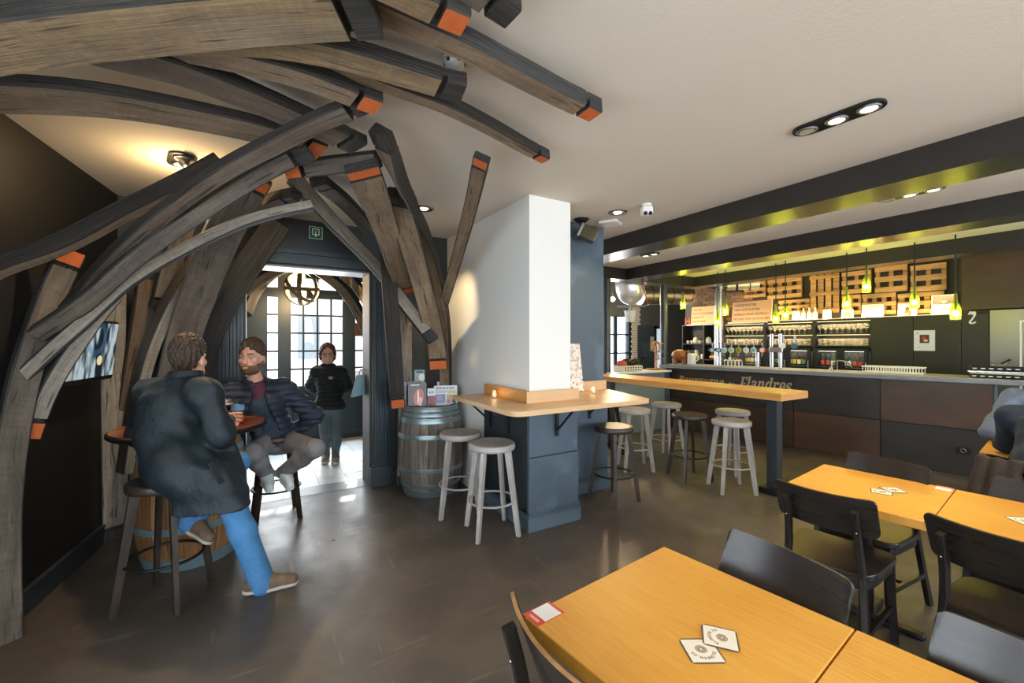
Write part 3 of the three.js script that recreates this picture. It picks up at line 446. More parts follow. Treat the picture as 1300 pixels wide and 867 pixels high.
  const kl = new THREE.PointLight(lin(1, 0.72, 0.4), 16, 0, 2); kl.position.set(7.2, 2.6, -7.4); kl.shadow.radius = 6; kl.castShadow = true; scene.add(kl);
  const kb = solo('bulb_lamp', 'bare bulb lamp high in the kitchen', 'lamp', new THREE.SphereGeometry(0.06, 16, 12), new THREE.MeshStandardMaterial({ color: 0x111111, emissive: lin(1, 0.75, 0.4), emissiveIntensity: 6 }), [7.2, 2.6, -7.4]);
  part('cord', rod(V(0, 0.05, 0), V(0, 0.85, 0), 0.005), M.blackMetal, kb);
}
// ---------- shelf-counter wrapped round the stub ----------
{
  const o = thing('wrap_counter', 'pale oak ledge counter wrapped round the white wall stub', 'counter', [XS0, 0, ZS]);
  // outline in plan (x right, z towards the room), hole for the stub handled by two arms and a front band
  const s = new THREE.Shape(); const pts = [[-0.37, 0.36], [1.08, 0.36], [1.30, -0.42], [0.5, -0.42], [0.5, -0.042], [-0.042, -0.042], [-0.042, -0.78], [-0.37, -0.78]];
  const rr = [0.12, 0.06, 0.02, 0.005, 0.005, 0.005, 0.005, 0.03];
  pts.forEach((p, i) => { const a = pts[(i + 7) % 8], b = pts[(i + 1) % 8], r = rr[i]; const va = new THREE.Vector2(a[0] - p[0], a[1] - p[1]).normalize(), vb = new THREE.Vector2(b[0] - p[0], b[1] - p[1]).normalize(); const p0 = [p[0] + va.x * r, p[1] + va.y * r], p1 = [p[0] + vb.x * r, p[1] + vb.y * r]; if (i) s.lineTo(...p0); else s.moveTo(...p0); s.quadraticCurveTo(p[0], p[1], ...p1); });
  s.closePath(); const g = extrude(s, 0.034, 0.003); g.rotateX(Math.PI / 2); part('counter_top', uvm(g), M.oakPale, o).position.y = 1.08 - 0.003;
  part('upstand', rbox(0.018, 0.1, 0.78, 0.003, -0.032, 1.13, -0.37), M.oakHigh, o); part('upstand', rbox(0.56, 0.1, 0.018, 0.003, 0.222, 1.13, 0.044), M.oakPale, o); part('upstand', rbox(0.76, 0.1, 0.018, 0.003, 0.9, 1.13, -0.43), M.oakPale, o);
  const br = (x, z, dx, dz) => { const a = V(x, 1.035, z), b = V(x + dx, 1.035, z + dz), c = V(x, 0.78, z); const q = V(dx, 0, dz).normalize().multiplyScalar(0.22); part('bracket', merge([bar(a, b, 0.025, 0.012, 0), bar(a, c, 0.03, 0.012), bar(V(x + q.x, 1.03, z + q.z), V(x, 0.83, z), 0.016, 0.012)]), M.blackMetal, o); };
  br(-0.055, -0.25, -0.26, 0); br(-0.055, -0.6, -0.26, 0); br(0.62, -0.435, 0, 0.3); br(1.05, -0.435, 0, 0.3); br(0.25, 0.06, 0, 0.25);
  const glass = lathe([[0.001, 0], [0.026, 0], [0.034, 0.02], [0.037, 0.045], [0.033, 0.07], [0.031, 0.07], [0.034, 0.045], [0.031, 0.022], [0.024, 0.006], [0.001, 0.006]], 24);
  const flame = new THREE.SphereGeometry(0.006, 8, 8); flame.scale(1, 1.8, 1);
  const fm = new THREE.MeshStandardMaterial({ color: 0x000000, emissive: lin(1, 0.6, 0.2), emissiveIntensity: 3 });
  for (const [px, py, l] of [[627.5, 506, 'small round glass tealight holder on the counter left of the stub'], [753, 500, 'small round glass tealight holder on the counter before the blue pier']]) {
    const p = atH(px, py, 1.08), c = thing('candle_holder', l, 'candle', [p.x, 1.081, p.z]); part('glass_cup', glass, M.glass, c); part('candle', cyl(0.02, 0.02, 0.018, 0, 0.016, 0, 16), M.cream, c); const f = part('flame', flame, fm, c); f.position.y = 0.036;
    const l2 = new THREE.PointLight(lin(1, 0.6, 0.25), 0.02, 0, 2); l2.position.set(p.x, 1.117, p.z); l2.castShadow = true; scene.add(l2);
  }
  // tall menu folder leaning by the stub
  const mp = atH(727, 498, 1.08); const menu = thing('menu_folder', 'tall white menu folder with sketched print leaning by the stub', 'menu', [2.785, 1.081, -3.385], 0.0);
  const mt = texture(128, 512, (u, v) => { const n = fbm(u, v, 8, 20, 4, 905), d = smooth(0.55, 0.62, n), band = v < 0.32 ? 0.7 : 0.35; return mix3([0.9, 0.86, 0.83], v < 0.32 ? [0.32, 0.31, 0.42] : [0.45, 0.4, 0.4], d * band + (Math.abs(v - 0.47) < 0.006 ? 0.4 : 0)); }, true, 1, 1);
  const mg = new THREE.BoxGeometry(0.2, 0.5, 0.012); mg.translate(0, 0.25, 0); mg.rotateX(-0.14); part('cover', mg, [M.white, M.white, M.white, M.white, std({ map: mt, roughness: 0.5 }), M.white], menu);
}
// ---------- bar stools ----------
function makeStool(mat, label) {
  const o = thing('bar_stool', label, 'stool');
  part('seat', lathe([[0.001, 0.742], [0.1, 0.744], [0.165, 0.75], [0.185, 0.75], [0.195, 0.742], [0.196, 0.715], [0.192, 0.7], [0.18, 0.696], [0.001, 0.696]], 36), mat, o);
  for (let k = 0; k < 4; k++) {
    const a = k * Math.PI / 2, t = V(Math.cos(a) * 0.145, 0.71, Math.sin(a) * 0.145), b = V(Math.cos(a) * 0.245, 0, Math.sin(a) * 0.245);
    const g = new THREE.BoxGeometry(0.05, 0.72, 0.032, 1, 1, 1); const p = g.attributes.position; for (let i = 0; i < p.count; i++) if (p.getY(i) < 0) { p.setX(i, p.getX(i) * 0.72); p.setZ(i, p.getZ(i) * 0.8); }
    g.computeVertexNormals(); const q = uvm(g); swapUV(q); q.rotateZ(Math.atan2(0.1, 0.71)); q.rotateY(-a); q.translate((t.x + b.x) / 2, 0.355, (t.z + b.z) / 2); part('leg', q, mat, o);
  }
  const r = new THREE.TorusGeometry(0.195, 0.011, 8, 48); r.rotateX(Math.PI / 2); r.scale(1, 0.8, 1); r.translate(0, 0.27, 0); part('foot_ring', r.toNonIndexed(), mat === M.stoolDark ? M.blackMetal : mat, o);
  return o;
}
const stoolG = makeStool(M.stoolGrey, 'grey-washed bar stool with foot ring, nearest to the blue clad stub foot'); stoolG.position.set(1.70, 0, -3.17); stoolG.rotation.y = rad(35);
const stoolD = makeStool(M.stoolDark, 'dark bar stool standing alone before the blue pier'); stoolD.position.set(3.09, 0, -3.16); stoolD.rotation.y = rad(-40);
copyOf(stoolG, [1.64, 0, -3.68], rad(20), 'grey-washed bar stool beside the grey barrel of magazines');
const HT = 'stools along the long high table';
copyOf(stoolG, [4.1, 0, -3.82], rad(15), 'grey-washed stool at the high table next to the ledge counter');
copyOf(stoolG, [4.85, 0, -3.95], rad(50), 'grey-washed stool at the high table on the bar side, far end');
copyOf(stoolD, [4.36, 0, -3.22], rad(25), 'dark stool between grey stools at the high table');
copyOf(stoolG, [5.05, 0, -3.12], rad(40), 'grey-washed stool at the high table on the bar side, near the steel leg');
copyOf(stoolG, [4.40, 0, -2.73], rad(12), 'grey-washed stool at the high table close to the steel leg');
copyOf(stoolD, [4.3, 0, -4.55], rad(33), 'dark stool at the far end of the high table by the steel post');
copyOf(stoolD, [-0.49, 0, -3.38], rad(20), 'dark bar stool under the man in the long coat');
copyOf(stoolD, [0.15, 0, -4.46], rad(-42), 'dark bar stool under the man in the quilted jacket');
// ---------- long high table ----------
{
  const o = thing('high_table', 'long high oak table on a steel leg in front of the bar', 'table', [4.72, 0, -2.45]);
  part('table_top', rbox(0.53, 0.075, 2.85, 0.004, 0, 1.0425, -1.22), swap(M.oakHigh), o);
  for (const z of [0.0, -2.45]) { part('steel_leg', rbox(0.11, 0.99, 0.11, 0.006, 0, 0.505, z), M.post, o); part('foot_plate', rbox(0.2, 0.06, 0.22, 0.004, -0.04, 0.03, z + 0.02), M.blackMetal, o); part('head_plate', rbox(0.3, 0.012, 0.2, 0.003, 0, 0.999, z), M.blackMetal, o); }
}
function swap(m) { return m; }
// ---------- dining tables, chairs ----------
const TURN = rad(6.3); // the dining furniture stands slightly askew to the walls
function makeTable(label, far, n) { // far: the corner farthest from the room's middle axis; n-th top along the row
  const w = 0.745, d = 0.635;
  const o = thing('dining_table', label, 'table', [0, 0, 0], TURN);
  const c = V(-w / 2, 0, d / 2 + n * (d + 0.004)).applyAxisAngle(V(0, 1, 0), TURN).add(far); o.position.set(c.x, 0, c.z);
  const g = rbox(w, 0.045, d, 0.004, 0, 0.7275, 0); part('table_top', swapUV(g), M.oakTop[n % 2], o);
  part('pedestal', cyl(0.035, 0.035, 0.68, 0, 0.36, 0), M.blackMetal, o); part('foot_cross', merge([rbox(0.5, 0.03, 0.06, 0.01, 0, 0.015, 0), rbox(0.06, 0.03, 0.5, 0.01, 0, 0.015, 0)]), M.blackMetal, o); part('top_cross', merge([box(0.5, 0.02, 0.05, 0, 0.695, 0), box(0.05, 0.02, 0.5, 0, 0.695, 0)]), M.blackMetal, o);
  return o;
}
const farA = atH(843, 694, 0.75), farB = atH(1046, 589.5, 0.75), farC = atH(1243, 574, 0.75); farA.y = farB.y = farC.y = 0;
makeTable('square oak table with red menu sticker and two coasters', farA, 0); makeTable('square oak table pushed against the one with the red sticker', farA, 1);
makeTable('square oak table with coasters beyond the dark chairs', farB, 0); makeTable('square oak table continuing the row beyond the dark chairs', farB, 1);
{ const p = V(0.745, 0, 0).applyAxisAngle(V(0, 1, 0), TURN).add(farC); makeTable('oak table edge where the two guests sit', p, 0); makeTable('oak table joined on beside the guests', p, 1); }

function curvedBack(w, h, t, bend) { // plywood back panel, curved about the vertical, rounded corners
  const nx = 26, ny = 6, rc = 0.028, F = [], pos = [];
  const grid = (sgn) => { const rows = []; for (let j = 0; j <= ny; j++) { const row = []; for (let i = 0; i <= nx; i++) { const u0 = i / nx * 2 - 1, u = Math.sign(u0) * (1 - Math.pow(1 - Math.abs(u0), 1.9)), v = j / ny * 2 - 1; let hh = h / 2; const e = w / 2 - Math.abs(u) * w / 2; if (e < rc) hh -= rc - Math.sqrt(Math.max(0, rc * rc - (rc - e) * (rc - e))); const x = u * w / 2, y = v * hh, z = bend * (u * u) + sgn * t / 2 - 0.02 * v; row.push(V(x, y, z)); } rows.push(row); } return rows; };
  const f = grid(1), b = grid(-1), face = [], edge = []; const q = (arr, A, B, C, D) => arr.push(A, B, C, A, C, D);
  for (let j = 0; j < ny; j++) for (let i = 0; i < nx; i++) { q(face, f[j][i], f[j][i + 1], f[j + 1][i + 1], f[j + 1][i]); q(face, b[j][i + 1], b[j][i], b[j + 1][i], b[j + 1][i + 1]); }
  for (let i = 0; i < nx; i++) { q(edge, f[ny][i], f[ny][i + 1], b[ny][i + 1], b[ny][i]); q(edge, b[0][i], b[0][i + 1], f[0][i + 1], f[0][i]); }
  for (let j = 0; j < ny; j++) { q(edge, f[j][nx], b[j][nx], b[j + 1][nx], f[j + 1][nx]); q(edge, b[j][0], f[j][0], f[j + 1][0], b[j + 1][0]); }
  const mk = a => { const g = new THREE.BufferGeometry(); g.setAttribute('position', new THREE.Float32BufferAttribute(a.flatMap(p => p.toArray()), 3)); g.setAttribute('uv', new THREE.Float32BufferAttribute(a.flatMap(p => [p.x, p.y]), 2)); return toCreasedNormals(g, 0.6); };
  return [mk(face), mk(edge)];
}
const chairBack = curvedBack(0.44, 0.21, 0.012, 0.04);
function makeChair(label) { // faces local +z, back panel at local -z
  const o = thing('dining_chair', label, 'chair');
  const s = new THREE.Shape(); s.moveTo(-0.15, -0.2); s.quadraticCurveTo(0, -0.235, 0.15, -0.2); s.quadraticCurveTo(0.2, -0.17, 0.205, -0.05); s.lineTo(0.215, 0.15); s.quadraticCurveTo(0.21, 0.2, 0.16, 0.205); s.lineTo(-0.16, 0.205); s.quadraticCurveTo(-0.21, 0.2, -0.215, 0.15); s.lineTo(-0.205, -0.05); s.quadraticCurveTo(-0.2, -0.17, -0.15, -0.2);
  const g = extrude(s, 0.022, 0.006); g.rotateX(-Math.PI / 2); g.scale(1, 1, -1); const gg = g.toNonIndexed(); { const p = gg.attributes.position, n = gg.attributes.normal; for (let i = 0; i < p.count; i += 3) { const a = [p.getX(i + 1), p.getY(i + 1), p.getZ(i + 1)]; p.setXYZ(i + 1, p.getX(i + 2), p.getY(i + 2), p.getZ(i + 2)); p.setXYZ(i + 2, ...a); } gg.computeVertexNormals(); } gg.translate(0, 0.44, 0); part('seat', uvm(gg), M.chairPly, o);
  const g2 = extrude(s, 0.045, 0.002); g2.rotateX(-Math.PI / 2); g2.scale(0.95, 1, -0.95); const g3 = g2.toNonIndexed(); { const p = g3.attributes.position; for (let i = 0; i < p.count; i += 3) { const a = [p.getX(i + 1), p.getY(i + 1), p.getZ(i + 1)]; p.setXYZ(i + 1, p.getX(i + 2), p.getY(i + 2), p.getZ(i + 2)); p.setXYZ(i + 2, ...a); } g3.computeVertexNormals(); } g3.translate(0, 0.392, 0); part('seat_rail', uvm(g3), M.chair, o);
  for (const sx of [-1, 1]) {
    part('leg', bar(V(sx * 0.185, 0.44, 0.175), V(sx * 0.205, 0, 0.2), 0.036, 0.036), M.chair, o);
    const c = new THREE.CatmullRomCurve3([V(sx * 0.19, 0, -0.27), V(sx * 0.175, 0.25, -0.215), V(sx * 0.16, 0.45, -0.19), V(sx * 0.15, 0.62, -0.212), V(sx * 0.145, 0.785, -0.255)]);
    const sh = roundRect(0.028, 0.04, 0.006); part('leg', uvm(new THREE.ExtrudeGeometry(sh, { steps: 14, extrudePath: c, bevelEnabled: false, curveSegments: 3 })), M.chair, o);
    part('side_stretcher', bar(V(sx * 0.195, 0.19, 0.19), V(sx * 0.182, 0.19, -0.228), 0.018, 0.025), M.chair, o);
    for (const y of [0.68, 0.75]) { const c2 = new THREE.SphereGeometry(0.006, 8, 6); c2.translate(sx * 0.15, y, -0.245 - (y - 0.68) * 0.2); part('screw', c2, M.chrome, o); }
  }
  part('cross_stretcher', bar(V(-0.185, 0.19, 0), V(0.185, 0.19, 0), 0.018, 0.025), M.chair, o);
  const bk = part('back_panel', chairBack[0], M.chairPly, o); bk.position.set(0, 0.74, -0.215); bk.rotation.x = -0.16; const e = part('ply_edge', chairBack[1], M.chair, bk);
  return o;
}
{
  let first = null;
  const put = (label, a, b, face) => { // a, b: the two ends of the top edge of the back; face: +1 looks along +x, -1 along -x
    const A = atH(...a, 0.84), m = b ? A.clone().lerp(atH(...b, 0.84), 0.5) : A.clone().add(V(0, 0, 0.22).applyAxisAngle(V(0, 1, 0), TURN));
    const turn = TURN + face * Math.PI / 2, f = V(0, 0, 1).applyAxisAngle(V(0, 1, 0), turn), p = m.addScaledVector(f, 0.225);
    if (!first) { first = makeChair(label); first.position.set(p.x, 0, p.z); first.rotation.y = turn; return first; } return copyOf(first, [p.x, 0, p.z], turn, label);
  };
  put('dark bentwood chair between the two table rows, seat showing', [980, 611], [1113, 637], 1);
  put('dark chair behind the table with the red menu sticker', [907, 668], [1072, 727], -1);
  put('dark chair behind the table next to the stickered one', [1155, 768], null, -1);
  put('dark chair at the near side of the continuing table row', [1185, 659], null, 1);
  put('dark chair at the bar side of the table with scattered coasters', [1061, 574], [1174, 590], -1);
  put('dark chair at the bar side of the continuing table row', [1241, 603], null, -1);
  put('dark chair with pale ply edge beside the red menu sticker', [637, 768], null, 1).traverse(q => { if (q.name === 'ply_edge') { q.material = M.plyEdge; q.userData = { label: 'pale bare plywood edge' }; } });
}
// coasters and the menu sticker
{
  const cv = document.createElement('canvas'); cv.width = cv.height = 256; const c = cv.getContext('2d');
  c.fillStyle = '#f3ead6'; c.fillRect(0, 0, 256, 256); c.strokeStyle = '#5f4a3a'; c.lineWidth = 12; c.strokeRect(5, 5, 246, 246); c.fillStyle = '#6b5136'; c.font = 'bold 34px sans-serif'; c.textAlign = 'center';
  'BLONDEN.OS'.split('').forEach((ch, i) => { c.save(); c.translate(128, 138); c.rotate((i - 4.5) * 0.26); c.translate(0, -76); c.fillText(ch, 0, 0); c.restore(); });
  c.strokeStyle = '#7a5d3e'; c.lineWidth = 5; for (const [x, y, r] of [[128, 142, 38], [128, 142, 26]]) { c.beginPath(); c.arc(x, y, r, 0, 7); c.stroke(); }
  for (let k = 0; k < 14; k++) { const a = k * 0.449; c.beginPath(); c.moveTo(128 + Math.cos(a) * 10, 142 + Math.sin(a) * 10); c.lineTo(128 + Math.cos(a + 0.5) * 46, 142 + Math.sin(a + 0.5) * 40); c.stroke(); }
  c.font = '10px sans-serif'; c.fillText('— — — — — — —', 128, 226);
  const t = new THREE.CanvasTexture(cv); t.colorSpace = THREE.SRGBColorSpace;
  const s = roundRect(0.094, 0.094, 0.012), g = new THREE.ExtrudeGeometry(s, { depth: 0.0016, bevelEnabled: false, curveSegments: 5 }).toNonIndexed(); g.rotateX(-Math.PI / 2);
  { const p = g.attributes.position, u = []; for (let i = 0; i < p.count; i++) u.push(p.getX(i) / 0.094 + 0.5, 0.5 - p.getZ(i) / 0.094); g.setAttribute('uv', new THREE.Float32BufferAttribute(u, 2)); }
  const mat = std({ map: t, roughness: 0.7 });
  const put = (px, py, turn, y, label) => { const p = atH(px, py, 0.75); return solo('coaster', label, 'coaster', g, mat, [p.x, 0.7502 + y, p.z], turn); };
  put(891, 827, rad(150), 0, 'white beer coaster lying partly under another on the stickered table'); put(914, 811, rad(37.6), 0.0017, 'white beer coaster lying on top of another on the stickered table');
  put(1119, 625, rad(20), 0, 'white beer coaster on the far table, partly covered'); put(1134, 623, rad(50), 0.0017, 'white beer coaster on the far table, overlapping its neighbour'); put(1300, 662, rad(50), 0, 'white beer coaster at the far end of the continuing table');
  const k = document.createElement('canvas'); k.width = 256; k.height = 168; const d = k.getContext('2d'); d.fillStyle = '#dd4a35'; d.fillRect(0, 0, 256, 168); d.fillStyle = '#f6f3ef'; d.fillRect(74, 6, 158, 156); d.save(); d.translate(48, 84); d.rotate(-Math.PI / 2); d.fillStyle = '#fbe9e4'; d.font = 'bold 34px sans-serif'; d.textAlign = 'center'; d.fillText('MENU', 0, 0); d.restore();
  const kt = new THREE.CanvasTexture(k); kt.colorSpace = THREE.SRGBColorSpace; const sm = std({ map: kt, roughness: 0.35 });
  const sg = new THREE.BoxGeometry(0.109, 0.0008, 0.0716); { const p = sg.attributes.position, u = sg.attributes.uv; for (let i = 0; i < p.count; i++) u.setXY(i, p.getX(i) / 0.109 + 0.5, 0.5 - p.getZ(i) / 0.0716); }
  const sp = (px, py, l, turn) => { const p = atH(px, py, 0.75); solo('menu_sticker', l, 'sticker', sg, sm, [p.x, 0.7506, p.z], turn); };
  sp(690.5, 779.3, 'red and white menu sticker on the table corner beside the pale-edged chair', TURN); sp(1198, 621, 'red and white menu sticker at the joint of the far tables', TURN + Math.PI);
}
// ---------- barrels ----------
function makeBarrel(name, label, cat, H, rEnd, rMid, woods, hoopMat, hoops, pos, turn = 0) {
  const o = thing(name, label, cat, pos, turn), n = 22, prof = y => rEnd + (rMid - rEnd) * (1 - Math.pow(Math.abs(2 * y / H - 1), 2.2));
  for (let k = 0; k < n; k++) {
    const a0 = k / n * 2 * Math.PI + 0.006, a1 = (k + 1) / n * 2 * Math.PI - 0.006, rows = 10, tri = [], uv = [];
    const P = (a, y, r) => [Math.cos(a) * r, y, Math.sin(a) * r];
    for (let j = 0; j < rows; j++) { const y0 = j / rows * H, y1 = (j + 1) / rows * H, r0 = prof(y0), r1 = prof(y1), A = P(a0, y0, r0), B = P(a1, y0, r0), C = P(a1, y1, r1), D = P(a0, y1, r1); tri.push(...A, ...D, ...C, ...A, ...C, ...B); const v = k * 0.11, w = 0.1; uv.push(y0, v, y1, v, y1, v + w, y0, v, y1, v + w, y0, v + w); }
    const r = prof(H), A = P(a0, H, r), B = P(a1, H, r), C = P(a1, H, r - 0.03), D = P(a0, H, r - 0.03), E = P(a0, H - 0.05, r - 0.03), F2 = P(a1, H - 0.05, r - 0.03); tri.push(...A, ...D, ...C, ...A, ...C, ...B, ...D, ...E, ...F2, ...D, ...F2, ...C); for (let i = 0; i < 12; i++) uv.push(0.1 * (i % 3), 0.02 * i);
    const g = new THREE.BufferGeometry(); g.setAttribute('position', new THREE.Float32BufferAttribute(tri, 3)); g.setAttribute('uv', new THREE.Float32BufferAttribute(uv, 2)); g.computeVertexNormals(); part('stave', toCreasedNormals(g, 0.5), woods[(k * 7 + k % 3) % 3], o);
  }
  part('inner_shell', lathe([[0.001, 0.02], [prof(0) - 0.02, 0.02], [prof(H / 2) - 0.012, H / 2], [prof(H) - 0.03, H - 0.05], [0.001, H - 0.05]], 40), woods[1], o);
  for (const [y, h] of hoops) part('hoop', lathe([[prof(y - h / 2) + 0.002, y - h / 2], [prof(y - h / 2) + 0.007, y - h / 2], [prof(y + h / 2) + 0.007, y + h / 2], [prof(y + h / 2) + 0.002, y + h / 2]], 48), hoopMat, o);
  return o;
}
makeBarrel('magazine_barrel', 'weathered grey oak barrel with steel hoops holding magazines', 'barrel', 0.93, 0.275, 0.345, M.barrelGrey, M.galv, [[0.04, 0.07], [0.13, 0.04], [0.29, 0.045], [0.63, 0.045], [0.79, 0.05], [0.85, 0.035], [0.905, 0.045]], [1.61, 0, -4.4], 0.3);
const BT = [-0.42, 0, -4.0];
makeBarrel('table_barrel', 'oak barrel with blue hoops carrying the round table top', 'barrel', 0.93, 0.28, 0.35, M.barrelWood, M.hoopBlue, [[0.05, 0.09], [0.3, 0.045], [0.63, 0.045], [0.8, 0.045], [0.9, 0.055]], BT, 0.1);
{
  const o = thing('round_table_top', 'round red-brown plank table top with black rim on the barrel', 'table', [BT[0], 0.93, BT[2]], 0.9);
  part('rim', lathe([[0.001, 0], [0.47, 0], [0.485, 0.012], [0.485, 0.03], [0.478, 0.036], [0.46, 0.036]], 64), M.blackMetal, o);
  const pm = [[0x5d2c18, 0x96532f], [0x6d3a20, 0xa8683f], [0x4f2415, 0x7f4529]].map(([d, l], k) => std({ map: woodTex(hex(d), hex(l), 930 + k, { stretch: 5, m: [0.7, 0.15] }), roughness: 0.22 }));
  for (let k = 0; k < 7; k++) { const z0 = -0.46 + k * 0.1315 + 0.0015, z1 = z0 + 0.1285, s = new THREE.Shape(), R = 0.468, f = z => Math.sqrt(Math.max(0, R * R - z * z)); const m = 10; s.moveTo(-f(z0), z0); for (let i = 0; i <= m; i++) { const z = mix(z0, z1, i / m); s.lineTo(f(z), z); } for (let i = m; i >= 0; i--) { const z = mix(z0, z1, i / m); s.lineTo(-f(z), z); } const g = extrude(s, 0.008); g.rotateX(Math.PI / 2); part('plank', uvm(g), pm[k % 3], o).position.y = 0.042; }
}
// ---------- the bar ----------
const font = await new FontLoader().loadAsync('fonts/droid/droid_serif_bold.typeface.json');
const fontSans = await new FontLoader().loadAsync('fonts/droid/droid_sans_bold.typeface.json');
const BO = V(7.25, 0, -1.345), BU = V(6.58 - 7.25, 0, -5.29 + 1.345).normalize(), BTH = Math.atan2(-BU.z, BU.x), BN = V(Math.sin(BTH), 0, Math.cos(BTH)); // BU runs along the bar to the left, BN points behind the bar
function barLocal(px, py, lz) { // pixel -> local x along the bar and height on the plane lz behind its front
  const d = at(px, py, 1), e = V(0, EYE, 0), q = BO.clone().addScaledVector(BN, lz), dir = d.clone().sub(e), t = q.clone().sub(e).dot(BN) / dir.dot(BN), p = e.addScaledVector(dir, t); return [p.clone().sub(BO).dot(BU), p.y];
}
const barW = (lx, y, lz) => { const p = BO.clone().addScaledVector(BU, lx).addScaledVector(BN, lz); return [p.x, y, p.z]; };
const BARH = 1.17;
{
  const o = thing('bar_counter', 'long dark bar counter with grey top and brown metal panels', 'bar', [BO.x, 0, BO.z], BTH);
  part('carcass', span(0, 4.0, 0.0, 1.11, 0.03, 0.6), M.shelf, o);
  part('toe_board', span(0, 4.0, 0, 0.05, 0.012, 0.03), M.panelDark, o);
  const cols = [[M.panelBrown[0], M.panelDark], [M.panelDark, M.panelBrown[0]], [M.panelDark, M.panelBrown[1]], [M.panelDark, M.panelBrown[1]]];
  cols.forEach(([t, b], k) => { part('front_panel', rbox(0.992, 0.555, 0.02, 0.003, k + 0.5, 0.838, 0.018), t, o); part('front_panel', rbox(0.992, 0.54, 0.02, 0.003, k + 0.5, 0.282, 0.018), b, o); });
  part('end_panel', span(-0.02, 0, 0, 1.11, 0.0, 0.6), M.blueGrey, o); part('end_post', span(4.0, 4.1, 0, 1.12, -0.02, 0.6), M.blueGrey, o);
  part('bar_top', rbox(4.42, 0.06, 0.72, 0.008, 1.94, BARH - 0.03, 0.26), M.barTop, o);
  part('socket', rbox(0.12, 0.08, 0.012, 0.006, barLocal(1223, 577, 0)[0], 0.3, 0.003), M.blackMetal, o);
  const sr = new THREE.TorusGeometry(0.022, 0.005, 8, 20); sr.translate(barLocal(1223, 577, 0)[0], 0.3, -0.004); part('socket_ring', sr.toNonIndexed(), M.chrome, o);
  // raised lettering, read from the room side
  const gold = std({ color: lin(0.5, 0.4, 0.25), metalness: 0.2, roughness: 0.45 });
  const word = (txt, px0, px1, py, size, f = font) => {
    const [l0, y] = barLocal(px0, py, 0.005), [l1] = barLocal(px1, py, 0.005); const g = new TextGeometry(txt, { font: f, size, depth: 0.012, curveSegments: 4 }); g.computeBoundingBox(); const bb = g.boundingBox, w = bb.max.x - bb.min.x;
    g.translate(-bb.min.x, 0, 0); g.scale(Math.abs(l1 - l0) / w, 1, 1); const p = g.attributes.position; for (let i = 0; i < p.count; i++) p.setX(i, p.getX(i) + p.getY(i) * 0.22); g.computeVertexNormals(); g.rotateY(Math.PI); g.translate(l0, y, 0.008); part('lettering', g, gold, o, 'raised gold lettering ' + txt);
  };
  word('Bourgogne', 861, 918, 486, 0.13); word('des', 924, 932, 490, 0.06); word('Flandres', 938, 1003, 494, 0.2);
  const wr = px => barLocal(px, 445, 0.2);
  // tap rail with round badges
  const t0 = wr(903)[0], t1 = wr(972)[0], ty = wr(938)[1]; const tr = thing('beer_tap_rail', 'copper beer tap rail with round coloured badges on the bar', 'beer taps', [...barW(0, 0, 0)], BTH);
  part('rail', rbox(Math.abs(t0 - t1) + 0.1, 0.05, 0.06, 0.01, (t0 + t1) / 2, ty, 0.22), M.panelBrown[0], tr);
  for (const q of [0.15, 0.85]) part('rail_post', cyl(0.03, 0.03, ty - BARH, mix(t0, t1, q), (ty + BARH) / 2, 0.24), M.chrome, tr);
  const bc = [0x33506b, 0x2f5f7d, 0xe8eef0, 0xdfeae0, 0xc9c24a, 0xeef0ee, 0xe0efe9, 0xd24b41];
  [905, 913, 920.5, 929, 938.5, 948, 957.5, 968.5].forEach((px, k) => { const [lx, y] = wr(px); const d = cyl(0.045, 0.045, 0.012, 0, 0, 0, 24); d.rotateX(Math.PI / 2); d.translate(lx, y, 0.17); part('badge', d, std({ color: bc[k], roughness: 0.3 }), tr); const d2 = cyl(0.033, 0.033, 0.004, 0, 0, 0, 20); d2.rotateX(Math.PI / 2); d2.translate(lx, y, 0.162); part('badge_face', d2, std({ color: [0xbfd0dd, 0xa9c4d6, 0x9fc2dd, 0x9cbf8f, 0x7d8a2a, 0xd5d9da, 0x7db8c4, 0xf2d9d5][k], roughness: 0.3 }), tr); part('tap_lever', rod(V(lx, y + 0.03, 0.2), V(lx, y + 0.13, 0.19), 0.008, 0.014), M.chrome, tr); part('spout', rod(V(lx, y - 0.02, 0.19), V(lx, y - 0.1, 0.15), 0.01), M.chrome, tr); });
  const tw = thing('beer_tower', 'twin-pillar chrome beer tower with two round badges', 'beer tower', [...barW(wr(985)[0], BARH, 0.22)], BTH);
  for (const s of [-1, 1]) part('pillar', cyl(0.03, 0.03, 0.55, s * 0.06, 0.275, 0, 20), M.chrome, tw); part('bridge', rbox(0.2, 0.09, 0.07, 0.015, 0, 0.3, 0), M.chrome, tw); part('arm', rbox(0.36, 0.05, 0.05, 0.012, -0.12, 0.36, 0), M.panelBrown[0], tw);
  for (const [s, c] of [[-0.1, 0xeeeeee], [-0.26, 0x3f6b86]]) { const d = cyl(0.045, 0.045, 0.014, 0, 0, 0, 24); d.rotateX(Math.PI / 2); d.translate(s, 0.36, -0.045); part('badge', d, std({ color: c, roughness: 0.3 }), tw); part('tap_lever', rod(V(s, 0.4, 0), V(s, 0.52, -0.01), 0.012, 0.016), M.chrome, tw); }
  // steel fume pipe rising behind the taps and bending along
  const fp = thing('steel_flue', 'pair of upright steel pipes with elbow and flexible duct over the bar', 'pipe', [0, 0, 0]); const A = atX(914, 446, 7.9), Bq = atX(914, 366, 7.9), C = atX(963, 361, 8.35);
  part('upright_pipe', rod(V(A.x, 1.1, A.z), V(Bq.x, Bq.y, Bq.z), 0.06, 0.06, 20), M.chrome, fp); part('upright_pipe', rod(V(A.x + 0.08, 1.1, A.z - 0.12), V(Bq.x + 0.08, Bq.y, Bq.z - 0.12), 0.045, 0.045, 20), M.chrome, fp);
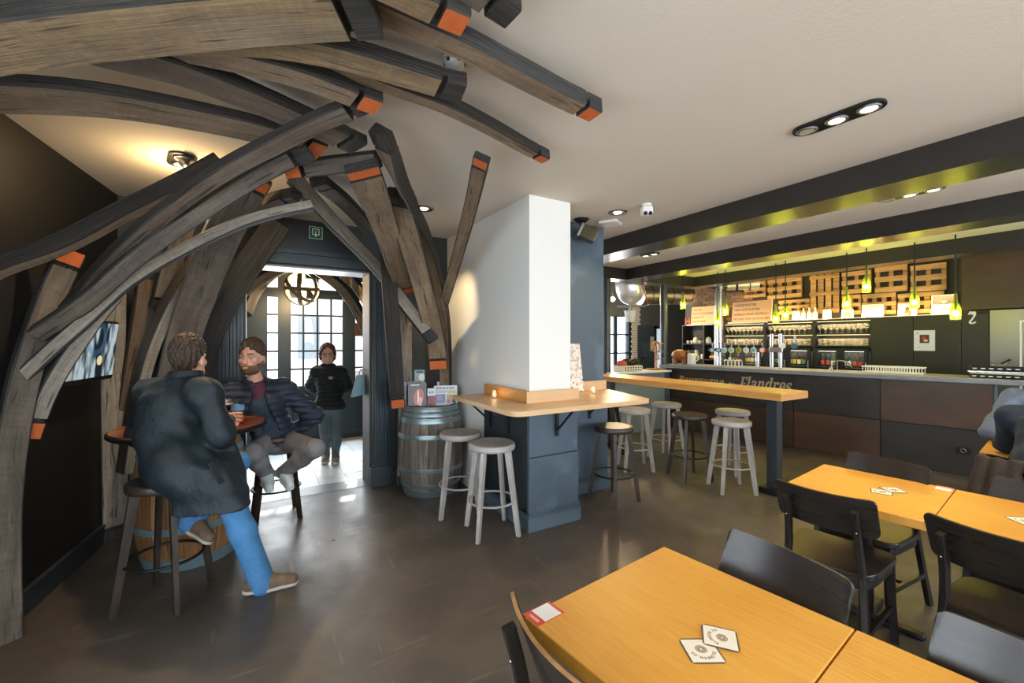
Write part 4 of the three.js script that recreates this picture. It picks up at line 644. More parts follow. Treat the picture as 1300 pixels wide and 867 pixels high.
  part('elbow', tube([Bq.clone().add(V(0, -0.02, 0)), Bq.clone().add(V(0, 0.08, 0.02)), Bq.clone().lerp(C, 0.12).add(V(0, 0.06, 0)), Bq.clone().lerp(C, 0.2).add(V(0, 0.03, 0))], 0.075, 14, 14), M.steel, fp);
  part('flexible_duct', rod(Bq.clone().lerp(C, 0.18).add(V(0, 0.03, 0)), C, 0.09, 0.11, 20), std({ color: lin(0.7, 0.66, 0.58), metalness: 0.7, roughness: 0.4 }), fp);
  for (const q of [0.4, 0.75]) { const s = Bq.clone().lerp(C, q); part('duct_clip', rod(s, s.clone().lerp(C, 0.08), 0.115, 0.118, 20), M.blackMetal, fp); }
  // things standing on the bar top
  const put = (px, lz, py = 466) => { const [lx] = barLocal(px, py, lz); return barW(lx, BARH + 0.001, lz); };
  { const p = thing('pig_figure', 'orange-brown ceramic pig standing at the left end of the bar', 'figurine', put(863, 0.3), BTH + 0.2); const m = std({ color: lin(0.32, 0.1, 0.03), roughness: 0.35 }); const b = new THREE.SphereGeometry(0.13, 20, 14); b.scale(1.15, 0.8, 0.75); b.translate(0, 0.17, 0); part('body', b, m, p); const hd = new THREE.SphereGeometry(0.07, 14, 10); hd.translate(-0.16, 0.17, 0); part('head', hd, m, p); const sn = cyl(0.03, 0.035, 0.04, 0, 0, 0, 14); sn.rotateZ(Math.PI / 2); sn.translate(-0.235, 0.16, 0); part('snout', sn, m, p); for (const [x, z] of [[-0.08, 0.05], [-0.08, -0.05], [0.09, 0.05], [0.09, -0.05]]) part('leg', rod(V(x, 0, z), V(x, 0.1, z), 0.022, 0.03), m, p); for (const z of [0.04, -0.04]) { const e = new THREE.ConeGeometry(0.025, 0.05, 8); e.translate(-0.14, 0.25, z); part('ear', e, m, p); } part('saddle_patch', (() => { const q = new THREE.SphereGeometry(0.132, 16, 8, 0, Math.PI * 2, 0, 0.6); q.scale(1.15, 0.8, 0.75); q.translate(0, 0.172, 0); return q; })(), M.white, p); }
  { const p = thing('coffee_jug', 'white insulated coffee jug with dark lid on the bar', 'jug', put(878, 0.28), BTH); part('jug_body', lathe([[0.001, 0], [0.07, 0], [0.075, 0.02], [0.07, 0.18], [0.06, 0.21], [0.001, 0.21]], 20), M.white, p); part('lid', lathe([[0.06, 0.21], [0.055, 0.25], [0.06, 0.27], [0.001, 0.27]], 20), M.beamBlue, p); part('handle', tube([V(-0.06, 0.18, 0), V(-0.12, 0.17, 0), V(-0.125, 0.1, 0), V(-0.07, 0.06, 0)], 0.01, 14, 8), M.white, p); }
  { const p = thing('glass_rack', 'small white wire rack on the bar below the badges', 'rack', put(931, 0.35), BTH); for (let k = 0; k < 5; k++) part('rack_loop', tube([V(-0.12 + k * 0.06, 0, 0.06), V(-0.12 + k * 0.06, 0.1, 0.05), V(-0.12 + k * 0.06, 0.1, -0.05), V(-0.12 + k * 0.06, 0, -0.06)], 0.006, 14, 6), M.white, p); part('rack_rail', rod(V(-0.14, 0.1, -0.05), V(0.14, 0.1, -0.05), 0.006), M.white, p); }
  { const p = thing('dish_rack', 'long low white dish rack on the bar before the dark cupboards', 'rack', put(1134, 0.4, 470), BTH); part('rim', merge([box(0.62, 0.012, 0.012, 0, 0.08, -0.16), box(0.62, 0.012, 0.012, 0, 0.08, 0.16), box(0.012, 0.012, 0.32, -0.31, 0.08, 0), box(0.012, 0.012, 0.32, 0.31, 0.08, 0), box(0.62, 0.012, 0.32, 0, 0.006, 0)]), M.white, p); for (let k = 0; k < 22; k++) for (const s of [-1, 1]) part('wire', box(0.007, 0.075, 0.007, -0.3 + k * 0.0286, 0.043, s * 0.16), M.white, p); }
  { const p = thing('tap_faucet', 'curved chrome sink tap behind the bar top', 'tap', put(1068, 0.5, 470), BTH); part('spout', tube([V(0.12, 0, 0), V(0.1, 0.1, 0), V(0.02, 0.14, 0), V(-0.08, 0.11, 0), V(-0.12, 0.06, 0)], 0.012, 20, 8), M.chrome, p); part('foot', cyl(0.025, 0.03, 0.03, 0.12, 0.015, 0), M.chrome, p); }
  { const R = rng(77); for (let k = 0; k < 3; k++) { const b = put(1269, 0.25, 475); const p = thing('serving_tray', ['black patterned serving tray, bottom of the pile on the bar end', 'white patterned serving tray, middle of the pile on the bar end', 'black serving tray, top of the pile on the bar end'][k], 'tray', [b[0], b[1] + k * 0.045, b[2]], BTH + (R() - 0.5) * 0.1); part('tray_base', rbox(0.46, 0.03, 0.34, 0.012, 0, 0.016, 0), k === 1 ? M.cream : M.blackMetal, p); part('tray_rim', merge([rbox(0.48, 0.022, 0.02, 0.006, 0, 0.03, -0.165), rbox(0.48, 0.022, 0.02, 0.006, 0, 0.03, 0.165), rbox(0.02, 0.022, 0.34, 0.006, -0.235, 0.03, 0), rbox(0.02, 0.022, 0.34, 0.006, 0.235, 0.03, 0)]), k === 1 ? M.chrome : M.blackMetal, p); for (let i = 0; i < 7; i++) part('pattern_tile', box(0.035, 0.012, 0.004, -0.2 + i * 0.066, 0.022, -0.177), M.cream, p); } const b = put(1269, 0.25, 475), g = thing('glass_bowl', 'small clear glass bowl on top of the tray pile', 'bowl', [b[0], b[1] + 0.136, b[2]], 0); part('bowl', lathe([[0.001, 0], [0.05, 0], [0.09, 0.06], [0.087, 0.06], [0.048, 0.005], [0.001, 0.005]], 20), M.glass, g); }
  // on the low counter: white crate with cloth, and the copper-wheeled slicer
  { const p = thing('bread_crate', 'white perforated crate with dark cloth on the half-height counter', 'crate', [5.6, 1.078, -5.38], 0); part('crate', rbox(0.46, 0.1, 0.26, 0.01, 0, 0.05, 0), M.cream, p); for (let i = 0; i < 7; i++) for (let j = 0; j < 2; j++) part('crate_hole', rbox(0.03, 0.022, 0.006, 0.002, -0.19 + i * 0.063, 0.03 + j * 0.04, 0.131), M.blackMetal, p); const R = rng(9); for (let k = 0; k < 4; k++) { const s = new THREE.IcosahedronGeometry(0.09, 2); s.scale(1.3, 0.7, 0.8); s.translate(-0.14 + k * 0.1, 0.13 + R() * 0.04, 0); part(k === 0 ? 'red_packet' : 'dark_cloth', s, k === 0 ? std({ color: lin(0.5, 0.08, 0.06), roughness: 0.6 }) : M.blackMetal, p); } }
  { const p = thing('meat_slicer', 'old copper-coloured flywheel machine on the half-height counter', 'slicer', [6.3, 1.078, -5.36], 0); const m = std({ color: lin(0.42, 0.2, 0.1), metalness: 0.6, roughness: 0.35 }); part('base', rbox(0.3, 0.03, 0.2, 0.01, 0, 0.015, 0), m, p); part('stand', rod(V(0, 0, 0), V(0, 0.45, 0), 0.02), m, p); const wh = new THREE.TorusGeometry(0.1, 0.014, 8, 28); wh.translate(-0.06, 0.42, 0.05); part('flywheel', wh.toNonIndexed(), m, p); for (let k = 0; k < 5; k++) { const a = k * 1.2566; part('spoke', rod(V(-0.06, 0.42, 0.05), V(-0.06 + Math.cos(a) * 0.1, 0.42 + Math.sin(a) * 0.1, 0.05), 0.007), m, p); } for (const y of [0.2, 0.33, 0.48]) part('arm', rod(V(-0.05, y, 0), V(0.28, y, 0), 0.009), m, p); const w2 = new THREE.TorusGeometry(0.05, 0.01, 8, 20); w2.translate(-0.04, 0.24, 0.05); part('small_wheel', w2.toNonIndexed(), m, p); }
}
// ---------- back bar ----------
const XB = 8.7;
{
  const zOf = px => atX(px, 430, XB).z;
  const LED = new THREE.MeshStandardMaterial({ color: 0x111111, emissive: lin(1, 0.72, 0.35), emissiveIntensity: 3 });
  // shelving bays
  const bays = [[866, 893], [893, 918], [918, 971], [971, 1033], [1033, 1107]].map(([a, b]) => [zOf(b), zOf(a)]); // [right end z, left end z], left is more negative
  const labels = ['black open shelf unit with white crockery behind the bar', 'black open shelf unit with pans beside the steel pipe', 'lit glass shelf bay behind the beer badges', 'lit glass shelf bay behind the beer tower', 'lit glass shelf bay next to the plain dark cupboards'];
  const shelfH = [[0.9, 1.2, 1.55], [0.9, 1.2, 1.55], [1.53, 1.74], [1.53, 1.74], [1.53, 1.74]];
  bays.forEach(([z1, z0], k) => {
    const w = z1 - z0, o = thing('shelf_unit', labels[k], 'shelf unit', [XB, 0, (z0 + z1) / 2]);
    part('back_panel', span(0.22, 0.25, 0, 1.99, -w / 2, w / 2), M.shelf, o); part('side_panel', span(0, 0.22, 0, 1.99, -w / 2, -w / 2 + 0.02), M.shelf, o); part('side_panel', span(0, 0.22, 0, 1.99, w / 2 - 0.02, w / 2), M.shelf, o); part('top_panel', span(-0.01, 0.25, 1.96, 1.99, -w / 2, w / 2), M.shelf, o);
    for (const y of shelfH[k]) part('shelf', span(0.005, 0.22, y - 0.02, y, -w / 2 + 0.02, w / 2 - 0.02), M.shelf, o);
    if (k > 1) {
      for (const y of [1.957, 1.718]) part('led_strip', span(0.03, 0.045, y - 0.006, y, -w / 2 + 0.04, w / 2 - 0.04), LED, o);
      const l = new THREE.RectAreaLight(lin(1, 0.75, 0.42), 22, w - 0.1, 0.04); l.position.set(XB + 0.1, 1.955, (z0 + z1) / 2); l.lookAt(XB + 0.1, 0, (z0 + z1) / 2); l.rotation.z += 0; scene.add(l);
      const l2 = new THREE.RectAreaLight(lin(1, 0.75, 0.42), 22, 0.04, w - 0.1); l2.position.set(XB + 0.1, 1.715, (z0 + z1) / 2); l2.rotation.x = -Math.PI / 2; scene.add(l2); l.rotation.set(-Math.PI / 2, 0, 0); l.width = 0.04; l.height = w - 0.1;
      // fridge below the glasses
      const f = thing('bottle_fridge', ['glass-fronted bottle fridge under the badge shelf bay', 'glass-fronted bottle fridge under the tower shelf bay', 'glass-fronted bottle fridge beside the dark cupboards'][k - 2], 'fridge', [XB - 0.02, 0, (z0 + z1) / 2]);
      part('cabinet', merge([span(0.0, 0.24, 0.55, 0.6, -w / 2 + 0.03, w / 2 - 0.03), span(0, 0.24, 1.44, 1.48, -w / 2 + 0.03, w / 2 - 0.03), span(0.2, 0.235, 0.6, 1.44, -w / 2 + 0.03, w / 2 - 0.03)]), M.shelf, f);
      const nd = 2, dw = (w - 0.06) / nd;
      for (let d = 0; d < nd; d++) { const a = -w / 2 + 0.03 + d * dw, b = a + dw, df = part('door', merge([span(-0.03, 0, 0.55, 1.48, a, a + 0.06), span(-0.03, 0, 0.55, 1.48, b - 0.06, b), span(-0.03, 0, 1.43, 1.48, a + 0.06, b - 0.06), span(-0.03, 0, 0.55, 0.62, a + 0.06, b - 0.06)]), M.blackMetal, f); part('pane', span(-0.018, -0.014, 0.62, 1.43, a + 0.06, b - 0.06), M.pane, df); part('handle', rod(V(-0.05, 0.9, b - 0.03), V(-0.05, 1.25, b - 0.03), 0.008), M.steel, df); }
      part('fridge_shelf', span(0.01, 0.2, 1.14, 1.15, -w / 2 + 0.04, w / 2 - 0.04), M.steel, f); part('fridge_shelf', span(0.01, 0.2, 0.84, 0.85, -w / 2 + 0.04, w / 2 - 0.04), M.steel, f); part('led_lamp', span(0.02, 0.03, 1.425, 1.437, -w / 2 + 0.06, w / 2 - 0.06), new THREE.MeshStandardMaterial({ color: 0x111111, emissive: lin(1, 0.95, 0.8), emissiveIntensity: 4 }), f);
      const fl = new THREE.RectAreaLight(lin(1, 0.93, 0.75), 25, 0.05, w - 0.12); fl.position.set(XB + 0.06, 1.42, (z0 + z1) / 2); fl.rotation.x = -Math.PI / 2; scene.add(fl);
    }
  });
  // glasses and crockery on the shelves
  const tumbler = lathe([[0.001, 0], [0.03, 0], [0.038, 0.12], [0.036, 0.12], [0.028, 0.006], [0.001, 0.006]], 12), balloon = lathe([[0.001, 0], [0.035, 0], [0.006, 0.01], [0.006, 0.06], [0.042, 0.1], [0.045, 0.13], [0.034, 0.165], [0.032, 0.165], [0.042, 0.13], [0.038, 0.1], [0.003, 0.066], [0.001, 0.066]], 12);
  const G = phys({ color: lin(0.95, 0.93, 0.88), transmission: 0.88, thickness: 0, roughness: 0.15, ior: 1.45 });
  const R = rng(321);
  const gl = [], labelG = [['row of stemmed glasses on the top shelf behind the beer badges', 'tumblers on the lower shelf behind the beer badges'], ['stemmed glasses on the top shelf behind the beer tower', 'tumblers on the lower shelf behind the beer tower'], ['stemmed glasses on the top shelf next to the dark cupboards', 'tumblers on the lower shelf next to the dark cupboards']];
  for (let b = 2; b < 5; b++) { const [z1, z0] = bays[b]; [1.74, 1.53].forEach((y, r) => { const n = Math.floor((z1 - z0 - 0.12) / 0.088); for (let i = 0; i < n; i++) for (let q = 0; q < 2; q++) { const m = solo(r ? 'tumbler' : 'stemmed_glass', r ? 'clear ' + labelG[b - 2][1].replace('tumblers', 'tumbler') : 'clear ' + labelG[b - 2][0].replace('row of ', '').replace('glasses', 'glass'), 'glass', r ? tumbler : balloon, G, [XB + 0.06 + q * 0.09 + R() * 0.01, y + 0.0005, z0 + 0.08 + i * 0.088 + q * 0.03], 0, labelG[b - 2][r]); } }); }
  const cup = lathe([[0.001, 0], [0.03, 0], [0.04, 0.07], [0.037, 0.07], [0.028, 0.006], [0.001, 0.006]], 12), plate = lathe([[0.001, 0], [0.05, 0], [0.09, 0.02], [0.09, 0.026], [0.001, 0.01]], 16), pot = lathe([[0.001, 0], [0.05, 0], [0.065, 0.06], [0.05, 0.13], [0.02, 0.15], [0.001, 0.16]], 14);
  { const [z1, z0] = bays[0]; for (let i = 0; i < 6; i++) solo('cup', 'white cup stacked on the crockery shelf', 'cup', i % 3 === 2 ? pot : cup, M.cream, [XB + 0.09, 1.551 + (i > 3 ? 0.0 : 0), z0 + 0.1 + i * 0.105], 0, 'white crockery on the black shelf'); solo('canister', 'tall pale canister on the middle crockery shelf', 'canister', lathe([[0.001, 0], [0.05, 0], [0.05, 0.18], [0.04, 0.2], [0.001, 0.2]], 16), M.cream, [XB + 0.1, 1.201, mix(z0, z1, 0.55)]); solo('canister', 'small pale canister at the end of the middle crockery shelf', 'canister', lathe([[0.001, 0], [0.045, 0], [0.045, 0.1], [0.001, 0.12]], 16), M.cream, [XB + 0.1, 1.201, mix(z0, z1, 0.85)]); }
  { const [z1, z0] = bays[1]; for (let i = 0; i < 4; i++) solo('dish', 'pale dish on the pan shelf beside the steel pipe', 'dish', i % 2 ? cup : plate, M.cream, [XB + 0.1, 1.551, z0 + 0.12 + i * 0.12], 0, 'dishes beside the steel pipe'); solo('bread_loaf', 'loaf of bread on the shelf beside the steel pipe', 'bread', (() => { const s = new THREE.SphereGeometry(0.09, 16, 10); s.scale(1, 0.6, 1.8); s.translate(0, 0.05, 0); return s; })(), M.oakHigh, [XB + 0.11, 1.201, mix(z0, z1, 0.5)]); }
  // bottles in the fridges
  const bot = lathe([[0.001, 0], [0.03, 0], [0.03, 0.13], [0.012, 0.18], [0.012, 0.235], [0.001, 0.235]], 10), lab = lathe([[0.0308, 0.03], [0.0308, 0.11]], 10);
  const bm = [0x2b3a18, 0x3a2412, 0x16281a].map(h => std({ color: h, roughness: 0.12 })), lm = [0xe3d9b8, 0xd8c24a, 0xc8433a, 0xe9e9e4, 0x5c8a4a].map(h => std({ color: h, roughness: 0.5 }));
  for (let b = 2; b < 5; b++) { const [z1, z0] = bays[b], n = Math.floor((z1 - z0 - 0.2) / 0.08); for (const y of [1.15, 0.85]) for (let i = 0; i < n; i++) { const where = ['under the badge shelf', 'under the tower shelf', 'beside the dark cupboards'][b - 2]; const o = thing('beer_bottle', 'labelled beer bottle in the fridge ' + where + (y > 1 ? ', upper rack' : ', lower rack'), 'bottle', [XB + 0.08, y, z0 + 0.11 + i * 0.08], 0, 'bottles in the fridge ' + where + (y > 1 ? ', upper rack' : ', lower rack')); part('glass_body', bot, bm[Math.floor(R() * 3)], o); part('paper_label', lab, lm[Math.floor(R() * 5)], o); } }
  // plain dark cupboards
  const cz = [1107, 1160, 1221, 1256].map(zOf), cup3 = ['plain dark tall cupboard next to the glass shelves', 'dark tall cupboard with a paper notice', 'narrow dark tall cupboard beside the steel door'];
  for (let k = 0; k < 3; k++) { const o = thing('tall_cupboard', cup3[k], 'cupboard', [XB, 0, (cz[k] + cz[k + 1]) / 2]), w = cz[k + 1] - cz[k]; part('body', span(0.005, 0.25, 0, 1.99, -w / 2, w / 2), M.shelf, o); part('door', rbox(0.02, 1.98, w - 0.008, 0.003, -0.006, 0.995, 0), std({ color: lin(0.014, 0.0135, 0.0125), roughness: 0.45 }), o); }
  // paper notice
  { const a = atX(1160, 420, XB - 0.02), b = atX(1187, 446, XB - 0.02); const cv = document.createElement('canvas'); cv.width = cv.height = 128; const c = cv.getContext('2d'); c.fillStyle = '#c9ccd6'; c.fillRect(0, 0, 128, 128); c.fillStyle = '#4a2622'; c.fillRect(36, 28, 58, 52); c.fillStyle = '#9b3b34'; c.fillRect(50, 40, 26, 24); c.fillStyle = '#d8b9a4'; c.fillRect(62, 58, 22, 12); c.fillStyle = '#444'; c.fillRect(18, 14, 10, 6); c.fillStyle = '#8c8f98'; c.fillRect(20, 104, 20, 3); const t = new THREE.CanvasTexture(cv); t.colorSpace = THREE.SRGBColorSpace; const g = new THREE.PlaneGeometry(Math.abs(a.z - b.z), a.y - b.y); const gg = new THREE.BoxGeometry(Math.abs(a.z - b.z), a.y - b.y, 0.002); gg.rotateY(-Math.PI / 2); const wm = std({ color: 0xc9ccd6, roughness: 0.6 }), pm = std({ map: t, roughness: 0.6 }); solo('paper_notice', 'white paper notice with small red photo taped to the dark cupboard', 'notice', gg, [wm, wm, wm, wm, pm, wm], [XB - 0.018, (a.y + b.y) / 2, (a.z + b.z) / 2]); }
  // chalk flourish
  { const p = (px, py) => atX(px, py, XB - 0.019); solo('chalk_mark', 'white chalk flourish on the dark cupboard beside the steel door', 'mark', tube([p(1230, 400), p(1233, 396), p(1235, 400), p(1237, 396), p(1238, 399), p(1234, 406), p(1231, 410), p(1235, 411), p(1239, 409)], 0.011, 40, 6), M.white); }
  // steel cold-room door and the brown bulkhead over it
  { const z0 = zOf(1256), o = thing('cold_room', 'brushed steel cold room front with door at the end of the bar', 'cold room', [XB, 0, z0]); part('steel_front', span(0, 0.25, 0, 2.03, 0.005, 1.9), M.steel, o); part('door', rbox(0.03, 1.75, 0.85, 0.006, -0.015, 1.0, 0.72), M.steel, o); part('door_trim', merge([span(-0.04, -0.03, 0.13, 1.88, 0.28, 0.3), span(-0.04, -0.03, 1.86, 1.88, 0.3, 1.14)]), M.white, o); part('handle', rod(V(-0.05, 1.3, 0.12), V(-0.05, 1.36, 0.2), 0.012), M.blackMetal, o); }
  struct('trim_7', span(XB - 0.05, XB + 0.28, 2.05, CEIL - 0.0, zOf(1222), 3.1), M.panelBrown[1]);
  // ledge light behind the boxes washes the pallets
  { const z0 = zOf(925), z1 = zOf(1218), lc = (z0 + z1) / 2; const o = thing('led_strip_light', 'warm light strip lying along the ledge below the pallets', 'light', [XB - 0.02, 1.991, lc]); part('channel', span(-0.012, 0.012, 0, 0.01, -(z1 - z0) / 2, (z1 - z0) / 2), M.steel, o); part('led_strip', span(-0.008, 0.008, 0.01, 0.014, -(z1 - z0) / 2, (z1 - z0) / 2), LED, o);
    const l = new THREE.RectAreaLight(lin(1, 0.66, 0.27), 120, z1 - z0, 0.04); l.position.set(XB - 0.02, 2.012, lc); l.lookAt(XB + 0.22, 2.35, lc); scene.add(l); }
  // pallets on the wall
  const rects = [[946, 973, 357, 378, 0, 'left of the tall one behind the duct'], [976, 1019, 351, 379, 0, 'between duct and upright pallet'], [990, 1029, 381, 399, 0, 'low behind the bottle lamps, left'], [1029, 1067, 348, 398, 1, 'standing upright'], [1070, 1107, 345, 373, 0, 'upper, behind a hanging bottle lamp'], [1070, 1094, 375, 400, 0, 'lower, next to the upright pallet'], [1112, 1153, 338, 371, 0, 'upper, squarest and brightest'], [1096, 1139, 373, 400, 0, 'lower, behind the jar print'], [1157, 1203, 336, 370, 0, 'upper right, near the bronze bulkhead'], [1141, 1200, 372, 398, 0, 'lower right, behind the boxes']];
  const XP = XB + 0.24;
  for (const [a, b, t, u, up, l] of rects) {
    const A = atX(a, t, XP), Bq = atX(b, t, XP), C = atX(a, u, XP), z0 = A.z, z1 = Bq.z, y1 = Math.min((A.y + Bq.y) / 2, 2.84), y0 = Math.max(atX((a + b) / 2, u, XP).y, 2.0), w = z1 - z0, h = y1 - y0;
    const o = thing('wooden_pallet', 'reclaimed wooden pallet on the bar wall, ' + l, 'pallet', [XP, y0, (z0 + z1) / 2]);
    part('backing', span(0.02, 0.036, 0, h, -w / 2, w / 2), M.shelf, o);
    if (up) { for (let k = 0; k < 4; k++) part('plank', rbox(0.018, h, w * 0.19, 0.003, -0.02, h / 2, -w / 2 + w * (0.12 + 0.253 * k)), M.pallet[k % 2], o); for (const q of [0.08, 0.5, 0.92]) part('cross_plank', rbox(0.018, h * 0.09, w, 0.003, -0.04, h * q, 0), M.pallet[1], o); }
    else { for (const q of [0.1, 0.5, 0.9]) part('plank', rbox(0.018, h * 0.2, w, 0.003, -0.04, h * q, 0), M.pallet[0], o); const n = w > 0.45 ? 4 : 3; for (let k = 0; k < n; k++) part('stringer', rbox(0.04, h, w * 0.13, 0.003, -0.008, h / 2, -w / 2 + w * (0.08 + 0.84 * k / (n - 1))), M.pallet[1], o); }
  }
  // brick patch left of the pallets
  { const o = structGroup('wall_brick'); const z0 = zOf(868), z1 = zOf(944), bg = rbox(0.02, 0.06, 0.19, 0.004), RR = rng(15); for (let j = 0; j < 12; j++) for (let i = 0; i < Math.floor((z1 - z0) / 0.2); i++) { const b = part('brick', bg, M.brick[Math.floor(RR() * 3)], o); b.position.set(XB + 0.268 + RR() * 0.006, 2.03 + j * 0.068, z0 + 0.1 + i * 0.2 + (j % 2) * 0.1); } }
  // menu boards
  const menuBoard = (px0, px1, py0, py1, lines, label) => {
    const xb = XB - 0.02, a = atX(px0, (py0 + py1) / 2, xb), b = atX(px1, (py0 + py1) / 2, xb), hh = (atX(px1, py0, xb).y - atX(px1, py1, xb).y), w = Math.abs(b.z - a.z);
    const cv = document.createElement('canvas'); cv.width = 512; cv.height = 256; const c = cv.getContext('2d'); c.fillStyle = '#dcae86'; c.fillRect(0, 0, 512, 256); c.fillStyle = '#4f382a'; c.font = 'bold 37px sans-serif'; lines.forEach((t, i) => c.fillText(t, 24, 58 + i * 57, 470)); const t = new THREE.CanvasTexture(cv); t.colorSpace = THREE.SRGBColorSpace;
    const g = new THREE.BoxGeometry(w, hh, 0.02); g.rotateX(-0.12); const e = M.board, o = solo('menu_board', label, 'menu board', g, [e, e, e, e, std({ map: t, roughness: 0.6 }), e], [xb, 1.995 + hh / 2, (a.z + b.z) / 2], -Math.PI / 2);
    const l = new THREE.RectAreaLight(lin(1, 0.7, 0.35), 10, w, 0.03); l.position.set(xb - 0.16, 2.0, (a.z + b.z) / 2); l.lookAt(xb, 1.995 + hh * 0.7, (a.z + b.z) / 2); scene.add(l);
    const s = thing('board_light', 'slim light strip at the foot of the ' + (px0 < 900 ? 'shorter' : 'longer') + ' menu board', 'light', [xb - 0.165, 1.975, (a.z + b.z) / 2]); part('housing', span(-0.012, 0.012, -0.01, 0.006, -w / 2, w / 2), M.steel, s); part('arm', span(0, 0.17, -0.01, -0.004, -0.01, 0.01), M.steel, s); part('led_strip', span(-0.008, 0.008, 0.006, 0.01, -w / 2, w / 2), LED, s);
  };
  menuBoard(878, 911, 389, 412, ['PORK RIBS —', 'FRIED CHICKEN WINGS', 'CROQUETTES', 'SOUP OF TODAY'], 'shorter pale menu board over the shelves, left of the steel pipes');
  menuBoard(930, 980, 383, 411, ['CHEESE PLATTER', 'TWO CUTS PLATTER', 'HOMEMADE BRISKET MEATBALLS —', 'PATE MADE FROM OUR HOUSE BEER'], 'longer pale menu board over the glass shelves');
  // small lit things along the ledge
  const onLedge = (px, py) => { const p = atX(px, py, XB + 0.06); return [XB + 0.06, 1.9915, p.z]; };
  const warm = new THREE.MeshStandardMaterial({ color: lin(0.85, 0.75, 0.6), roughness: 0.5 });
  [[1011, 'pale storm lantern on the ledge beside the white bottles'], [1050, 'pale frosted lantern on the ledge beside the upright pallet']].forEach(([px, l], k) => { const o = thing('lantern', l, 'lantern', onLedge(px, 400)); part('lantern_body', lathe([[0.001, 0], [0.06, 0], [0.065, 0.02], [0.06, 0.17], [0.04, 0.19], [0.001, 0.19]], 16), warm, o); part('lantern_ring', (() => { const t = new THREE.TorusGeometry(0.035, 0.006, 6, 16); t.translate(0, 0.21, 0); t.rotateY(Math.PI / 2); return t; })(), M.steel, o); });
  [1020, 1027.5, 1035].forEach((px) => { const o = thing('swing_bottle', 'white swing-top bottle in the row of three on the ledge', 'bottle', onLedge(px, 398), 0, 'three white bottles on the ledge'); part('bottle', lathe([[0.001, 0.03], [0.035, 0.03], [0.037, 0.13], [0.012, 0.17], [0.012, 0.21], [0.001, 0.21]], 14), warm, o); part('stopper', cyl(0.013, 0.013, 0.02, 0, 0.22, 0, 10), M.cream, o); part('bottle_base', cyl(0.04, 0.04, 0.03, 0, 0.015, 0, 14), warm, o); });
  const boxy = (px, w, h, label, extra) => { const o = thing('display_box', label, 'box', onLedge(px, 398)); part('box_frame', merge([span(-0.05, 0.05, 0, 0.012, -w / 2, w / 2), span(-0.05, 0.05, h - 0.012, h, -w / 2, w / 2), span(-0.05, 0.05, 0.012, h - 0.012, -w / 2, -w / 2 + 0.012), span(-0.05, 0.05, 0.012, h - 0.012, w / 2 - 0.012, w / 2), span(0.03, 0.05, 0.012, h - 0.012, -w / 2 + 0.012, w / 2 - 0.012)]), warm, o); extra(o, w, h); };
  boxy(1076, 0.14, 0.16, 'small open display box below a hanging bottle lamp', (o, w, h) => { part('red_item', rbox(0.05, 0.07, 0.07, 0.01, 0, 0.05, 0), std({ color: lin(0.5, 0.15, 0.06), roughness: 0.6 }), o); });
  boxy(1108, 0.26, 0.22, 'pale box with a looped rope print on the ledge', (o, w, h) => { part('rope_loop', tube([V(-0.055, h - 0.03, -0.06), V(-0.058, 0.08, -0.045), V(-0.058, 0.05, 0), V(-0.058, 0.08, 0.045), V(-0.055, h - 0.03, 0.06)], 0.008, 20, 6), M.white, o); part('front_pane', span(-0.05, -0.046, 0.012, h - 0.012, -w / 2 + 0.012, w / 2 - 0.012), warm, o); });
  boxy(1152, 0.2, 0.2, 'open display box with dark figurine behind a bottle lamp', (o, w, h) => { part('figurine', lathe([[0.001, 0.012], [0.03, 0.012], [0.045, 0.06], [0.02, 0.1], [0.03, 0.13], [0.001, 0.15]], 12), M.panelBrown[0], o); });
  boxy(1199, 0.26, 0.3, 'larger pale display box with pots at the end of the ledge', (o, w, h) => { part('mid_shelf', span(-0.045, 0.03, 0.15, 0.16, -w / 2 + 0.012, w / 2 - 0.012), warm, o); for (const [y, z] of [[0.012, -0.06], [0.012, 0.05], [0.16, 0]]) part('pot', lathe([[0.001, y], [0.03, y], [0.045, y + 0.04], [0.03, y + 0.08], [0.001, y + 0.08]], 14), M.cream, o); });
  // red letters on the crockery unit, jar beside them
  { const a = atX(852, 407, XB - 0.1); const g = new TextGeometry('HAM', { font: fontSans, size: 0.16, depth: 0.04, curveSegments: 3 }); g.center(); solo('red_letters', 'red block letters standing at the left end of the shelf units', 'letters', g, std({ color: lin(0.55, 0.09, 0.07), roughness: 0.5 }), [XB + 0.1, 2.075, bays[0][1] + 0.28], -Math.PI / 2 + 0.2); solo('glass_jar', 'small glass jar standing between red letters and the shorter menu board', 'jar', tumbler, G, [XB + 0.1, 1.9915, bays[0][1] + 0.62]); }
}
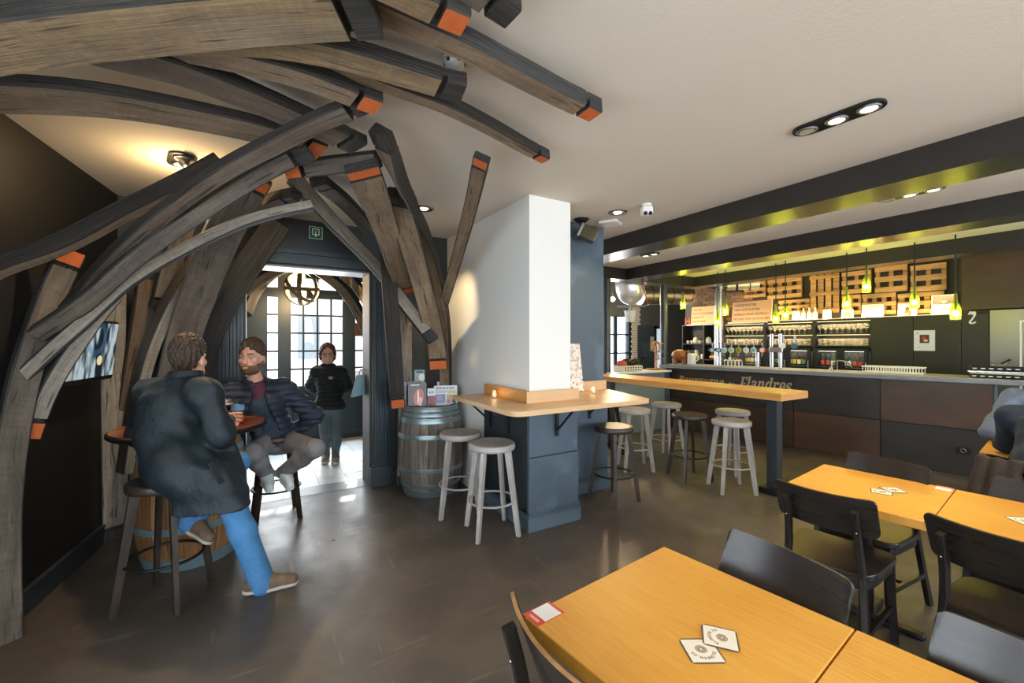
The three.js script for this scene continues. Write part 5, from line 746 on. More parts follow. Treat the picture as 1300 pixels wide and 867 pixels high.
// ---------- green bottle pendants over the bar ----------
{
  const body = lathe([[0.046, 0], [0.048, 0.01], [0.048, 0.13], [0.036, 0.18], [0.016, 0.22], [0.014, 0.3], [0.017, 0.302], [0.017, 0.315], [0.011, 0.315]], 20);
  const green = phys({ color: lin(0.64, 0.8, 0.15), transmission: 0.85, thickness: 0, roughness: 0.12, ior: 1.45, side: THREE.DoubleSide });
  const bulbM = new THREE.MeshStandardMaterial({ color: 0x111100, emissive: lin(1, 0.88, 0.35), emissiveIntensity: 22 });
  const names = ['lowest and nearest the steel door', 'before the paper notice', 'hung highest, over the rope print box', 'before the small display box', 'right one of the close pair by the longer menu board', 'left one of the close pair by the longer menu board', 'before the steel pipes, higher', 'before the steel pipes, lower', 'by the round steel post'];
  [[1213, 399], [1161, 385], [1100, 365], [1075, 387], [997, 401], [985, 406], [921, 396], [911, 410], [867, 388]].forEach(([px, py], k) => {
    const p = atX(px, py, k === 8 ? 6.75 : 7.0 + (k % 2) * 0.12), o = thing('bottle_pendant', 'green cut-bottle pendant lamp, ' + names[k], 'lamp', [p.x, p.y - 0.07, p.z]);
    part('bottle', body, green, o); part('bulb', (() => { const s = new THREE.SphereGeometry(0.036, 14, 12); s.translate(0, 0.075, 0); return s; })(), bulbM, o); part('socket', cyl(0.012, 0.012, 0.12, 0, 0.16, 0, 10), M.blackMetal, o);
    part('cord', rod(V(0, 0.22, 0), V(0, CEIL - p.y + 0.07, 0), 0.008, 0.008, 6), M.blackMetal, o);
    const l = new THREE.PointLight(lin(1, 0.74, 0.3), 0.7, 0, 2); l.position.set(p.x, p.y + 0.005, p.z); l.castShadow = true; scene.add(l);
  });
}
// ---------- lamps and devices on the ceiling ----------
{
  const glow = (i, c = [1, 0.82, 0.55]) => new THREE.MeshStandardMaterial({ color: 0x111111, emissive: lin(...c), emissiveIntensity: i });
  const lens = cyl(0.036, 0.036, 0.006, 0, 0, 0, 24), ringG = new THREE.TorusGeometry(0.046, 0.008, 8, 28); ringG.rotateX(Math.PI / 2);
  const spot = (x, y, z, power, tx = x, tz = z, ang = 0.95) => { const l = new THREE.SpotLight(lin(1, 0.76, 0.46), power, 0, ang, 0.7, 2); l.position.set(x, y, z); l.target.position.set(tx, 0, tz); l.castShadow = true; l.shadow.radius = 2; scene.add(l, l.target); };
  function triple(label, c, n, turn, power, lit) {
    const o = thing('recessed_light', label, 'lamp', [c[0], c[1], c[2]], turn), L = 0.13 * n + 0.04, s = roundRect(0.15, L, 0.07);
    const h = extrude(s, 0.008, 0.002); h.rotateX(Math.PI / 2); part('trim_plate', h.toNonIndexed(), M.blackMetal, o);
    for (let k = 0; k < n; k++) { const z = (k - (n - 1) / 2) * 0.145; const r = part('gimbal_ring', ringG, M.steel, o); r.position.set(0, -0.013, z); const b = part('lamp_lens', lens, glow(lit[k] ? 6 : 0.25), o); b.position.set(0, -0.014, z);
      if (lit[k]) { const w = V(0, -0.03, z).applyAxisAngle(V(0, 1, 0), turn).add(V(...c)); spot(w.x, w.y, w.z, power); } }
    return o;
  }
  const p1 = atH(1062, 150, CEIL); triple('black recessed triple spot in the plain ceiling before the first dark beam', [p1.x, CEIL - 0.002, p1.z], 3, 0.05, 3.2, [0, 1, 1]);
  const p2 = atH(1155, 246, CEIL); triple('black recessed triple spot between the dark beams, near end', [p2.x, CEIL - 0.002, p2.z], 3, 0.05, 3, [0, 1, 1]);
  const p3 = atH(825, 323, CEIL); triple('recessed double spot between the dark beams, far end by the pier', [p3.x, CEIL - 0.002, p3.z], 2, 0.05, 3, [1, 1]);
  const p4 = atH(231, 203, CEIL), o4 = triple('recessed double spot glowing above the barrel table vault', [p4.x, CEIL - 0.002, p4.z], 2, 0.2, 6, [1, 0]);
  { // tilted lamp body that washes the ceiling
    const b = part('tilted_lamp', (() => { const g = lathe([[0.02, 0.05], [0.045, 0], [0.04, 0], [0.018, 0.045]], 20); g.rotateX(2.4); return g; })(), M.steel, o4); b.position.set(0.02, -0.035, 0.06);
    const l = new THREE.PointLight(lin(1, 0.68, 0.32), 1.2, 0, 2); l.position.set(p4.x, CEIL - 0.17, p4.z - 0.05); l.castShadow = true; l.shadow.radius = 2; scene.add(l); }
  const p5 = atH(538, 265, CEIL), o5 = thing('recessed_light', 'round recessed spot behind the staves right of the doorway', 'lamp', [p5.x, CEIL, p5.z]);
  part('trim_plate', lathe([[0.05, -0.002], [0.075, -0.012], [0.09, -0.01], [0.095, 0]], 28), M.steel, o5); { const b = part('lamp_lens', lens, glow(6), o5); b.position.y = -0.006; }
  { const l = new THREE.SpotLight(lin(1, 0.72, 0.38), 7, 0, 0.45, 0.5, 2); l.position.set(p5.x, CEIL - 0.03, p5.z); l.target.position.set(1.98, 1.62, -4.6); l.castShadow = true; l.shadow.radius = 1; scene.add(l, l.target); }
  const p6 = atH(784, 270, CEIL), o6 = thing('recessed_light', 'small round recessed spot beside the white camera', 'lamp', [p6.x, CEIL, p6.z]);
  part('trim_plate', lathe([[0.045, -0.002], [0.07, -0.01], [0.085, -0.008], [0.09, 0]], 28), M.steel, o6); { const b = part('lamp_lens', lens, glow(8), o6); b.position.y = -0.006; } spot(p6.x, CEIL - 0.03, p6.z, 3.5, p6.x, p6.z, 1.1);
  const p7 = atH(821, 260, CEIL), o7 = thing('security_camera', 'small white security camera on the ceiling', 'camera', [p7.x, CEIL, p7.z], -YAW);
  part('mount', cyl(0.045, 0.045, 0.02, 0, -0.01, 0, 20), M.white, o7); part('housing', rbox(0.1, 0.08, 0.09, 0.02, 0, -0.06, 0), M.white, o7); for (const x of [-0.022, 0.022]) { const g = new THREE.SphereGeometry(0.018, 12, 8); g.translate(x, -0.09, 0.038); part('lens', g, M.blackMetal, o7); }
  const p8 = atH(775, 282, CEIL); solo('wireless_box', 'flat white wireless unit on the ceiling by the pier', 'device', (() => { const g = rbox(0.2, 0.03, 0.2, 0.014, 0, -0.0155, 0); return g; })(), M.white, [p8.x, CEIL, p8.z], 0.5);
  const p9 = atH(738, 279, CEIL), o9 = thing('spotlight', 'dark swivel spotlight with olive body hanging beside the white stub', 'spotlight', [p9.x, CEIL, p9.z], -YAW);
  part('ceiling_plate', lathe([[0.001, -0.035], [0.05, -0.03], [0.08, 0], [0.001, 0]], 24), M.blackMetal, o9); part('stem', rod(V(0, -0.03, 0), V(0, -0.1, 0), 0.02), M.blackMetal, o9);
  { const g = rbox(0.19, 0.13, 0.13, 0.012); g.rotateZ(-0.45); g.translate(0.06, -0.15, 0.01); part('lamp_body', g, std({ color: lin(0.07, 0.06, 0.03), roughness: 0.3, metalness: 0.4 }), o9); const q = rbox(0.03, 0.14, 0.14, 0.006); q.rotateZ(-0.45); q.translate(-0.02, -0.12, 0.01); part('rear_cap', q, M.steel, o9); }
  const p10 = atH(577, 72, CEIL), o10 = thing('smoke_detector', 'round white smoke detector between ceiling staves', 'smoke detector', [p10.x, CEIL, p10.z]);
  part('base', lathe([[0.001, -0.02], [0.05, -0.02], [0.052, 0], [0.001, 0]], 24), M.white, o10); part('dome', lathe([[0.001, -0.06], [0.022, -0.06], [0.024, -0.052], [0.042, -0.045], [0.048, -0.02], [0.001, -0.02]], 24), M.white, o10); for (let k = 0; k < 6; k++) { const g = box(0.012, 0.014, 0.004, 0, -0.036, 0.0455); g.rotateY(k * 1.047); part('vent_slot', g, M.blackMetal, o10); }
}
// ---------- things on the walls and the barrels ----------
{
  // emergency exit sign
  const e = atZ(401, 296, ZB + 0.01); const cv = document.createElement('canvas'); cv.width = cv.height = 128; const c = cv.getContext('2d'); c.fillStyle = '#0f5a41'; c.fillRect(0, 0, 128, 128); c.strokeStyle = '#dff2e8'; c.lineWidth = 5; c.strokeRect(4, 4, 120, 120); c.lineWidth = 9; c.strokeRect(34, 26, 60, 56); c.fillStyle = '#0f5a41'; c.fillRect(52, 60, 26, 40); c.fillStyle = '#dff2e8'; c.fillRect(59, 46, 10, 42); c.beginPath(); c.moveTo(44, 82); c.lineTo(84, 82); c.lineTo(64, 106); c.fill();
  const t = new THREE.CanvasTexture(cv); t.colorSpace = THREE.SRGBColorSpace; const gm = std({ color: 0x0f5a41 }), g = new THREE.BoxGeometry(0.13, 0.13, 0.006); solo('exit_sign', 'green square exit sign above the doorway', 'sign', g, [gm, gm, gm, gm, std({ map: t, roughness: 0.4 }), gm], [e.x, e.y, ZB + 0.005]);
  // wall screen
  const wd = Math.atan2(-1.2 + 1.025, -3.412 + 4.866); const s0 = at(112, 446, 2.97); const o = thing('wall_screen', 'flat screen on the black wall showing a blurred street picture', 'television', [s0.x, s0.y, s0.z], Math.PI / 2 + wd);
  const st = texture(256, 144, (u, v) => { const n = fbm(u, v, 5, 3, 3, 1201), cst = smooth(0.35, 0.65, fbm(u, v, 9, 2, 3, 1213)); let c = mix3([0.1, 0.14, 0.17], [0.75, 0.82, 0.84], cst); const d = Math.hypot((u - 0.55) * 1.6, v - 0.72); if (d < 0.33 && d > 0.22) c = mix3(c, [0.3, 0.5, 0.7], 0.45); if (Math.hypot((u - 0.66) * 1.5, v - 0.3) < 0.09) c = [0.95, 0.9, 0.7]; if (u < 0.2) c = mix3(c, [0.55, 0.5, 0.4], 0.6 * n); return c; });
  const frame = rbox(0.74, 0.44, 0.045, 0.01, 0, 0, 0), scr = new THREE.BoxGeometry(0.7, 0.39, 0.004); const tilt = 0.1; frame.rotateX(tilt); part('housing', frame, M.blackMetal, o); scr.translate(0, 0.008, 0.024); scr.rotateX(tilt);
  part('screen', scr, new THREE.MeshStandardMaterial({ color: 0x050505, emissive: 0xffffff, emissiveMap: st, emissiveIntensity: 0.75, roughness: 0.3 }), o); part('wall_arm', rbox(0.12, 0.12, 0.16, 0.01, 0, 0, -0.09), M.blackMetal, o);
  { const l = new THREE.RectAreaLight(lin(0.8, 0.9, 1), 0.5, 0.68, 0.38); const q = V(0, 0, 0.06).applyAxisAngle(V(0, 1, 0), Math.PI / 2 + wd); l.position.copy(s0).add(q); l.rotation.y = Math.PI / 2 + wd + Math.PI; scene.add(l); }
  // wall socket
  const so = at(110, 662, 3.28); const ox = thing('wall_socket', 'black double wall socket low on the black wall', 'socket', [so.x - 0.02, so.y, so.z], Math.PI / 2 + wd); part('cover', rbox(0.085, 0.16, 0.012, 0.006, 0, 0, 0), M.blackMetal, ox); for (const y of [-0.037, 0.037]) { const r = new THREE.TorusGeometry(0.022, 0.004, 8, 20); r.translate(0, y, 0.007); part('socket_ring', r.toNonIndexed(), M.steel, ox); }
  // magazines and leaflets on the grey barrel
  const mag = (label, w, h, px, py, dz, tx, lean, turn, y0 = 0.905) => { const p = atZ(px, py, -4.4 + dz); const mm = std({ map: tx, roughness: 0.3 }), ed = M.cream, gg = new THREE.BoxGeometry(w, h, 0.008); gg.translate(0, h / 2, 0); gg.rotateX(-lean); return solo('magazine', label, 'magazine', gg, [ed, ed, ed, ed, mm, ed], [p.x, y0, p.z], turn); };
  const canvasTex = f => { const k = document.createElement('canvas'); k.width = 192; k.height = 256; const d = k.getContext('2d'); f(d); const q = new THREE.CanvasTexture(k); q.colorSpace = THREE.SRGBColorSpace; return q; };
  const black = canvasTex(d => { d.fillStyle = '#16171b'; d.fillRect(0, 0, 192, 256); d.fillStyle = '#b04a42'; d.beginPath(); d.ellipse(110, 150, 52, 86, 0.2, 0, 7); d.fill(); d.fillStyle = '#e3a48f'; d.beginPath(); d.ellipse(120, 190, 30, 44, 0.3, 0, 7); d.fill(); d.fillStyle = '#f0dfd6'; d.beginPath(); d.ellipse(104, 130, 8, 60, 0, 0, 7); d.fill(); d.fillStyle = '#ddd'; d.fillRect(30, 20, 90, 8); });
  const news = canvasTex(d => { d.fillStyle = '#cfd6dd'; d.fillRect(0, 0, 192, 256); d.fillStyle = '#1c2430'; d.font = 'bold 40px sans-serif'; d.fillText('BROUW!', 12, 46, 168); d.fillRect(10, 58, 172, 3); d.font = 'bold 22px sans-serif'; d.fillStyle = '#2b3440'; d.fillText('BIERFEEST', 14, 90, 100); d.fillStyle = '#c7b04a'; d.fillRect(118, 70, 62, 30); d.fillStyle = '#5d6aa6'; d.fillRect(10, 112, 82, 110); d.fillStyle = '#8d86b8'; d.fillRect(26, 130, 40, 60); d.fillStyle = '#b9a34c'; d.fillRect(104, 120, 76, 48); d.fillStyle = '#b5605c'; d.fillRect(104, 176, 34, 50); d.fillStyle = '#2d2f35'; d.fillRect(146, 176, 34, 50); });
  const red = canvasTex(d => { d.fillStyle = '#c9d4db'; d.fillRect(0, 0, 192, 256); d.fillStyle = '#7d1230'; d.fillRect(0, 100, 192, 156); d.fillStyle = '#35547a'; d.fillRect(40, 40, 30, 30); d.fillRect(90, 40, 40, 20); });
  const blue = canvasTex(d => { d.fillStyle = '#8fb0c9'; d.fillRect(0, 0, 192, 256); d.fillStyle = '#d9ebf4'; d.beginPath(); d.arc(140, 120, 60, 0, 7); d.fill(); d.fillStyle = '#2f4d68'; d.fillRect(30, 20, 130, 24); d.fillStyle = '#e0843a'; d.fillRect(20, 110, 34, 30); });
  mag('black magazine with red face-like picture on the barrel', 0.19, 0.26, 530, 500, 0.05, black, 0.1, -0.25); mag('second black magazine tucked behind the first on the barrel', 0.19, 0.27, 524, 498, -0.02, black, 0.06, -0.1);
  mag('white newspaper-like magazine headed BROUW on the barrel', 0.25, 0.215, 566, 505, 0.06, news, 0.12, -0.3); mag('narrow maroon and white leaflet on the barrel', 0.085, 0.2, 548, 505, 0.12, red, 0.08, -0.35); mag('pale leaflet standing askew behind the newspaper', 0.13, 0.25, 563, 495, -0.04, red, 0.1, 0.1);
  const bp = atZ(533, 480, ZB + 0.02); solo('wall_card', 'small pale blue card pinned to the dark wall behind the barrel', 'card', new THREE.BoxGeometry(0.12, 0.18, 0.004), [M.cream, M.cream, M.cream, M.cream, std({ map: blue, roughness: 0.4 }), M.cream], [bp.x, bp.y, ZB + 0.012]);
  for (const [dx, l] of [[-0.1, 'left clear plastic cup'], [0.0, 'right clear plastic cup']]) solo('clear_cup', l + ' on the barrel below the black magazine', 'cup', lathe([[0.001, 0], [0.025, 0], [0.032, 0.07], [0.03, 0.07], [0.024, 0.003], [0.001, 0.003]], 16), M.glass, [1.55 + dx, 0.881, -4.26]);
}
// ---------- people ----------
// distance fields meshed by surface nets
function netMesh(f, lo, hi, cell) {
  const n = [0, 1, 2].map(k => Math.ceil((hi[k] - lo[k]) / cell) + 1), [nx, ny, nz] = n, val = new Float32Array(nx * ny * nz);
  for (let k = 0, i = 0; k < nz; k++) for (let j = 0; j < ny; j++) for (let q = 0; q < nx; q++, i++) val[i] = f(lo[0] + q * cell, lo[1] + j * cell, lo[2] + k * cell);
  const idx = new Int32Array(nx * ny * nz).fill(-1), pos = [], tri = [], at3 = (x, y, z) => x + nx * (y + ny * z);
  const off = [[0, 0, 0], [1, 0, 0], [0, 1, 0], [1, 1, 0], [0, 0, 1], [1, 0, 1], [0, 1, 1], [1, 1, 1]], ed = [[0, 1], [2, 3], [4, 5], [6, 7], [0, 2], [1, 3], [4, 6], [5, 7], [0, 4], [1, 5], [2, 6], [3, 7]];
  for (let z = 0; z < nz - 1; z++) for (let y = 0; y < ny - 1; y++) for (let x = 0; x < nx - 1; x++) {
    let m = 0; const v = off.map((o, k) => { const d = val[at3(x + o[0], y + o[1], z + o[2])]; if (d < 0) m |= 1 << k; return d; }); if (m === 0 || m === 255) continue;
    let c = 0, sx = 0, sy = 0, sz = 0; for (const [a, b] of ed) { if ((v[a] < 0) === (v[b] < 0)) continue; const t = v[a] / (v[a] - v[b]); sx += off[a][0] + t * (off[b][0] - off[a][0]); sy += off[a][1] + t * (off[b][1] - off[a][1]); sz += off[a][2] + t * (off[b][2] - off[a][2]); c++; }
    idx[at3(x, y, z)] = pos.length / 3; pos.push(lo[0] + (x + sx / c) * cell, lo[1] + (y + sy / c) * cell, lo[2] + (z + sz / c) * cell);
  }
  const quad = (a, b, c, d, flip) => { if (a < 0 || b < 0 || c < 0 || d < 0) return; if (flip) tri.push(a, c, b, a, d, c); else tri.push(a, b, c, a, c, d); };
  for (let z = 1; z < nz - 1; z++) for (let y = 1; y < ny - 1; y++) for (let x = 1; x < nx - 1; x++) {
    const d = val[at3(x, y, z)] < 0;
    if (d !== val[at3(x + 1, y, z)] < 0) quad(idx[at3(x, y - 1, z - 1)], idx[at3(x, y, z - 1)], idx[at3(x, y, z)], idx[at3(x, y - 1, z)], !d);
    if (d !== val[at3(x, y + 1, z)] < 0) quad(idx[at3(x - 1, y, z - 1)], idx[at3(x - 1, y, z)], idx[at3(x, y, z)], idx[at3(x, y, z - 1)], !d);
    if (d !== val[at3(x, y, z + 1)] < 0) quad(idx[at3(x - 1, y - 1, z)], idx[at3(x, y - 1, z)], idx[at3(x, y, z)], idx[at3(x - 1, y, z)], !d);
  }
  const g = new THREE.BufferGeometry(), nor = [], e = cell * 0.6;
  for (let i = 0; i < pos.length; i += 3) { const x = pos[i], y = pos[i + 1], z = pos[i + 2]; let a = f(x + e, y, z) - f(x - e, y, z), b = f(x, y + e, z) - f(x, y - e, z), c = f(x, y, z + e) - f(x, y, z - e); const l = Math.hypot(a, b, c) || 1; nor.push(a / l, b / l, c / l); }
  g.setAttribute('position', new THREE.Float32BufferAttribute(pos, 3)); g.setAttribute('normal', new THREE.Float32BufferAttribute(nor, 3)); g.setIndex(tri);
  const uv = new Float32Array(pos.length / 3 * 2); for (let i = 0; i < pos.length / 3; i++) { uv[2 * i] = pos[3 * i] + pos[3 * i + 2] * 0.7; uv[2 * i + 1] = pos[3 * i + 1]; } g.setAttribute('uv', new THREE.BufferAttribute(uv, 2)); return g;
}
const smin = (a, b, k) => { const h = Math.max(k - Math.abs(a - b), 0) / k; return Math.min(a, b) - h * h * k * 0.25; };
function cap(a, b, ra, rb = ra) { // tapered capsule
  const ax = a.x, ay = a.y, az = a.z, bx = b.x - ax, by = b.y - ay, bz = b.z - az, bb = bx * bx + by * by + bz * bz || 1e-9;
  const fn = (x, y, z) => { const px = x - ax, py = y - ay, pz = z - az; let t = (px * bx + py * by + pz * bz) / bb; t = t < 0 ? 0 : t > 1 ? 1 : t; return Math.hypot(px - bx * t, py - by * t, pz - bz * t) - (ra + (rb - ra) * t); };
  const R = Math.max(ra, rb); fn.lo = [Math.min(a.x, b.x) - R, Math.min(a.y, b.y) - R, Math.min(a.z, b.z) - R]; fn.hi = [Math.max(a.x, b.x) + R, Math.max(a.y, b.y) + R, Math.max(a.z, b.z) + R]; return fn;
}
function ell(c, r, rot) { // ellipsoid, rot: quaternion of its axes
  const inv = rot ? rot.clone().invert() : null, q = V(0, 0, 0), R = Math.max(...r); const fn = (x, y, z) => { q.set(x - c.x, y - c.y, z - c.z); if (inv) q.applyQuaternion(inv); const a = q.x / r[0], b = q.y / r[1], d = q.z / r[2], k0 = Math.hypot(a, b, d), k1 = Math.hypot(a / r[0], b / r[1], d / r[2]) || 1e-6; return k0 * (k0 - 1) / k1; };
  fn.lo = [c.x - R, c.y - R, c.z - R]; fn.hi = [c.x + R, c.y + R, c.z + R]; return fn;
}
function union(list, k = 0.04) {
  const fn = (x, y, z) => { let d = 1e3; for (const s of list) { const l = s.lo, h = s.hi; if (x < l[0] - 0.12 || x > h[0] + 0.12 || y < l[1] - 0.12 || y > h[1] + 0.12 || z < l[2] - 0.12 || z > h[2] + 0.12) { d = Math.min(d, 0.12); continue; } d = smin(d, s(x, y, z), k); } return d; };
  fn.lo = [0, 1, 2].map(i => Math.min(...list.map(s => s.lo[i]))); fn.hi = [0, 1, 2].map(i => Math.max(...list.map(s => s.hi[i]))); return fn;
}
function meshOf(f, cell, pad = 0.03) { return netMesh(f, f.lo.map(v => v - pad), f.hi.map(v => v + pad), cell); }
const with_ = (f, fn) => { fn.lo = f.lo; fn.hi = f.hi; return fn; };
// head in its own axes: y up, z forward, origin between the ears
function headFields(q, c, s = 1, beard = false) {
  const L = (x, y, z) => V(x * s, y * s, z * s).applyQuaternion(q).add(c);
  const base = union([ell(L(0, 0.03, -0.012), [0.074 * s, 0.098 * s, 0.094 * s], q), ell(L(0, -0.045, 0.022), [0.056 * s, 0.07 * s, 0.066 * s], q), cap(L(-0.035, -0.075, 0.03), L(0.035, -0.075, 0.03), 0.028 * s), ell(L(0, -0.088, 0.062), [0.024 * s, 0.02 * s, 0.02 * s], q)], 0.03 * s);
  const feat = [cap(L(0, 0.018, 0.078), L(0, -0.022, 0.1), 0.009 * s, 0.012 * s), ell(L(0, -0.026, 0.098), [0.017 * s, 0.012 * s, 0.014 * s], q), cap(L(-0.045, 0.03, 0.066), L(-0.015, 0.034, 0.08), 0.01 * s), cap(L(0.045, 0.03, 0.066), L(0.015, 0.034, 0.08), 0.01 * s), cap(L(-0.02, -0.057, 0.078), L(0.02, -0.057, 0.078), 0.009 * s), cap(L(-0.016, -0.067, 0.078), L(0.016, -0.067, 0.078), 0.009 * s), ell(L(-0.046, -0.015, 0.056), [0.02 * s, 0.02 * s, 0.018 * s], q), ell(L(0.046, -0.015, 0.056), [0.02 * s, 0.02 * s, 0.018 * s], q)];
  const ears = [-1, 1].map(k => ell(L(k * 0.079, -0.005, -0.008), [0.011 * s, 0.032 * s, 0.02 * s], q)); const eyes = [-1, 1].map(k => ell(L(k * 0.031, 0.008, 0.088), [0.02 * s, 0.012 * s, 0.016 * s], q));
  const all = union([base, ...feat, ...ears], 0.014 * s); const f = with_(all, (x, y, z) => Math.max(all(x, y, z), -(eyes[0](x, y, z) + 0.004), -(eyes[1](x, y, z) + 0.004)) );
  return { L, base, head: with_(all, (x, y, z) => { let d = all(x, y, z); for (const e of eyes) { const v = -e(x, y, z); const h = Math.max(0.01 - Math.abs(d - v), 0) / 0.01; d = Math.max(d, v) + h * h * 0.0025; } return d; }) };
}
// a hand in its own axes: wrist at the origin, fingers along y, palm towards z; curl bends the fingers towards z
function handField(q, c, side, curl = [0.5, 0.7, 0.5], s = 1, spread = 0.06) {
  const L = v => v.clone().multiplyScalar(s).applyQuaternion(q).add(c), list = [];
  list.push(cap(L(V(0, -0.03, 0)), L(V(0, 0.02, 0)), 0.025 * s, 0.026 * s));
  const xs = [-0.03, -0.01, 0.01, 0.029], len = [[0.042, 0.026, 0.02], [0.047, 0.03, 0.022], [0.044, 0.028, 0.021], [0.034, 0.021, 0.018]];
  xs.forEach((x, i) => { let p = V(x * 0.5, 0.015, 0), k = V(x, 0.085 - Math.abs(i - 1.3) * 0.004, 0); list.push(cap(L(p), L(k), 0.017 * s, 0.0115 * s)); let a = 0; let d = k; len[i].forEach((l, j) => { a += curl[j]; const e = V(d.x + Math.sin((i - 1.5) * spread) * l, d.y + Math.cos(a) * l, d.z + Math.sin(a) * l); list.push(cap(L(d), L(e), (0.0096 - j * 0.0008) * s, (0.009 - j * 0.0009) * s)); d = e; }); });
  let t = V(-side * -0.02, 0.02, 0.006), sx = side; const t1 = V(sx * 0.042, 0.05, 0.018), t2 = V(sx * 0.05, 0.078, 0.034), t3 = V(sx * 0.046, 0.1, 0.048); list.push(cap(L(V(sx * 0.015, 0.012, 0.004)), L(t1), 0.017 * s, 0.0125 * s), cap(L(t1), L(t2), 0.012 * s, 0.0105 * s), cap(L(t2), L(t3), 0.0103 * s, 0.0085 * s));
  return union(list, 0.009);
}
function quatFrom(up, fwd) { const y = up.clone().normalize(), z = fwd.clone().addScaledVector(y, -fwd.dot(y)).normalize(), x = new THREE.Vector3().crossVectors(y, z); return new THREE.Quaternion().setFromRotationMatrix(new THREE.Matrix4().makeBasis(x, y, z)); }
const SKIN = std({ map: texture(128, 128, (u, v) => mix3(hex(0xc99279), hex(0xdcab92), fbm(u, v, 6, 6, 4, 1301)), true, 0.1, 0.1), roughness: 0.5 });
const hairMap = texture(128, 128, (u, v) => 0.45 + 0.55 * fbm(u, v, 30, 4, 3, 1371), false, 0.08, 0.1), hairBump = bumpTex(1310, 40, 5, 3, [0.08, 0.1], 128);
const HAIR = (d, l) => std({ color: l, map: hairMap, roughness: 0.55, bumpMap: hairBump, bumpScale: 0.004 });
const clothMap = texture(256, 256, (u, v) => 0.62 + 0.38 * (0.5 * fbm(u, v, 6, 6, 4, 1350) + 0.5 * fbm(u, v, 60, 60, 2, 1353)), false, 0.5, 0.5), clothBump = bumpTex(1320, 9, 9, 4, [0.35, 0.35]);
const fabric = (d, l, seed, o = {}) => std({ color: l, map: clothMap, roughness: 0.8, bumpMap: clothBump, bumpScale: 0.006, ...o });
const JEANS = fabric(0x2a5f95, 0x4f8cc4, 1330), CHINO = fabric(0x6f6e72, 0x8b898c, 1340), LEGGING = fabric(0x4a565c, 0x5f6c72, 1345);
const eyeW = std({ color: lin(0.42, 0.4, 0.38), roughness: 0.2 }), iris = std({ color: lin(0.06, 0.05, 0.04), roughness: 0.2 });
const GRID = 0.012;
function bodyField(J, r = 1) { // bare figure from joints
  const m = (a, b, t = 0.5) => a.clone().lerp(b, t), c = (a, b, x, y) => cap(a, b, x * r, y * r), l = [];
  const sm = m(J.ls, J.rs), hm = m(J.lh, J.rh);
  l.push(c(hm, J.waist, 0.115, 0.105), c(J.waist, J.chest, 0.105, 0.12), c(J.chest, m(J.chest, sm, 0.7), 0.12, 0.085), c(m(J.ls, sm, 0.25), m(J.rs, sm, 0.25), 0.06, 0.06), c(J.lh, J.rh, 0.09, 0.09), c(sm, J.neck, 0.06, 0.052), c(J.neck, J.head.clone().add(V(0, -0.05, 0)), 0.052, 0.05));
  for (const k of ['l', 'r']) l.push(c(J[k + 's'], J[k + 'e'], 0.05, 0.041), c(J[k + 'e'], J[k + 'w'], 0.04, 0.027), c(J[k + 'h'], J[k + 'k'], 0.082, 0.057), c(J[k + 'k'], m(J[k + 'k'], J[k + 'a'], 0.35), 0.055, 0.055), c(m(J[k + 'k'], J[k + 'a'], 0.35), J[k + 'a'], 0.055, 0.036), c(J[k + 'a'], J[k + 'a'].clone().add(J[k + 't'].clone().sub(J[k + 'a']).clampLength(0, 0.05)), 0.034, 0.016));
  return union(l, 0.045);
}
function person(label, J, opt) {
  const base = V(J.lh.x, 0, J.lh.z), o = thing('person', label, 'person', [base.x, 0, base.z]);
  const loc = {}; for (const k in J) loc[k] = J[k].clone().sub(base); J = loc;
  const hq = quatFrom(opt.up ?? V(0, 1, 0), opt.face), H = headFields(hq, J.head, opt.hs ?? 1);
  const parts = [meshOf(bodyField(J, opt.thin ?? 1), GRID), meshOf(H.head, 0.0042, 0.012)];
  for (const k of ['l', 'r']) { const h = opt[k + 'hand']; if (h) parts.push(meshOf(handField(quatFrom(h.dir, h.palm), J[k + 'w'], k === 'l' ? -1 : 1, h.curl), 0.0036, 0.012)); }
  part('body', merge(parts), opt.skin ?? SKIN, o);
  if (opt.eyes !== false) for (const k of [-1, 1]) { const e = new THREE.SphereGeometry(0.0118 * (opt.hs ?? 1), 12, 10), p = H.L(k * 0.031, 0.008, 0.0685); e.translate(p.x, p.y, p.z); const w = part('eye', e, eyeW, o), i = new THREE.SphereGeometry(0.0068, 10, 8), pi = H.L(k * 0.031 + (opt.gaze ?? 0), 0.008, 0.0755); i.translate(pi.x, pi.y, pi.z); part('iris', i, iris, w); }
  opt.dress(o, J, H); return o;
}
const garment = (o, name, f, mat, label, cell = GRID) => part(name, meshOf(f, cell, 0.035), mat, o, label);
function cut(f, p, n) { const nn = n.clone().normalize(); return with_(f, (x, y, z) => Math.max(f(x, y, z), (x - p.x) * nn.x + (y - p.y) * nn.y + (z - p.z) * nn.z)); }
function trousers(o, J, mat, label, ex = 0.012, legs = 1) {
  const l = [cap(J.lh, J.rh, 0.1 + ex, 0.1 + ex), cap(J.lh.clone().lerp(J.rh, 0.5), J.waist.clone().lerp(J.lh.clone().lerp(J.rh, 0.5), 0.35), 0.115 + ex, 0.115 + ex)];
  for (const k of ['l', 'r']) { const a = J[k + 'a'].clone().lerp(J[k + 'k'], -0.07); l.push(cap(J[k + 'h'], J[k + 'k'], 0.09 + ex, 0.062 + ex), cap(J[k + 'k'], J[k + 'k'].clone().lerp(a, 0.4), 0.062 + ex, 0.06 + ex), cap(J[k + 'k'].clone().lerp(a, 0.4), a, 0.06 + ex, (0.046 + ex) * legs)); }
  let f = union(l, 0.04); garment(o, 'trousers', f, mat, label);
}
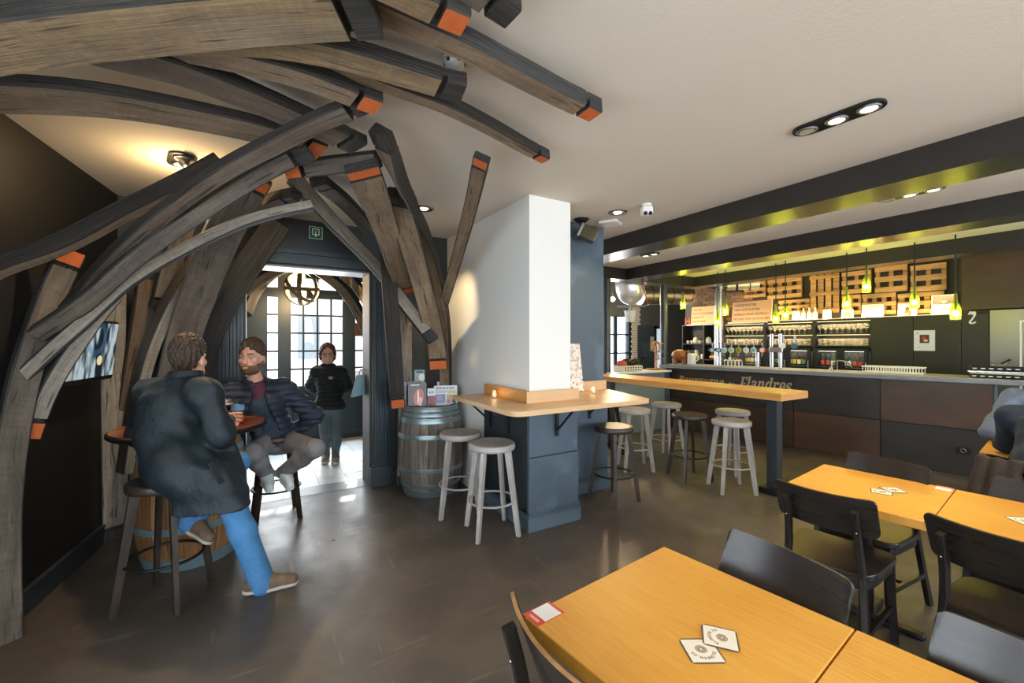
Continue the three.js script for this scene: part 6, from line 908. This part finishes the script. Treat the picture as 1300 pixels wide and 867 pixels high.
function shoe(o, J, k, mat, soleMat, up, label) {
  const a = J[k + 'a'], t = J[k + 't'], d = t.clone().sub(a), u = up ? up.clone() : V(0, 1, 0); const fw = up ? d.clone().normalize() : d.clone().addScaledVector(u, -d.dot(u)).normalize(); if (up) u.addScaledVector(fw, -u.dot(fw)).normalize(); const L = 0.27, bot = a.clone().addScaledVector(u, -0.075), heel = bot.clone().addScaledVector(fw, -0.06), toe = bot.clone().addScaledVector(fw, L - 0.09);
  const f0 = union([cap(heel.clone().addScaledVector(u, 0.045), heel.clone().lerp(toe, 0.45).addScaledVector(u, 0.05), 0.042, 0.046), cap(heel.clone().lerp(toe, 0.45).addScaledVector(u, 0.048), toe.clone().addScaledVector(u, 0.035), 0.046, 0.036), cap(heel.clone().addScaledVector(fw, 0.03).addScaledVector(u, 0.06), a.clone().addScaledVector(u, 0.02), 0.042, 0.044)], 0.03);
  const f = cut(f0, bot.clone().addScaledVector(u, 0.018), u.clone().negate()); const s = part('shoe', meshOf(f, 0.006), mat, o, label);
  const f2 = union([cap(heel.clone().addScaledVector(u, 0.02), heel.clone().lerp(toe, 0.5).addScaledVector(u, 0.02), 0.045, 0.05), cap(heel.clone().lerp(toe, 0.5).addScaledVector(u, 0.02), toe.clone().addScaledVector(u, 0.02), 0.05, 0.038)], 0.03);
  part('sole', meshOf(cut(cut(f2, bot.clone().addScaledVector(u, 0.022), u), bot, u.clone().negate()), 0.006), soleMat, s, 'pale rubber sole');
  part('sock', meshOf(cap(a.clone().addScaledVector(u, 0.01), a.clone().lerp(J[k + 'k'], 0.2), 0.044, 0.047), 0.007), fabric(0x20242a, 0x2a2f36), s, 'dark sock');
  const side = new THREE.Vector3().crossVectors(u, fw); for (let i = 0; i < 3; i++) { const c = heel.clone().lerp(toe, 0.42 + i * 0.11).addScaledVector(u, 0.096 - i * 0.008); part('lace', tube([c.clone().addScaledVector(side, -0.026).addScaledVector(u, -0.008), c.clone().addScaledVector(u, 0.003), c.clone().addScaledVector(side, 0.026).addScaledVector(u, -0.008)], 0.003, 6, 5), soleMat, s); }
}
function hairCap(o, H, mat, s, { thick = 0.012, top = 0.016, low = -0.05, front = 0.055, long = 0, label } = {}) {
  // hair: the skull grown outwards, kept behind the hairline and above the nape
  const L = H.L, q0 = L(0, 0, 0), ey = L(0, 1, 0).sub(q0).normalize(), ez = L(0, 0, 1).sub(q0).normalize(), ex = L(1, 0, 0).sub(q0).normalize(), Q = new THREE.Quaternion().setFromRotationMatrix(new THREE.Matrix4().makeBasis(ex, ey, ez));
  const list = [ell(L(0, 0.036 + top * 0.4, -0.014), [(0.074 + thick) * s, (0.096 + top) * s, (0.094 + thick) * s], Q), ell(L(0.0, 0.085 + top * 0.5, 0.03), [0.055 * s, 0.03 * s + top * 0.6, 0.055 * s], Q)];
  if (long) list.push(ell(L(0, -0.03, -0.045), [0.085 * s, 0.1 * s, 0.06 * s], Q), cap(L(-0.072, 0.02, 0.015), L(-0.075, -0.09, 0.0), 0.024 * s, 0.02 * s), cap(L(0.072, 0.02, 0.015), L(0.075, -0.09, 0.0), 0.024 * s, 0.02 * s));
  const u = union(list, 0.02), d = V(0, 0, 0); const f = with_(u, (x, y, z) => { d.set(x - q0.x, y - q0.y, z - q0.z); const yy = d.dot(ey) / s, zz = d.dot(ez) / s, xx = Math.abs(d.dot(ex)) / s; const w = 0.0042 * Math.sin(xx * 260 + zz * 90) * Math.sin(yy * 120 + zz * 160) + 0.003 * Math.sin(zz * 210 + xx * 75); let v = u(x, y, z) + w; const line = front - Math.max(0, 0.072 - yy) * (long ? 0.55 : 1.15); v = Math.max(v, (zz + 0.006 * Math.sin(xx * 190) - Math.max(line, -0.03)) * s, (low - yy) * s * (long ? 0.3 : 1)); if (!long && zz > -0.03) v = Math.max(v, (Math.min(0.02, -0.0) - yy - 0.02) * s); return v; });
  return part('hair', meshOf(f, 0.0048, 0.02), mat, o, label);
}
const quilt = (f, pitch, depth) => with_(f, (x, y, z) => f(x, y, z) - depth * Math.abs(Math.sin(Math.PI * y / pitch)));
const folds = (f, a, seed) => with_(f, (x, y, z) => f(x, y, z) + a * (Math.sin(x * 23 + y * 31 + seed) * Math.sin(z * 27 - y * 13 + seed * 2) + 0.5 * Math.sin(x * 51 - z * 43 + y * 9)));

// the man in the long coat, his back turned, at the barrel table
{
  const A = at, J = { head: A(240, 458, 2.72), neck: A(236, 484, 2.68), chest: A(222, 512, 2.67), waist: A(214, 552, 2.62), rs: A(262, 499, 2.58), ls: A(190, 499, 2.83), re: A(279, 552, 2.6), rw: A(288, 533, 2.92), le: A(178, 552, 2.88), lw: A(215, 538, 3.1), rh: A(228, 594, 2.5), lh: A(212, 592, 2.7), rk: A(290, 628, 2.58), ra: A(331, 722, 2.72), rt: A(368, 735, 2.78), lk: A(301, 588, 3.0), la: A(247, 658, 2.78), lt: A(276, 680, 2.7) };
  J.ra.y = 0.085; J.rt.y = 0.04;
  const COAT = fabric(0x16222a, 0x1a2830, 1350, { roughness: 0.65, bumpScale: 0.007 });
  person('man in a long dark coat and blue jeans seated with his back turned', J, {
    face: camDir(-0.1, -0.12, -1), eyes: false, hs: 1.08, rhand: { dir: A(299, 529, 3.2).sub(A(288, 533, 2.92)), palm: camDir(0.9, 0, 0.3), curl: [0.45, 0.7, 0.5] }, lhand: { dir: camDir(0.6, 0.1, -0.8), palm: V(0, -1, 0) },
    dress(o, J, H) {
      trousers(o, J, JEANS, 'bright blue jeans', 0.012, 1.25);
      const brown = fabric(0x4f4034, 0x77624f, 1360), sole = std({ color: lin(0.5, 0.47, 0.4), roughness: 0.7 });
      shoe(o, J, 'r', brown, sole, undefined, 'brown suede ankle shoe'); shoe(o, J, 'l', brown, sole, camDir(0.5, 0.8, -0.1).normalize(), 'brown suede ankle shoe');
      const m = (a, b, t = 0.5) => a.clone().lerp(b, t), hm = m(J.lh, J.rh), sm = m(J.ls, J.rs), d = (x, y, D) => { const p = at(x, y, D); p.x -= o.position.x; p.z -= o.position.z; return p; };
      const l = [cap(hm, J.waist, 0.135, 0.14), cap(J.waist, J.chest, 0.14, 0.15), cap(J.chest, m(J.chest, sm, 0.75), 0.155, 0.115), cap(m(J.ls, sm, 0.12), m(J.rs, sm, 0.12), 0.085), cap(J.lh, J.rh, 0.12), cap(sm, J.neck, 0.1, 0.08)];
      for (const k of ['l', 'r']) l.push(cap(J[k + 's'], J[k + 'e'], 0.078, 0.068), cap(J[k + 'e'], m(J[k + 'e'], J[k + 'w'], 0.86), 0.066, 0.052));
      l.push(cap(J.rh, J.rk, 0.13, 0.095), cap(J.lh, m(J.lh, J.lk, 0.7), 0.11, 0.095), cap(d(228, 592, 2.5), d(240, 650, 2.48), 0.08, 0.055), cap(d(240, 600, 2.48), d(266, 652, 2.48), 0.09, 0.065), cap(d(272, 605, 2.5), d(296, 652, 2.5), 0.09, 0.065), cap(d(240, 652, 2.48), d(298, 650, 2.5), 0.055, 0.06), cap(d(288, 590, 2.66), d(303, 646, 2.58), 0.07, 0.05), cap(d(285, 560, 2.7), d(292, 600, 2.66), 0.05, 0.06));
      const hem = d(260, 652, 2.48).y; l.push(cap(m(J.chest, J.waist, 0.3), d(222, 592, 2.58), 0.14, 0.12), cap(J.waist, d(252, 606, 2.52), 0.13, 0.11), cap(J.ls.clone().lerp(J.chest, 0.4), d(206, 572, 2.7), 0.12, 0.1)); let f = folds(union(l, 0.08), 0.0048, 3); f = cut(f, V(0, hem, 0), V(0.05, -1, 0)); f = cut(f, J.neck.clone().add(V(0, 0.035, 0)), V(0, 1, 0).addScaledVector(camDir(-0.1, 0, -1), 0.25)); garment(o, 'coat', f, COAT, 'long dark blue-green coat', 0.011);
      const nq = J.neck, col = lathe([[0.072, -0.045], [0.09, -0.045], [0.088, 0.045], [0.078, 0.05], [0.066, 0.045]], 32); col.scale(1.05, 1, 1.05); col.rotateX(-0.12); col.translate(nq.x, nq.y + 0.012, nq.z); part('collar', col, COAT, o);
      const bk = (x, y, D) => d(x, y, D); for (const [x0, y0, x1, y1] of [[293, 565, 286, 600]]) part('pocket_flap', bar(d(268, 588, 2.42), d(282, 614, 2.43), 0.012, 0.03), COAT, o);
      hairCap(o, H, HAIR(0x1f1813, 0x4b3a2c, 1371), 1.08, { thick: 0.011, top: 0.026, low: -0.058, front: 0.05, label: 'short dark brown hair, cropped at the nape' });
    },
  });
}
// the man in the quilted jacket facing the room
{
  const A = at, J = { head: A(320, 456, 3.62), neck: A(324, 484, 3.68), chest: A(332, 512, 3.74), waist: A(344, 542, 3.86), rs: A(293, 499, 3.66), ls: A(362, 495, 3.86), re: A(283, 545, 3.6), rw: A(276, 538, 3.4), le: A(398, 528, 4.02), lw: A(374, 550, 4.02), rh: A(339, 560, 3.88), lh: A(362, 560, 3.95), rk: A(320, 575, 3.46), ra: A(338, 601, 3.72), rt: A(341, 612, 3.6), lk: A(400, 570, 3.62), la: A(362, 598, 3.82), lt: A(366, 608, 3.72) };
  const NAVY = fabric(0x1d2333, 0x2d3548, 1380, { roughness: 0.65 }), VEST = fabric(0x22303c, 0x2f4250, 1385), SHIRT = fabric(0x4a2030, 0x653044, 1388);
  person('bearded man in a navy quilted jacket and grey trousers seated by the doorway', J, {
    face: camDir(0.08, -0.02, 1), gaze: -0.003, hs: 1.14, lhand: { dir: camDir(-0.7, -0.5, 0.2), palm: camDir(0, 0, 1), curl: [0.7, 0.9, 0.6] }, rhand: { dir: camDir(0.1, 0, 1), palm: V(0, -1, 0), curl: [0.35, 0.4, 0.3] },
    dress(o, J, H) {
      trousers(o, J, CHINO, 'grey chinos', 0.012, 1.05);
      const w = std({ color: lin(0.62, 0.72, 0.73), roughness: 0.6 }); shoe(o, J, 'r', w, M.white, camDir(0, 1, 0.15).normalize(), 'white trainer'); shoe(o, J, 'l', w, M.white, camDir(0, 1, 0.15).normalize(), 'white trainer');
      const m = (a, b, t = 0.5) => a.clone().lerp(b, t), hm = m(J.lh, J.rh), sm = m(J.ls, J.rs), fw = camDir(0.38, 0, 0.92).normalize();
      garment(o, 'sweater', union([cap(hm, J.waist, 0.125, 0.122), cap(J.waist, J.chest, 0.122, 0.132), cap(J.chest, m(J.chest, sm, 0.7), 0.132, 0.095)], 0.05), VEST, 'dark teal zip sweater');
      { let f = union([cap(J.chest.clone().addScaledVector(fw, 0.045).add(V(0, 0.04, 0)), J.neck.clone().addScaledVector(fw, 0.02), 0.085, 0.06), cap(J.neck, J.neck.clone().add(V(0, 0.02, 0)), 0.066, 0.062)], 0.03); f = cut(f, J.neck.clone().add(V(0, 0.022, 0)), V(0, 1, 0).addScaledVector(fw, 0.5)); garment(o, 'shirt_collar', f, SHIRT, 'maroon shirt collar', 0.008); }
      part('zip', bar(J.chest.clone().addScaledVector(fw, 0.136), J.waist.clone().addScaledVector(fw, 0.127), 0.008, 0.006), M.steel, o);
      const l = [cap(hm, J.waist, 0.142, 0.15), cap(J.waist, J.chest, 0.15, 0.158), cap(J.chest, m(J.chest, sm, 0.75), 0.158, 0.115), cap(m(J.ls, sm, 0.12), m(J.rs, sm, 0.12), 0.088), cap(sm, J.neck, 0.1, 0.085)];
      for (const k of ['l', 'r']) l.push(cap(J[k + 's'], J[k + 'e'], 0.084, 0.074), cap(J[k + 'e'], m(J[k + 'e'], J[k + 'w'], 0.84), 0.074, 0.058));
      let f = quilt(union(l, 0.045), 0.062, 0.014); const pc = J.chest.clone().addScaledVector(fw, 0.1), sd = new THREE.Vector3().crossVectors(V(0, 1, 0), fw); // open front
      const g0 = f; f = with_(g0, (x, y, z) => { const dx = x - pc.x, dz = z - pc.z, a = dx * sd.x + dz * sd.z, b = dx * fw.x + dz * fw.z; const half = Math.min(0.15, 0.07 + Math.max(-0.025, (J.chest.y - y) * 0.3)); return Math.max(g0(x, y, z), Math.min(half - Math.abs(a), b + 0.07)); });
      f = cut(f, J.neck.clone().add(V(0, 0.03, 0)), V(0, 1, 0).addScaledVector(fw, 0.4)); f = cut(f, hm.clone().add(V(0, -0.03, 0)), V(0, -1, 0)); garment(o, 'jacket', f, NAVY, 'open navy quilted down jacket', 0.01);
      hairCap(o, H, HAIR(0x2a1d12, 0x5a4330, 1391), 1.14, { thick: 0.012, top: 0.022, low: -0.05, front: 0.068, label: 'short brown hair swept back' });
      { const L = H.L, s = 1.14, q0 = L(0, 0, 0), ey = L(0, 1, 0).sub(q0).normalize(), ez = L(0, 0, 1).sub(q0).normalize(), ex = L(1, 0, 0).sub(q0).normalize(), d = V(0, 0, 0);
        const bf = with_(H.head, (x, y, z) => { d.set(x - q0.x, y - q0.y, z - q0.z); const xx = Math.abs(d.dot(ex)) / s, yy = d.dot(ey) / s, zz = d.dot(ez) / s; const low = yy + 0.046 - Math.max(0, (xx - 0.048)) * 0.9, lip = 0.0085 - Math.hypot(xx * 0.42, (yy + 0.062) * 1.0); const keep = Math.max(low, 0.004 - zz, lip); return Math.max(H.head(x, y, z) - 0.0032 - 0.0012 * Math.sin(xx * 700) * Math.sin(yy * 500), keep * s); });
        part('beard', meshOf(bf, 0.0042, 0.012), HAIR(0x3a281a, 0x7a5a40), o, 'short brown beard'); }
      for (const k of [-1, 1]) part('eyebrow', tube([H.L(k * 0.014, 0.033, 0.0905), H.L(k * 0.032, 0.039, 0.084), H.L(k * 0.048, 0.034, 0.07)], 0.0045, 8, 6), HAIR(0x2a1d12, 0x4a3626, 1396), o);
    },
  });
}
// the woman standing in the entrance lobby
{
  const A = at, D = 5.72, J = { head: A(416, 451, D), neck: A(416, 465, D), chest: A(417, 484, D + 0.03), waist: A(418, 504, D + 0.03), rs: A(402, 473, D), ls: A(433, 473, D), re: A(395, 490, D + 0.1), rw: A(409, 503, D + 0.19), le: A(441, 490, D + 0.1), lw: A(428, 503, D + 0.19), rh: A(410, 516, D), lh: A(427, 516, D), rk: A(413, 551, D - 0.02), ra: A(414, 578, D), rt: A(412, 584, D - 0.16), lk: A(427, 552, D - 0.02), la: A(426, 579, D - 0.02), lt: A(426, 586, D - 0.18) };
  J.ra.y = 0.085; J.la.y = 0.085; J.rt.y = J.lt.y = 0.04;
  const BLK = fabric(0x17191a, 0x242726, 1400, { roughness: 0.85 });
  person('woman in a black quilted jacket and grey trousers standing in the lobby, hands behind her', J, {
    face: camDir(0.4, -0.05, 0.92), hs: 1.1, thin: 0.9, rhand: { dir: camDir(0.8, -0.2, -0.2), palm: camDir(0, 0, -1) }, lhand: { dir: camDir(-0.8, -0.2, -0.2), palm: camDir(0, 0, -1) },
    dress(o, J, H) {
      trousers(o, J, LEGGING, 'grey fitted trousers', 0.0, 1.0);
      const tan = fabric(0x6b6254, 0x8a8070, 1410); shoe(o, J, 'r', tan, M.cream, undefined, 'beige laced trainer'); shoe(o, J, 'l', tan, M.cream, undefined, 'beige laced trainer');
      const m = (a, b, t = 0.5) => a.clone().lerp(b, t), hm = m(J.lh, J.rh), sm = m(J.ls, J.rs), l = [cap(hm, J.waist, 0.145, 0.14), cap(J.waist, J.chest, 0.14, 0.148), cap(J.chest, m(J.chest, sm, 0.75), 0.148, 0.105), cap(m(J.ls, sm, 0.1), m(J.rs, sm, 0.1), 0.08), cap(J.lh, J.rh, 0.115), cap(sm, J.neck.clone().add(V(0, 0.03, 0)), 0.09, 0.075)];
      for (const k of ['l', 'r']) l.push(cap(J[k + 's'], J[k + 'e'], 0.074, 0.064), cap(J[k + 'e'], m(J[k + 'e'], J[k + 'w'], 0.88), 0.064, 0.05));
      let f = quilt(union(l, 0.045), 0.055, 0.009); f = cut(f, hm.clone().add(V(0, -0.035, 0)), V(0, -1, 0)); f = cut(f, J.neck.clone().add(V(0, 0.035, 0)), V(0, 1, 0)); garment(o, 'jacket', f, BLK, 'black quilted jacket', 0.011);
      const cv = document.createElement('canvas'); cv.width = 128; cv.height = 64; const c = cv.getContext('2d'); c.fillStyle = '#1b1d1e'; c.fillRect(0, 0, 128, 64); c.fillStyle = '#cfd3d4'; c.fillRect(30, 12, 74, 14); c.fillRect(40, 38, 60, 14); const t = new THREE.CanvasTexture(cv); t.colorSpace = THREE.SRGBColorSpace;
      { const p = m(J.chest, J.ls, 0.45).addScaledVector(camDir(0.1, 0, 1), 0.148), g = new THREE.BoxGeometry(0.09, 0.045, 0.006); g.rotateY(-YAW + 0.15); g.translate(p.x, p.y, p.z); part('chest_badge', g, std({ map: t, roughness: 0.6 }), o, 'small white chest print'); }
      hairCap(o, H, HAIR(0x3a2418, 0x6b4630, 1420), 1.1, { thick: 0.016, top: 0.016, low: -0.1, front: 0.062, long: 1, label: 'chin-length reddish brown hair' });
      for (const k of [-1, 1]) { const t2 = new THREE.TorusGeometry(0.022, 0.0025, 6, 20), p = H.L(k * 0.032, 0.006, 0.095); t2.applyQuaternion(quatFrom(V(0, 1, 0), camDir(0.4, -0.05, 0.92))); t2.translate(p.x, p.y, p.z); part('spectacle_rim', t2.toNonIndexed(), M.blackMetal, o); }
    },
  });
}
// two guests at the table by the bar, mostly outside the frame
{
  const b = V(4.52, 0, -0.6), f = V(1, 0, 0.05), J = { head: V(4.86, 1.27, -0.54), neck: V(4.74, 1.14, -0.56), chest: V(4.64, 0.98, -0.58), waist: V(4.52, 0.72, -0.6), ls: V(4.7, 1.05, -0.78), rs: V(4.7, 1.05, -0.36), le: V(4.88, 0.82, -0.84), lw: V(5.06, 0.8, -0.68), re: V(4.88, 0.82, -0.28), rw: V(5.06, 0.8, -0.42), lh: V(4.5, 0.56, -0.7), rh: V(4.5, 0.56, -0.5), lk: V(4.92, 0.52, -0.74), rk: V(4.92, 0.52, -0.46), la: V(4.88, 0.085, -0.74), ra: V(4.88, 0.085, -0.46), lt: V(5.04, 0.04, -0.74), rt: V(5.04, 0.04, -0.46) };
  const NV = fabric(0x1c2430, 0x2c3747, 1430);
  person('guest in a dark navy jumper leaning over the table by the bar', J, { face: V(1, -0.3, 0), lhand: { dir: V(0.6, 0, 0.6), palm: V(0, -1, 0) }, rhand: { dir: V(0.6, 0, -0.6), palm: V(0, -1, 0) },
    dress(o, J, H) { trousers(o, J, fabric(0x1b1d22, 0x2a2d33, 1433), 'dark trousers'); const m = (a, c, t = 0.5) => a.clone().lerp(c, t), hm = m(J.lh, J.rh), sm = m(J.ls, J.rs), l = [cap(hm, J.waist, 0.155, 0.16), cap(J.waist, J.chest, 0.165, 0.17), cap(J.chest, m(J.chest, sm, 0.75), 0.17, 0.12), cap(J.ls, J.rs, 0.085), cap(sm, J.neck, 0.095, 0.075)]; for (const k of ['l', 'r']) l.push(cap(J[k + 's'], J[k + 'e'], 0.08, 0.066), cap(J[k + 'e'], m(J[k + 'e'], J[k + 'w'], 0.85), 0.064, 0.05)); let g = folds(union(l, 0.05), 0.006, 8); g = cut(g, J.neck.clone().add(V(0, 0.02, 0)), V(-0.3, 1, 0)); garment(o, 'jumper', g, NV, 'dark navy jumper', 0.012); const s = fabric(0x222222, 0x333333, 1436); shoe(o, J, 'l', s, M.cream); shoe(o, J, 'r', s, M.cream); hairCap(o, H, HAIR(0x1c1611, 0x3c3027, 1437), 1, {}); } });
  const K = { head: V(5.62, 1.34, -0.62), neck: V(5.66, 1.2, -0.66), chest: V(5.7, 1.02, -0.7), waist: V(5.74, 0.76, -0.72), rs: V(5.64, 1.1, -0.93), ls: V(5.64, 1.1, -0.5), re: V(5.38, 0.83, -1.02), rw: V(5.24, 0.8, -0.82), le: V(5.42, 0.83, -0.36), lw: V(5.26, 0.8, -0.52), rh: V(5.76, 0.56, -0.82), lh: V(5.76, 0.56, -0.62), rk: V(5.36, 0.52, -0.84), lk: V(5.36, 0.52, -0.6), ra: V(5.4, 0.085, -0.84), la: V(5.4, 0.085, -0.6), rt: V(5.24, 0.04, -0.84), lt: V(5.24, 0.04, -0.6) };
  person('guest in a pale blue-grey sweater resting forearms on the table by the bar', K, { face: V(-1, -0.1, 0.1), lhand: { dir: V(-0.6, 0, -0.6), palm: V(0, -1, 0) }, rhand: { dir: V(-0.5, 0, 0.7), palm: V(0, -1, 0) },
    dress(o, J, H) { trousers(o, J, fabric(0x1b1d22, 0x2a2d33, 1443), 'dark trousers'); const m = (a, c, t = 0.5) => a.clone().lerp(c, t), hm = m(J.lh, J.rh), sm = m(J.ls, J.rs), l = [cap(hm, J.waist, 0.15, 0.15), cap(J.waist, J.chest, 0.15, 0.155), cap(J.chest, m(J.chest, sm, 0.75), 0.155, 0.115), cap(J.ls, J.rs, 0.082), cap(sm, J.neck, 0.09, 0.072)]; for (const k of ['l', 'r']) l.push(cap(J[k + 's'], J[k + 'e'], 0.078, 0.066), cap(J[k + 'e'], m(J[k + 'e'], J[k + 'w'], 0.3), 0.062, 0.056)); let g = folds(union(l, 0.05), 0.006, 5); g = cut(g, J.neck.clone().add(V(0, 0.02, 0)), V(0.3, 1, 0)); garment(o, 'sweater', g, fabric(0x5f6f85, 0x74839a, 1445), 'blue-grey sweater, sleeves pushed up', 0.012); const s = fabric(0x222222, 0x333333, 1446); shoe(o, J, 'l', s, M.cream); shoe(o, J, 'r', s, M.cream); hairCap(o, H, HAIR(0x2c2018, 0x54402f, 1447), 1, {}); } });
  // their chairs, one with a brown coat over it
  const ch = scene.getObjectByName('dining_chair'); copyOf(ch, [4.42, 0, -0.6], Math.PI / 2 + 0.05, 'dark chair of the guest in navy, brown coat hung on it'); copyOf(ch, [5.82, 0, -0.72], -Math.PI / 2 + 0.1, 'dark chair of the guest in the blue-grey sweater');
  const c0 = V(4.17, 0, -0.6), l = [0, 1, 2, 3, 4, 5, 6].map(i => cap(V(4.165, 0.82, -0.83 + i * 0.075), V(4.13, 0.36 + (i % 2) * 0.03, -0.9 + i * 0.088), 0.026, 0.034)).map(q => q);
  const g = meshOf(folds(union(l, 0.06), 0.003, 2), 0.012, 0.05); g.translate(-c0.x, 0, -c0.z); solo('draped_coat', 'dark brown coat draped over the back of the navy guest\'s chair', 'coat', g, fabric(0x2c221b, 0x43362b, 1450), [c0.x, 0, c0.z]);
}
// drinks on the barrel table
{
  const y = 0.975, beer = (c) => phys({ color: c, transmission: 0.6, thickness: 0, roughness: 0.05, ior: 1.33 });
  { const p = atH(302, 538, y), o = thing('beer_glass', 'straight glass of amber beer with blue band held on the table', 'drink', [p.x, y, p.z]); o.scale.setScalar(1.25); part('glass', lathe([[0.001, 0], [0.03, 0], [0.036, 0.12], [0.034, 0.12], [0.028, 0.008], [0.001, 0.008]], 24), M.glass, o); part('beer', lathe([[0.001, 0.009], [0.0275, 0.009], [0.031, 0.07], [0.001, 0.07]], 24), beer(lin(0.75, 0.25, 0.05)), o); part('printed_band', lathe([[0.0352, 0.082], [0.0364, 0.112]], 24), std({ color: lin(0.15, 0.35, 0.6), roughness: 0.3 }), o); }
  { const p = atH(285, 538, y), o = thing('goblet', 'stemmed goblet of dark beer with thin foam', 'drink', [p.x, y, p.z]); o.scale.setScalar(1.2); part('glass', lathe([[0.001, 0], [0.036, 0], [0.006, 0.008], [0.006, 0.055], [0.04, 0.085], [0.053, 0.12], [0.047, 0.16], [0.045, 0.16], [0.051, 0.12], [0.038, 0.088], [0.001, 0.06]], 28), M.glass, o); part('beer', lathe([[0.001, 0.064], [0.037, 0.09], [0.05, 0.12], [0.001, 0.12]], 28), std({ color: lin(0.02, 0.008, 0.004), roughness: 0.1 }), o); part('foam', lathe([[0.001, 0.126], [0.0495, 0.125], [0.05, 0.12], [0.001, 0.12]], 28), std({ color: lin(0.5, 0.38, 0.25), roughness: 0.8 }), o); }
  { const p = atH(322, 526, y); solo('tray', 'small silver tray lying on the barrel table', 'tray', lathe([[0.001, 0.004], [0.07, 0.004], [0.075, 0.012], [0.078, 0.012], [0.072, 0], [0.001, 0]], 28), M.steel, [p.x, y - 0.002, p.z]); }
}
renderer.render(scene, camera);
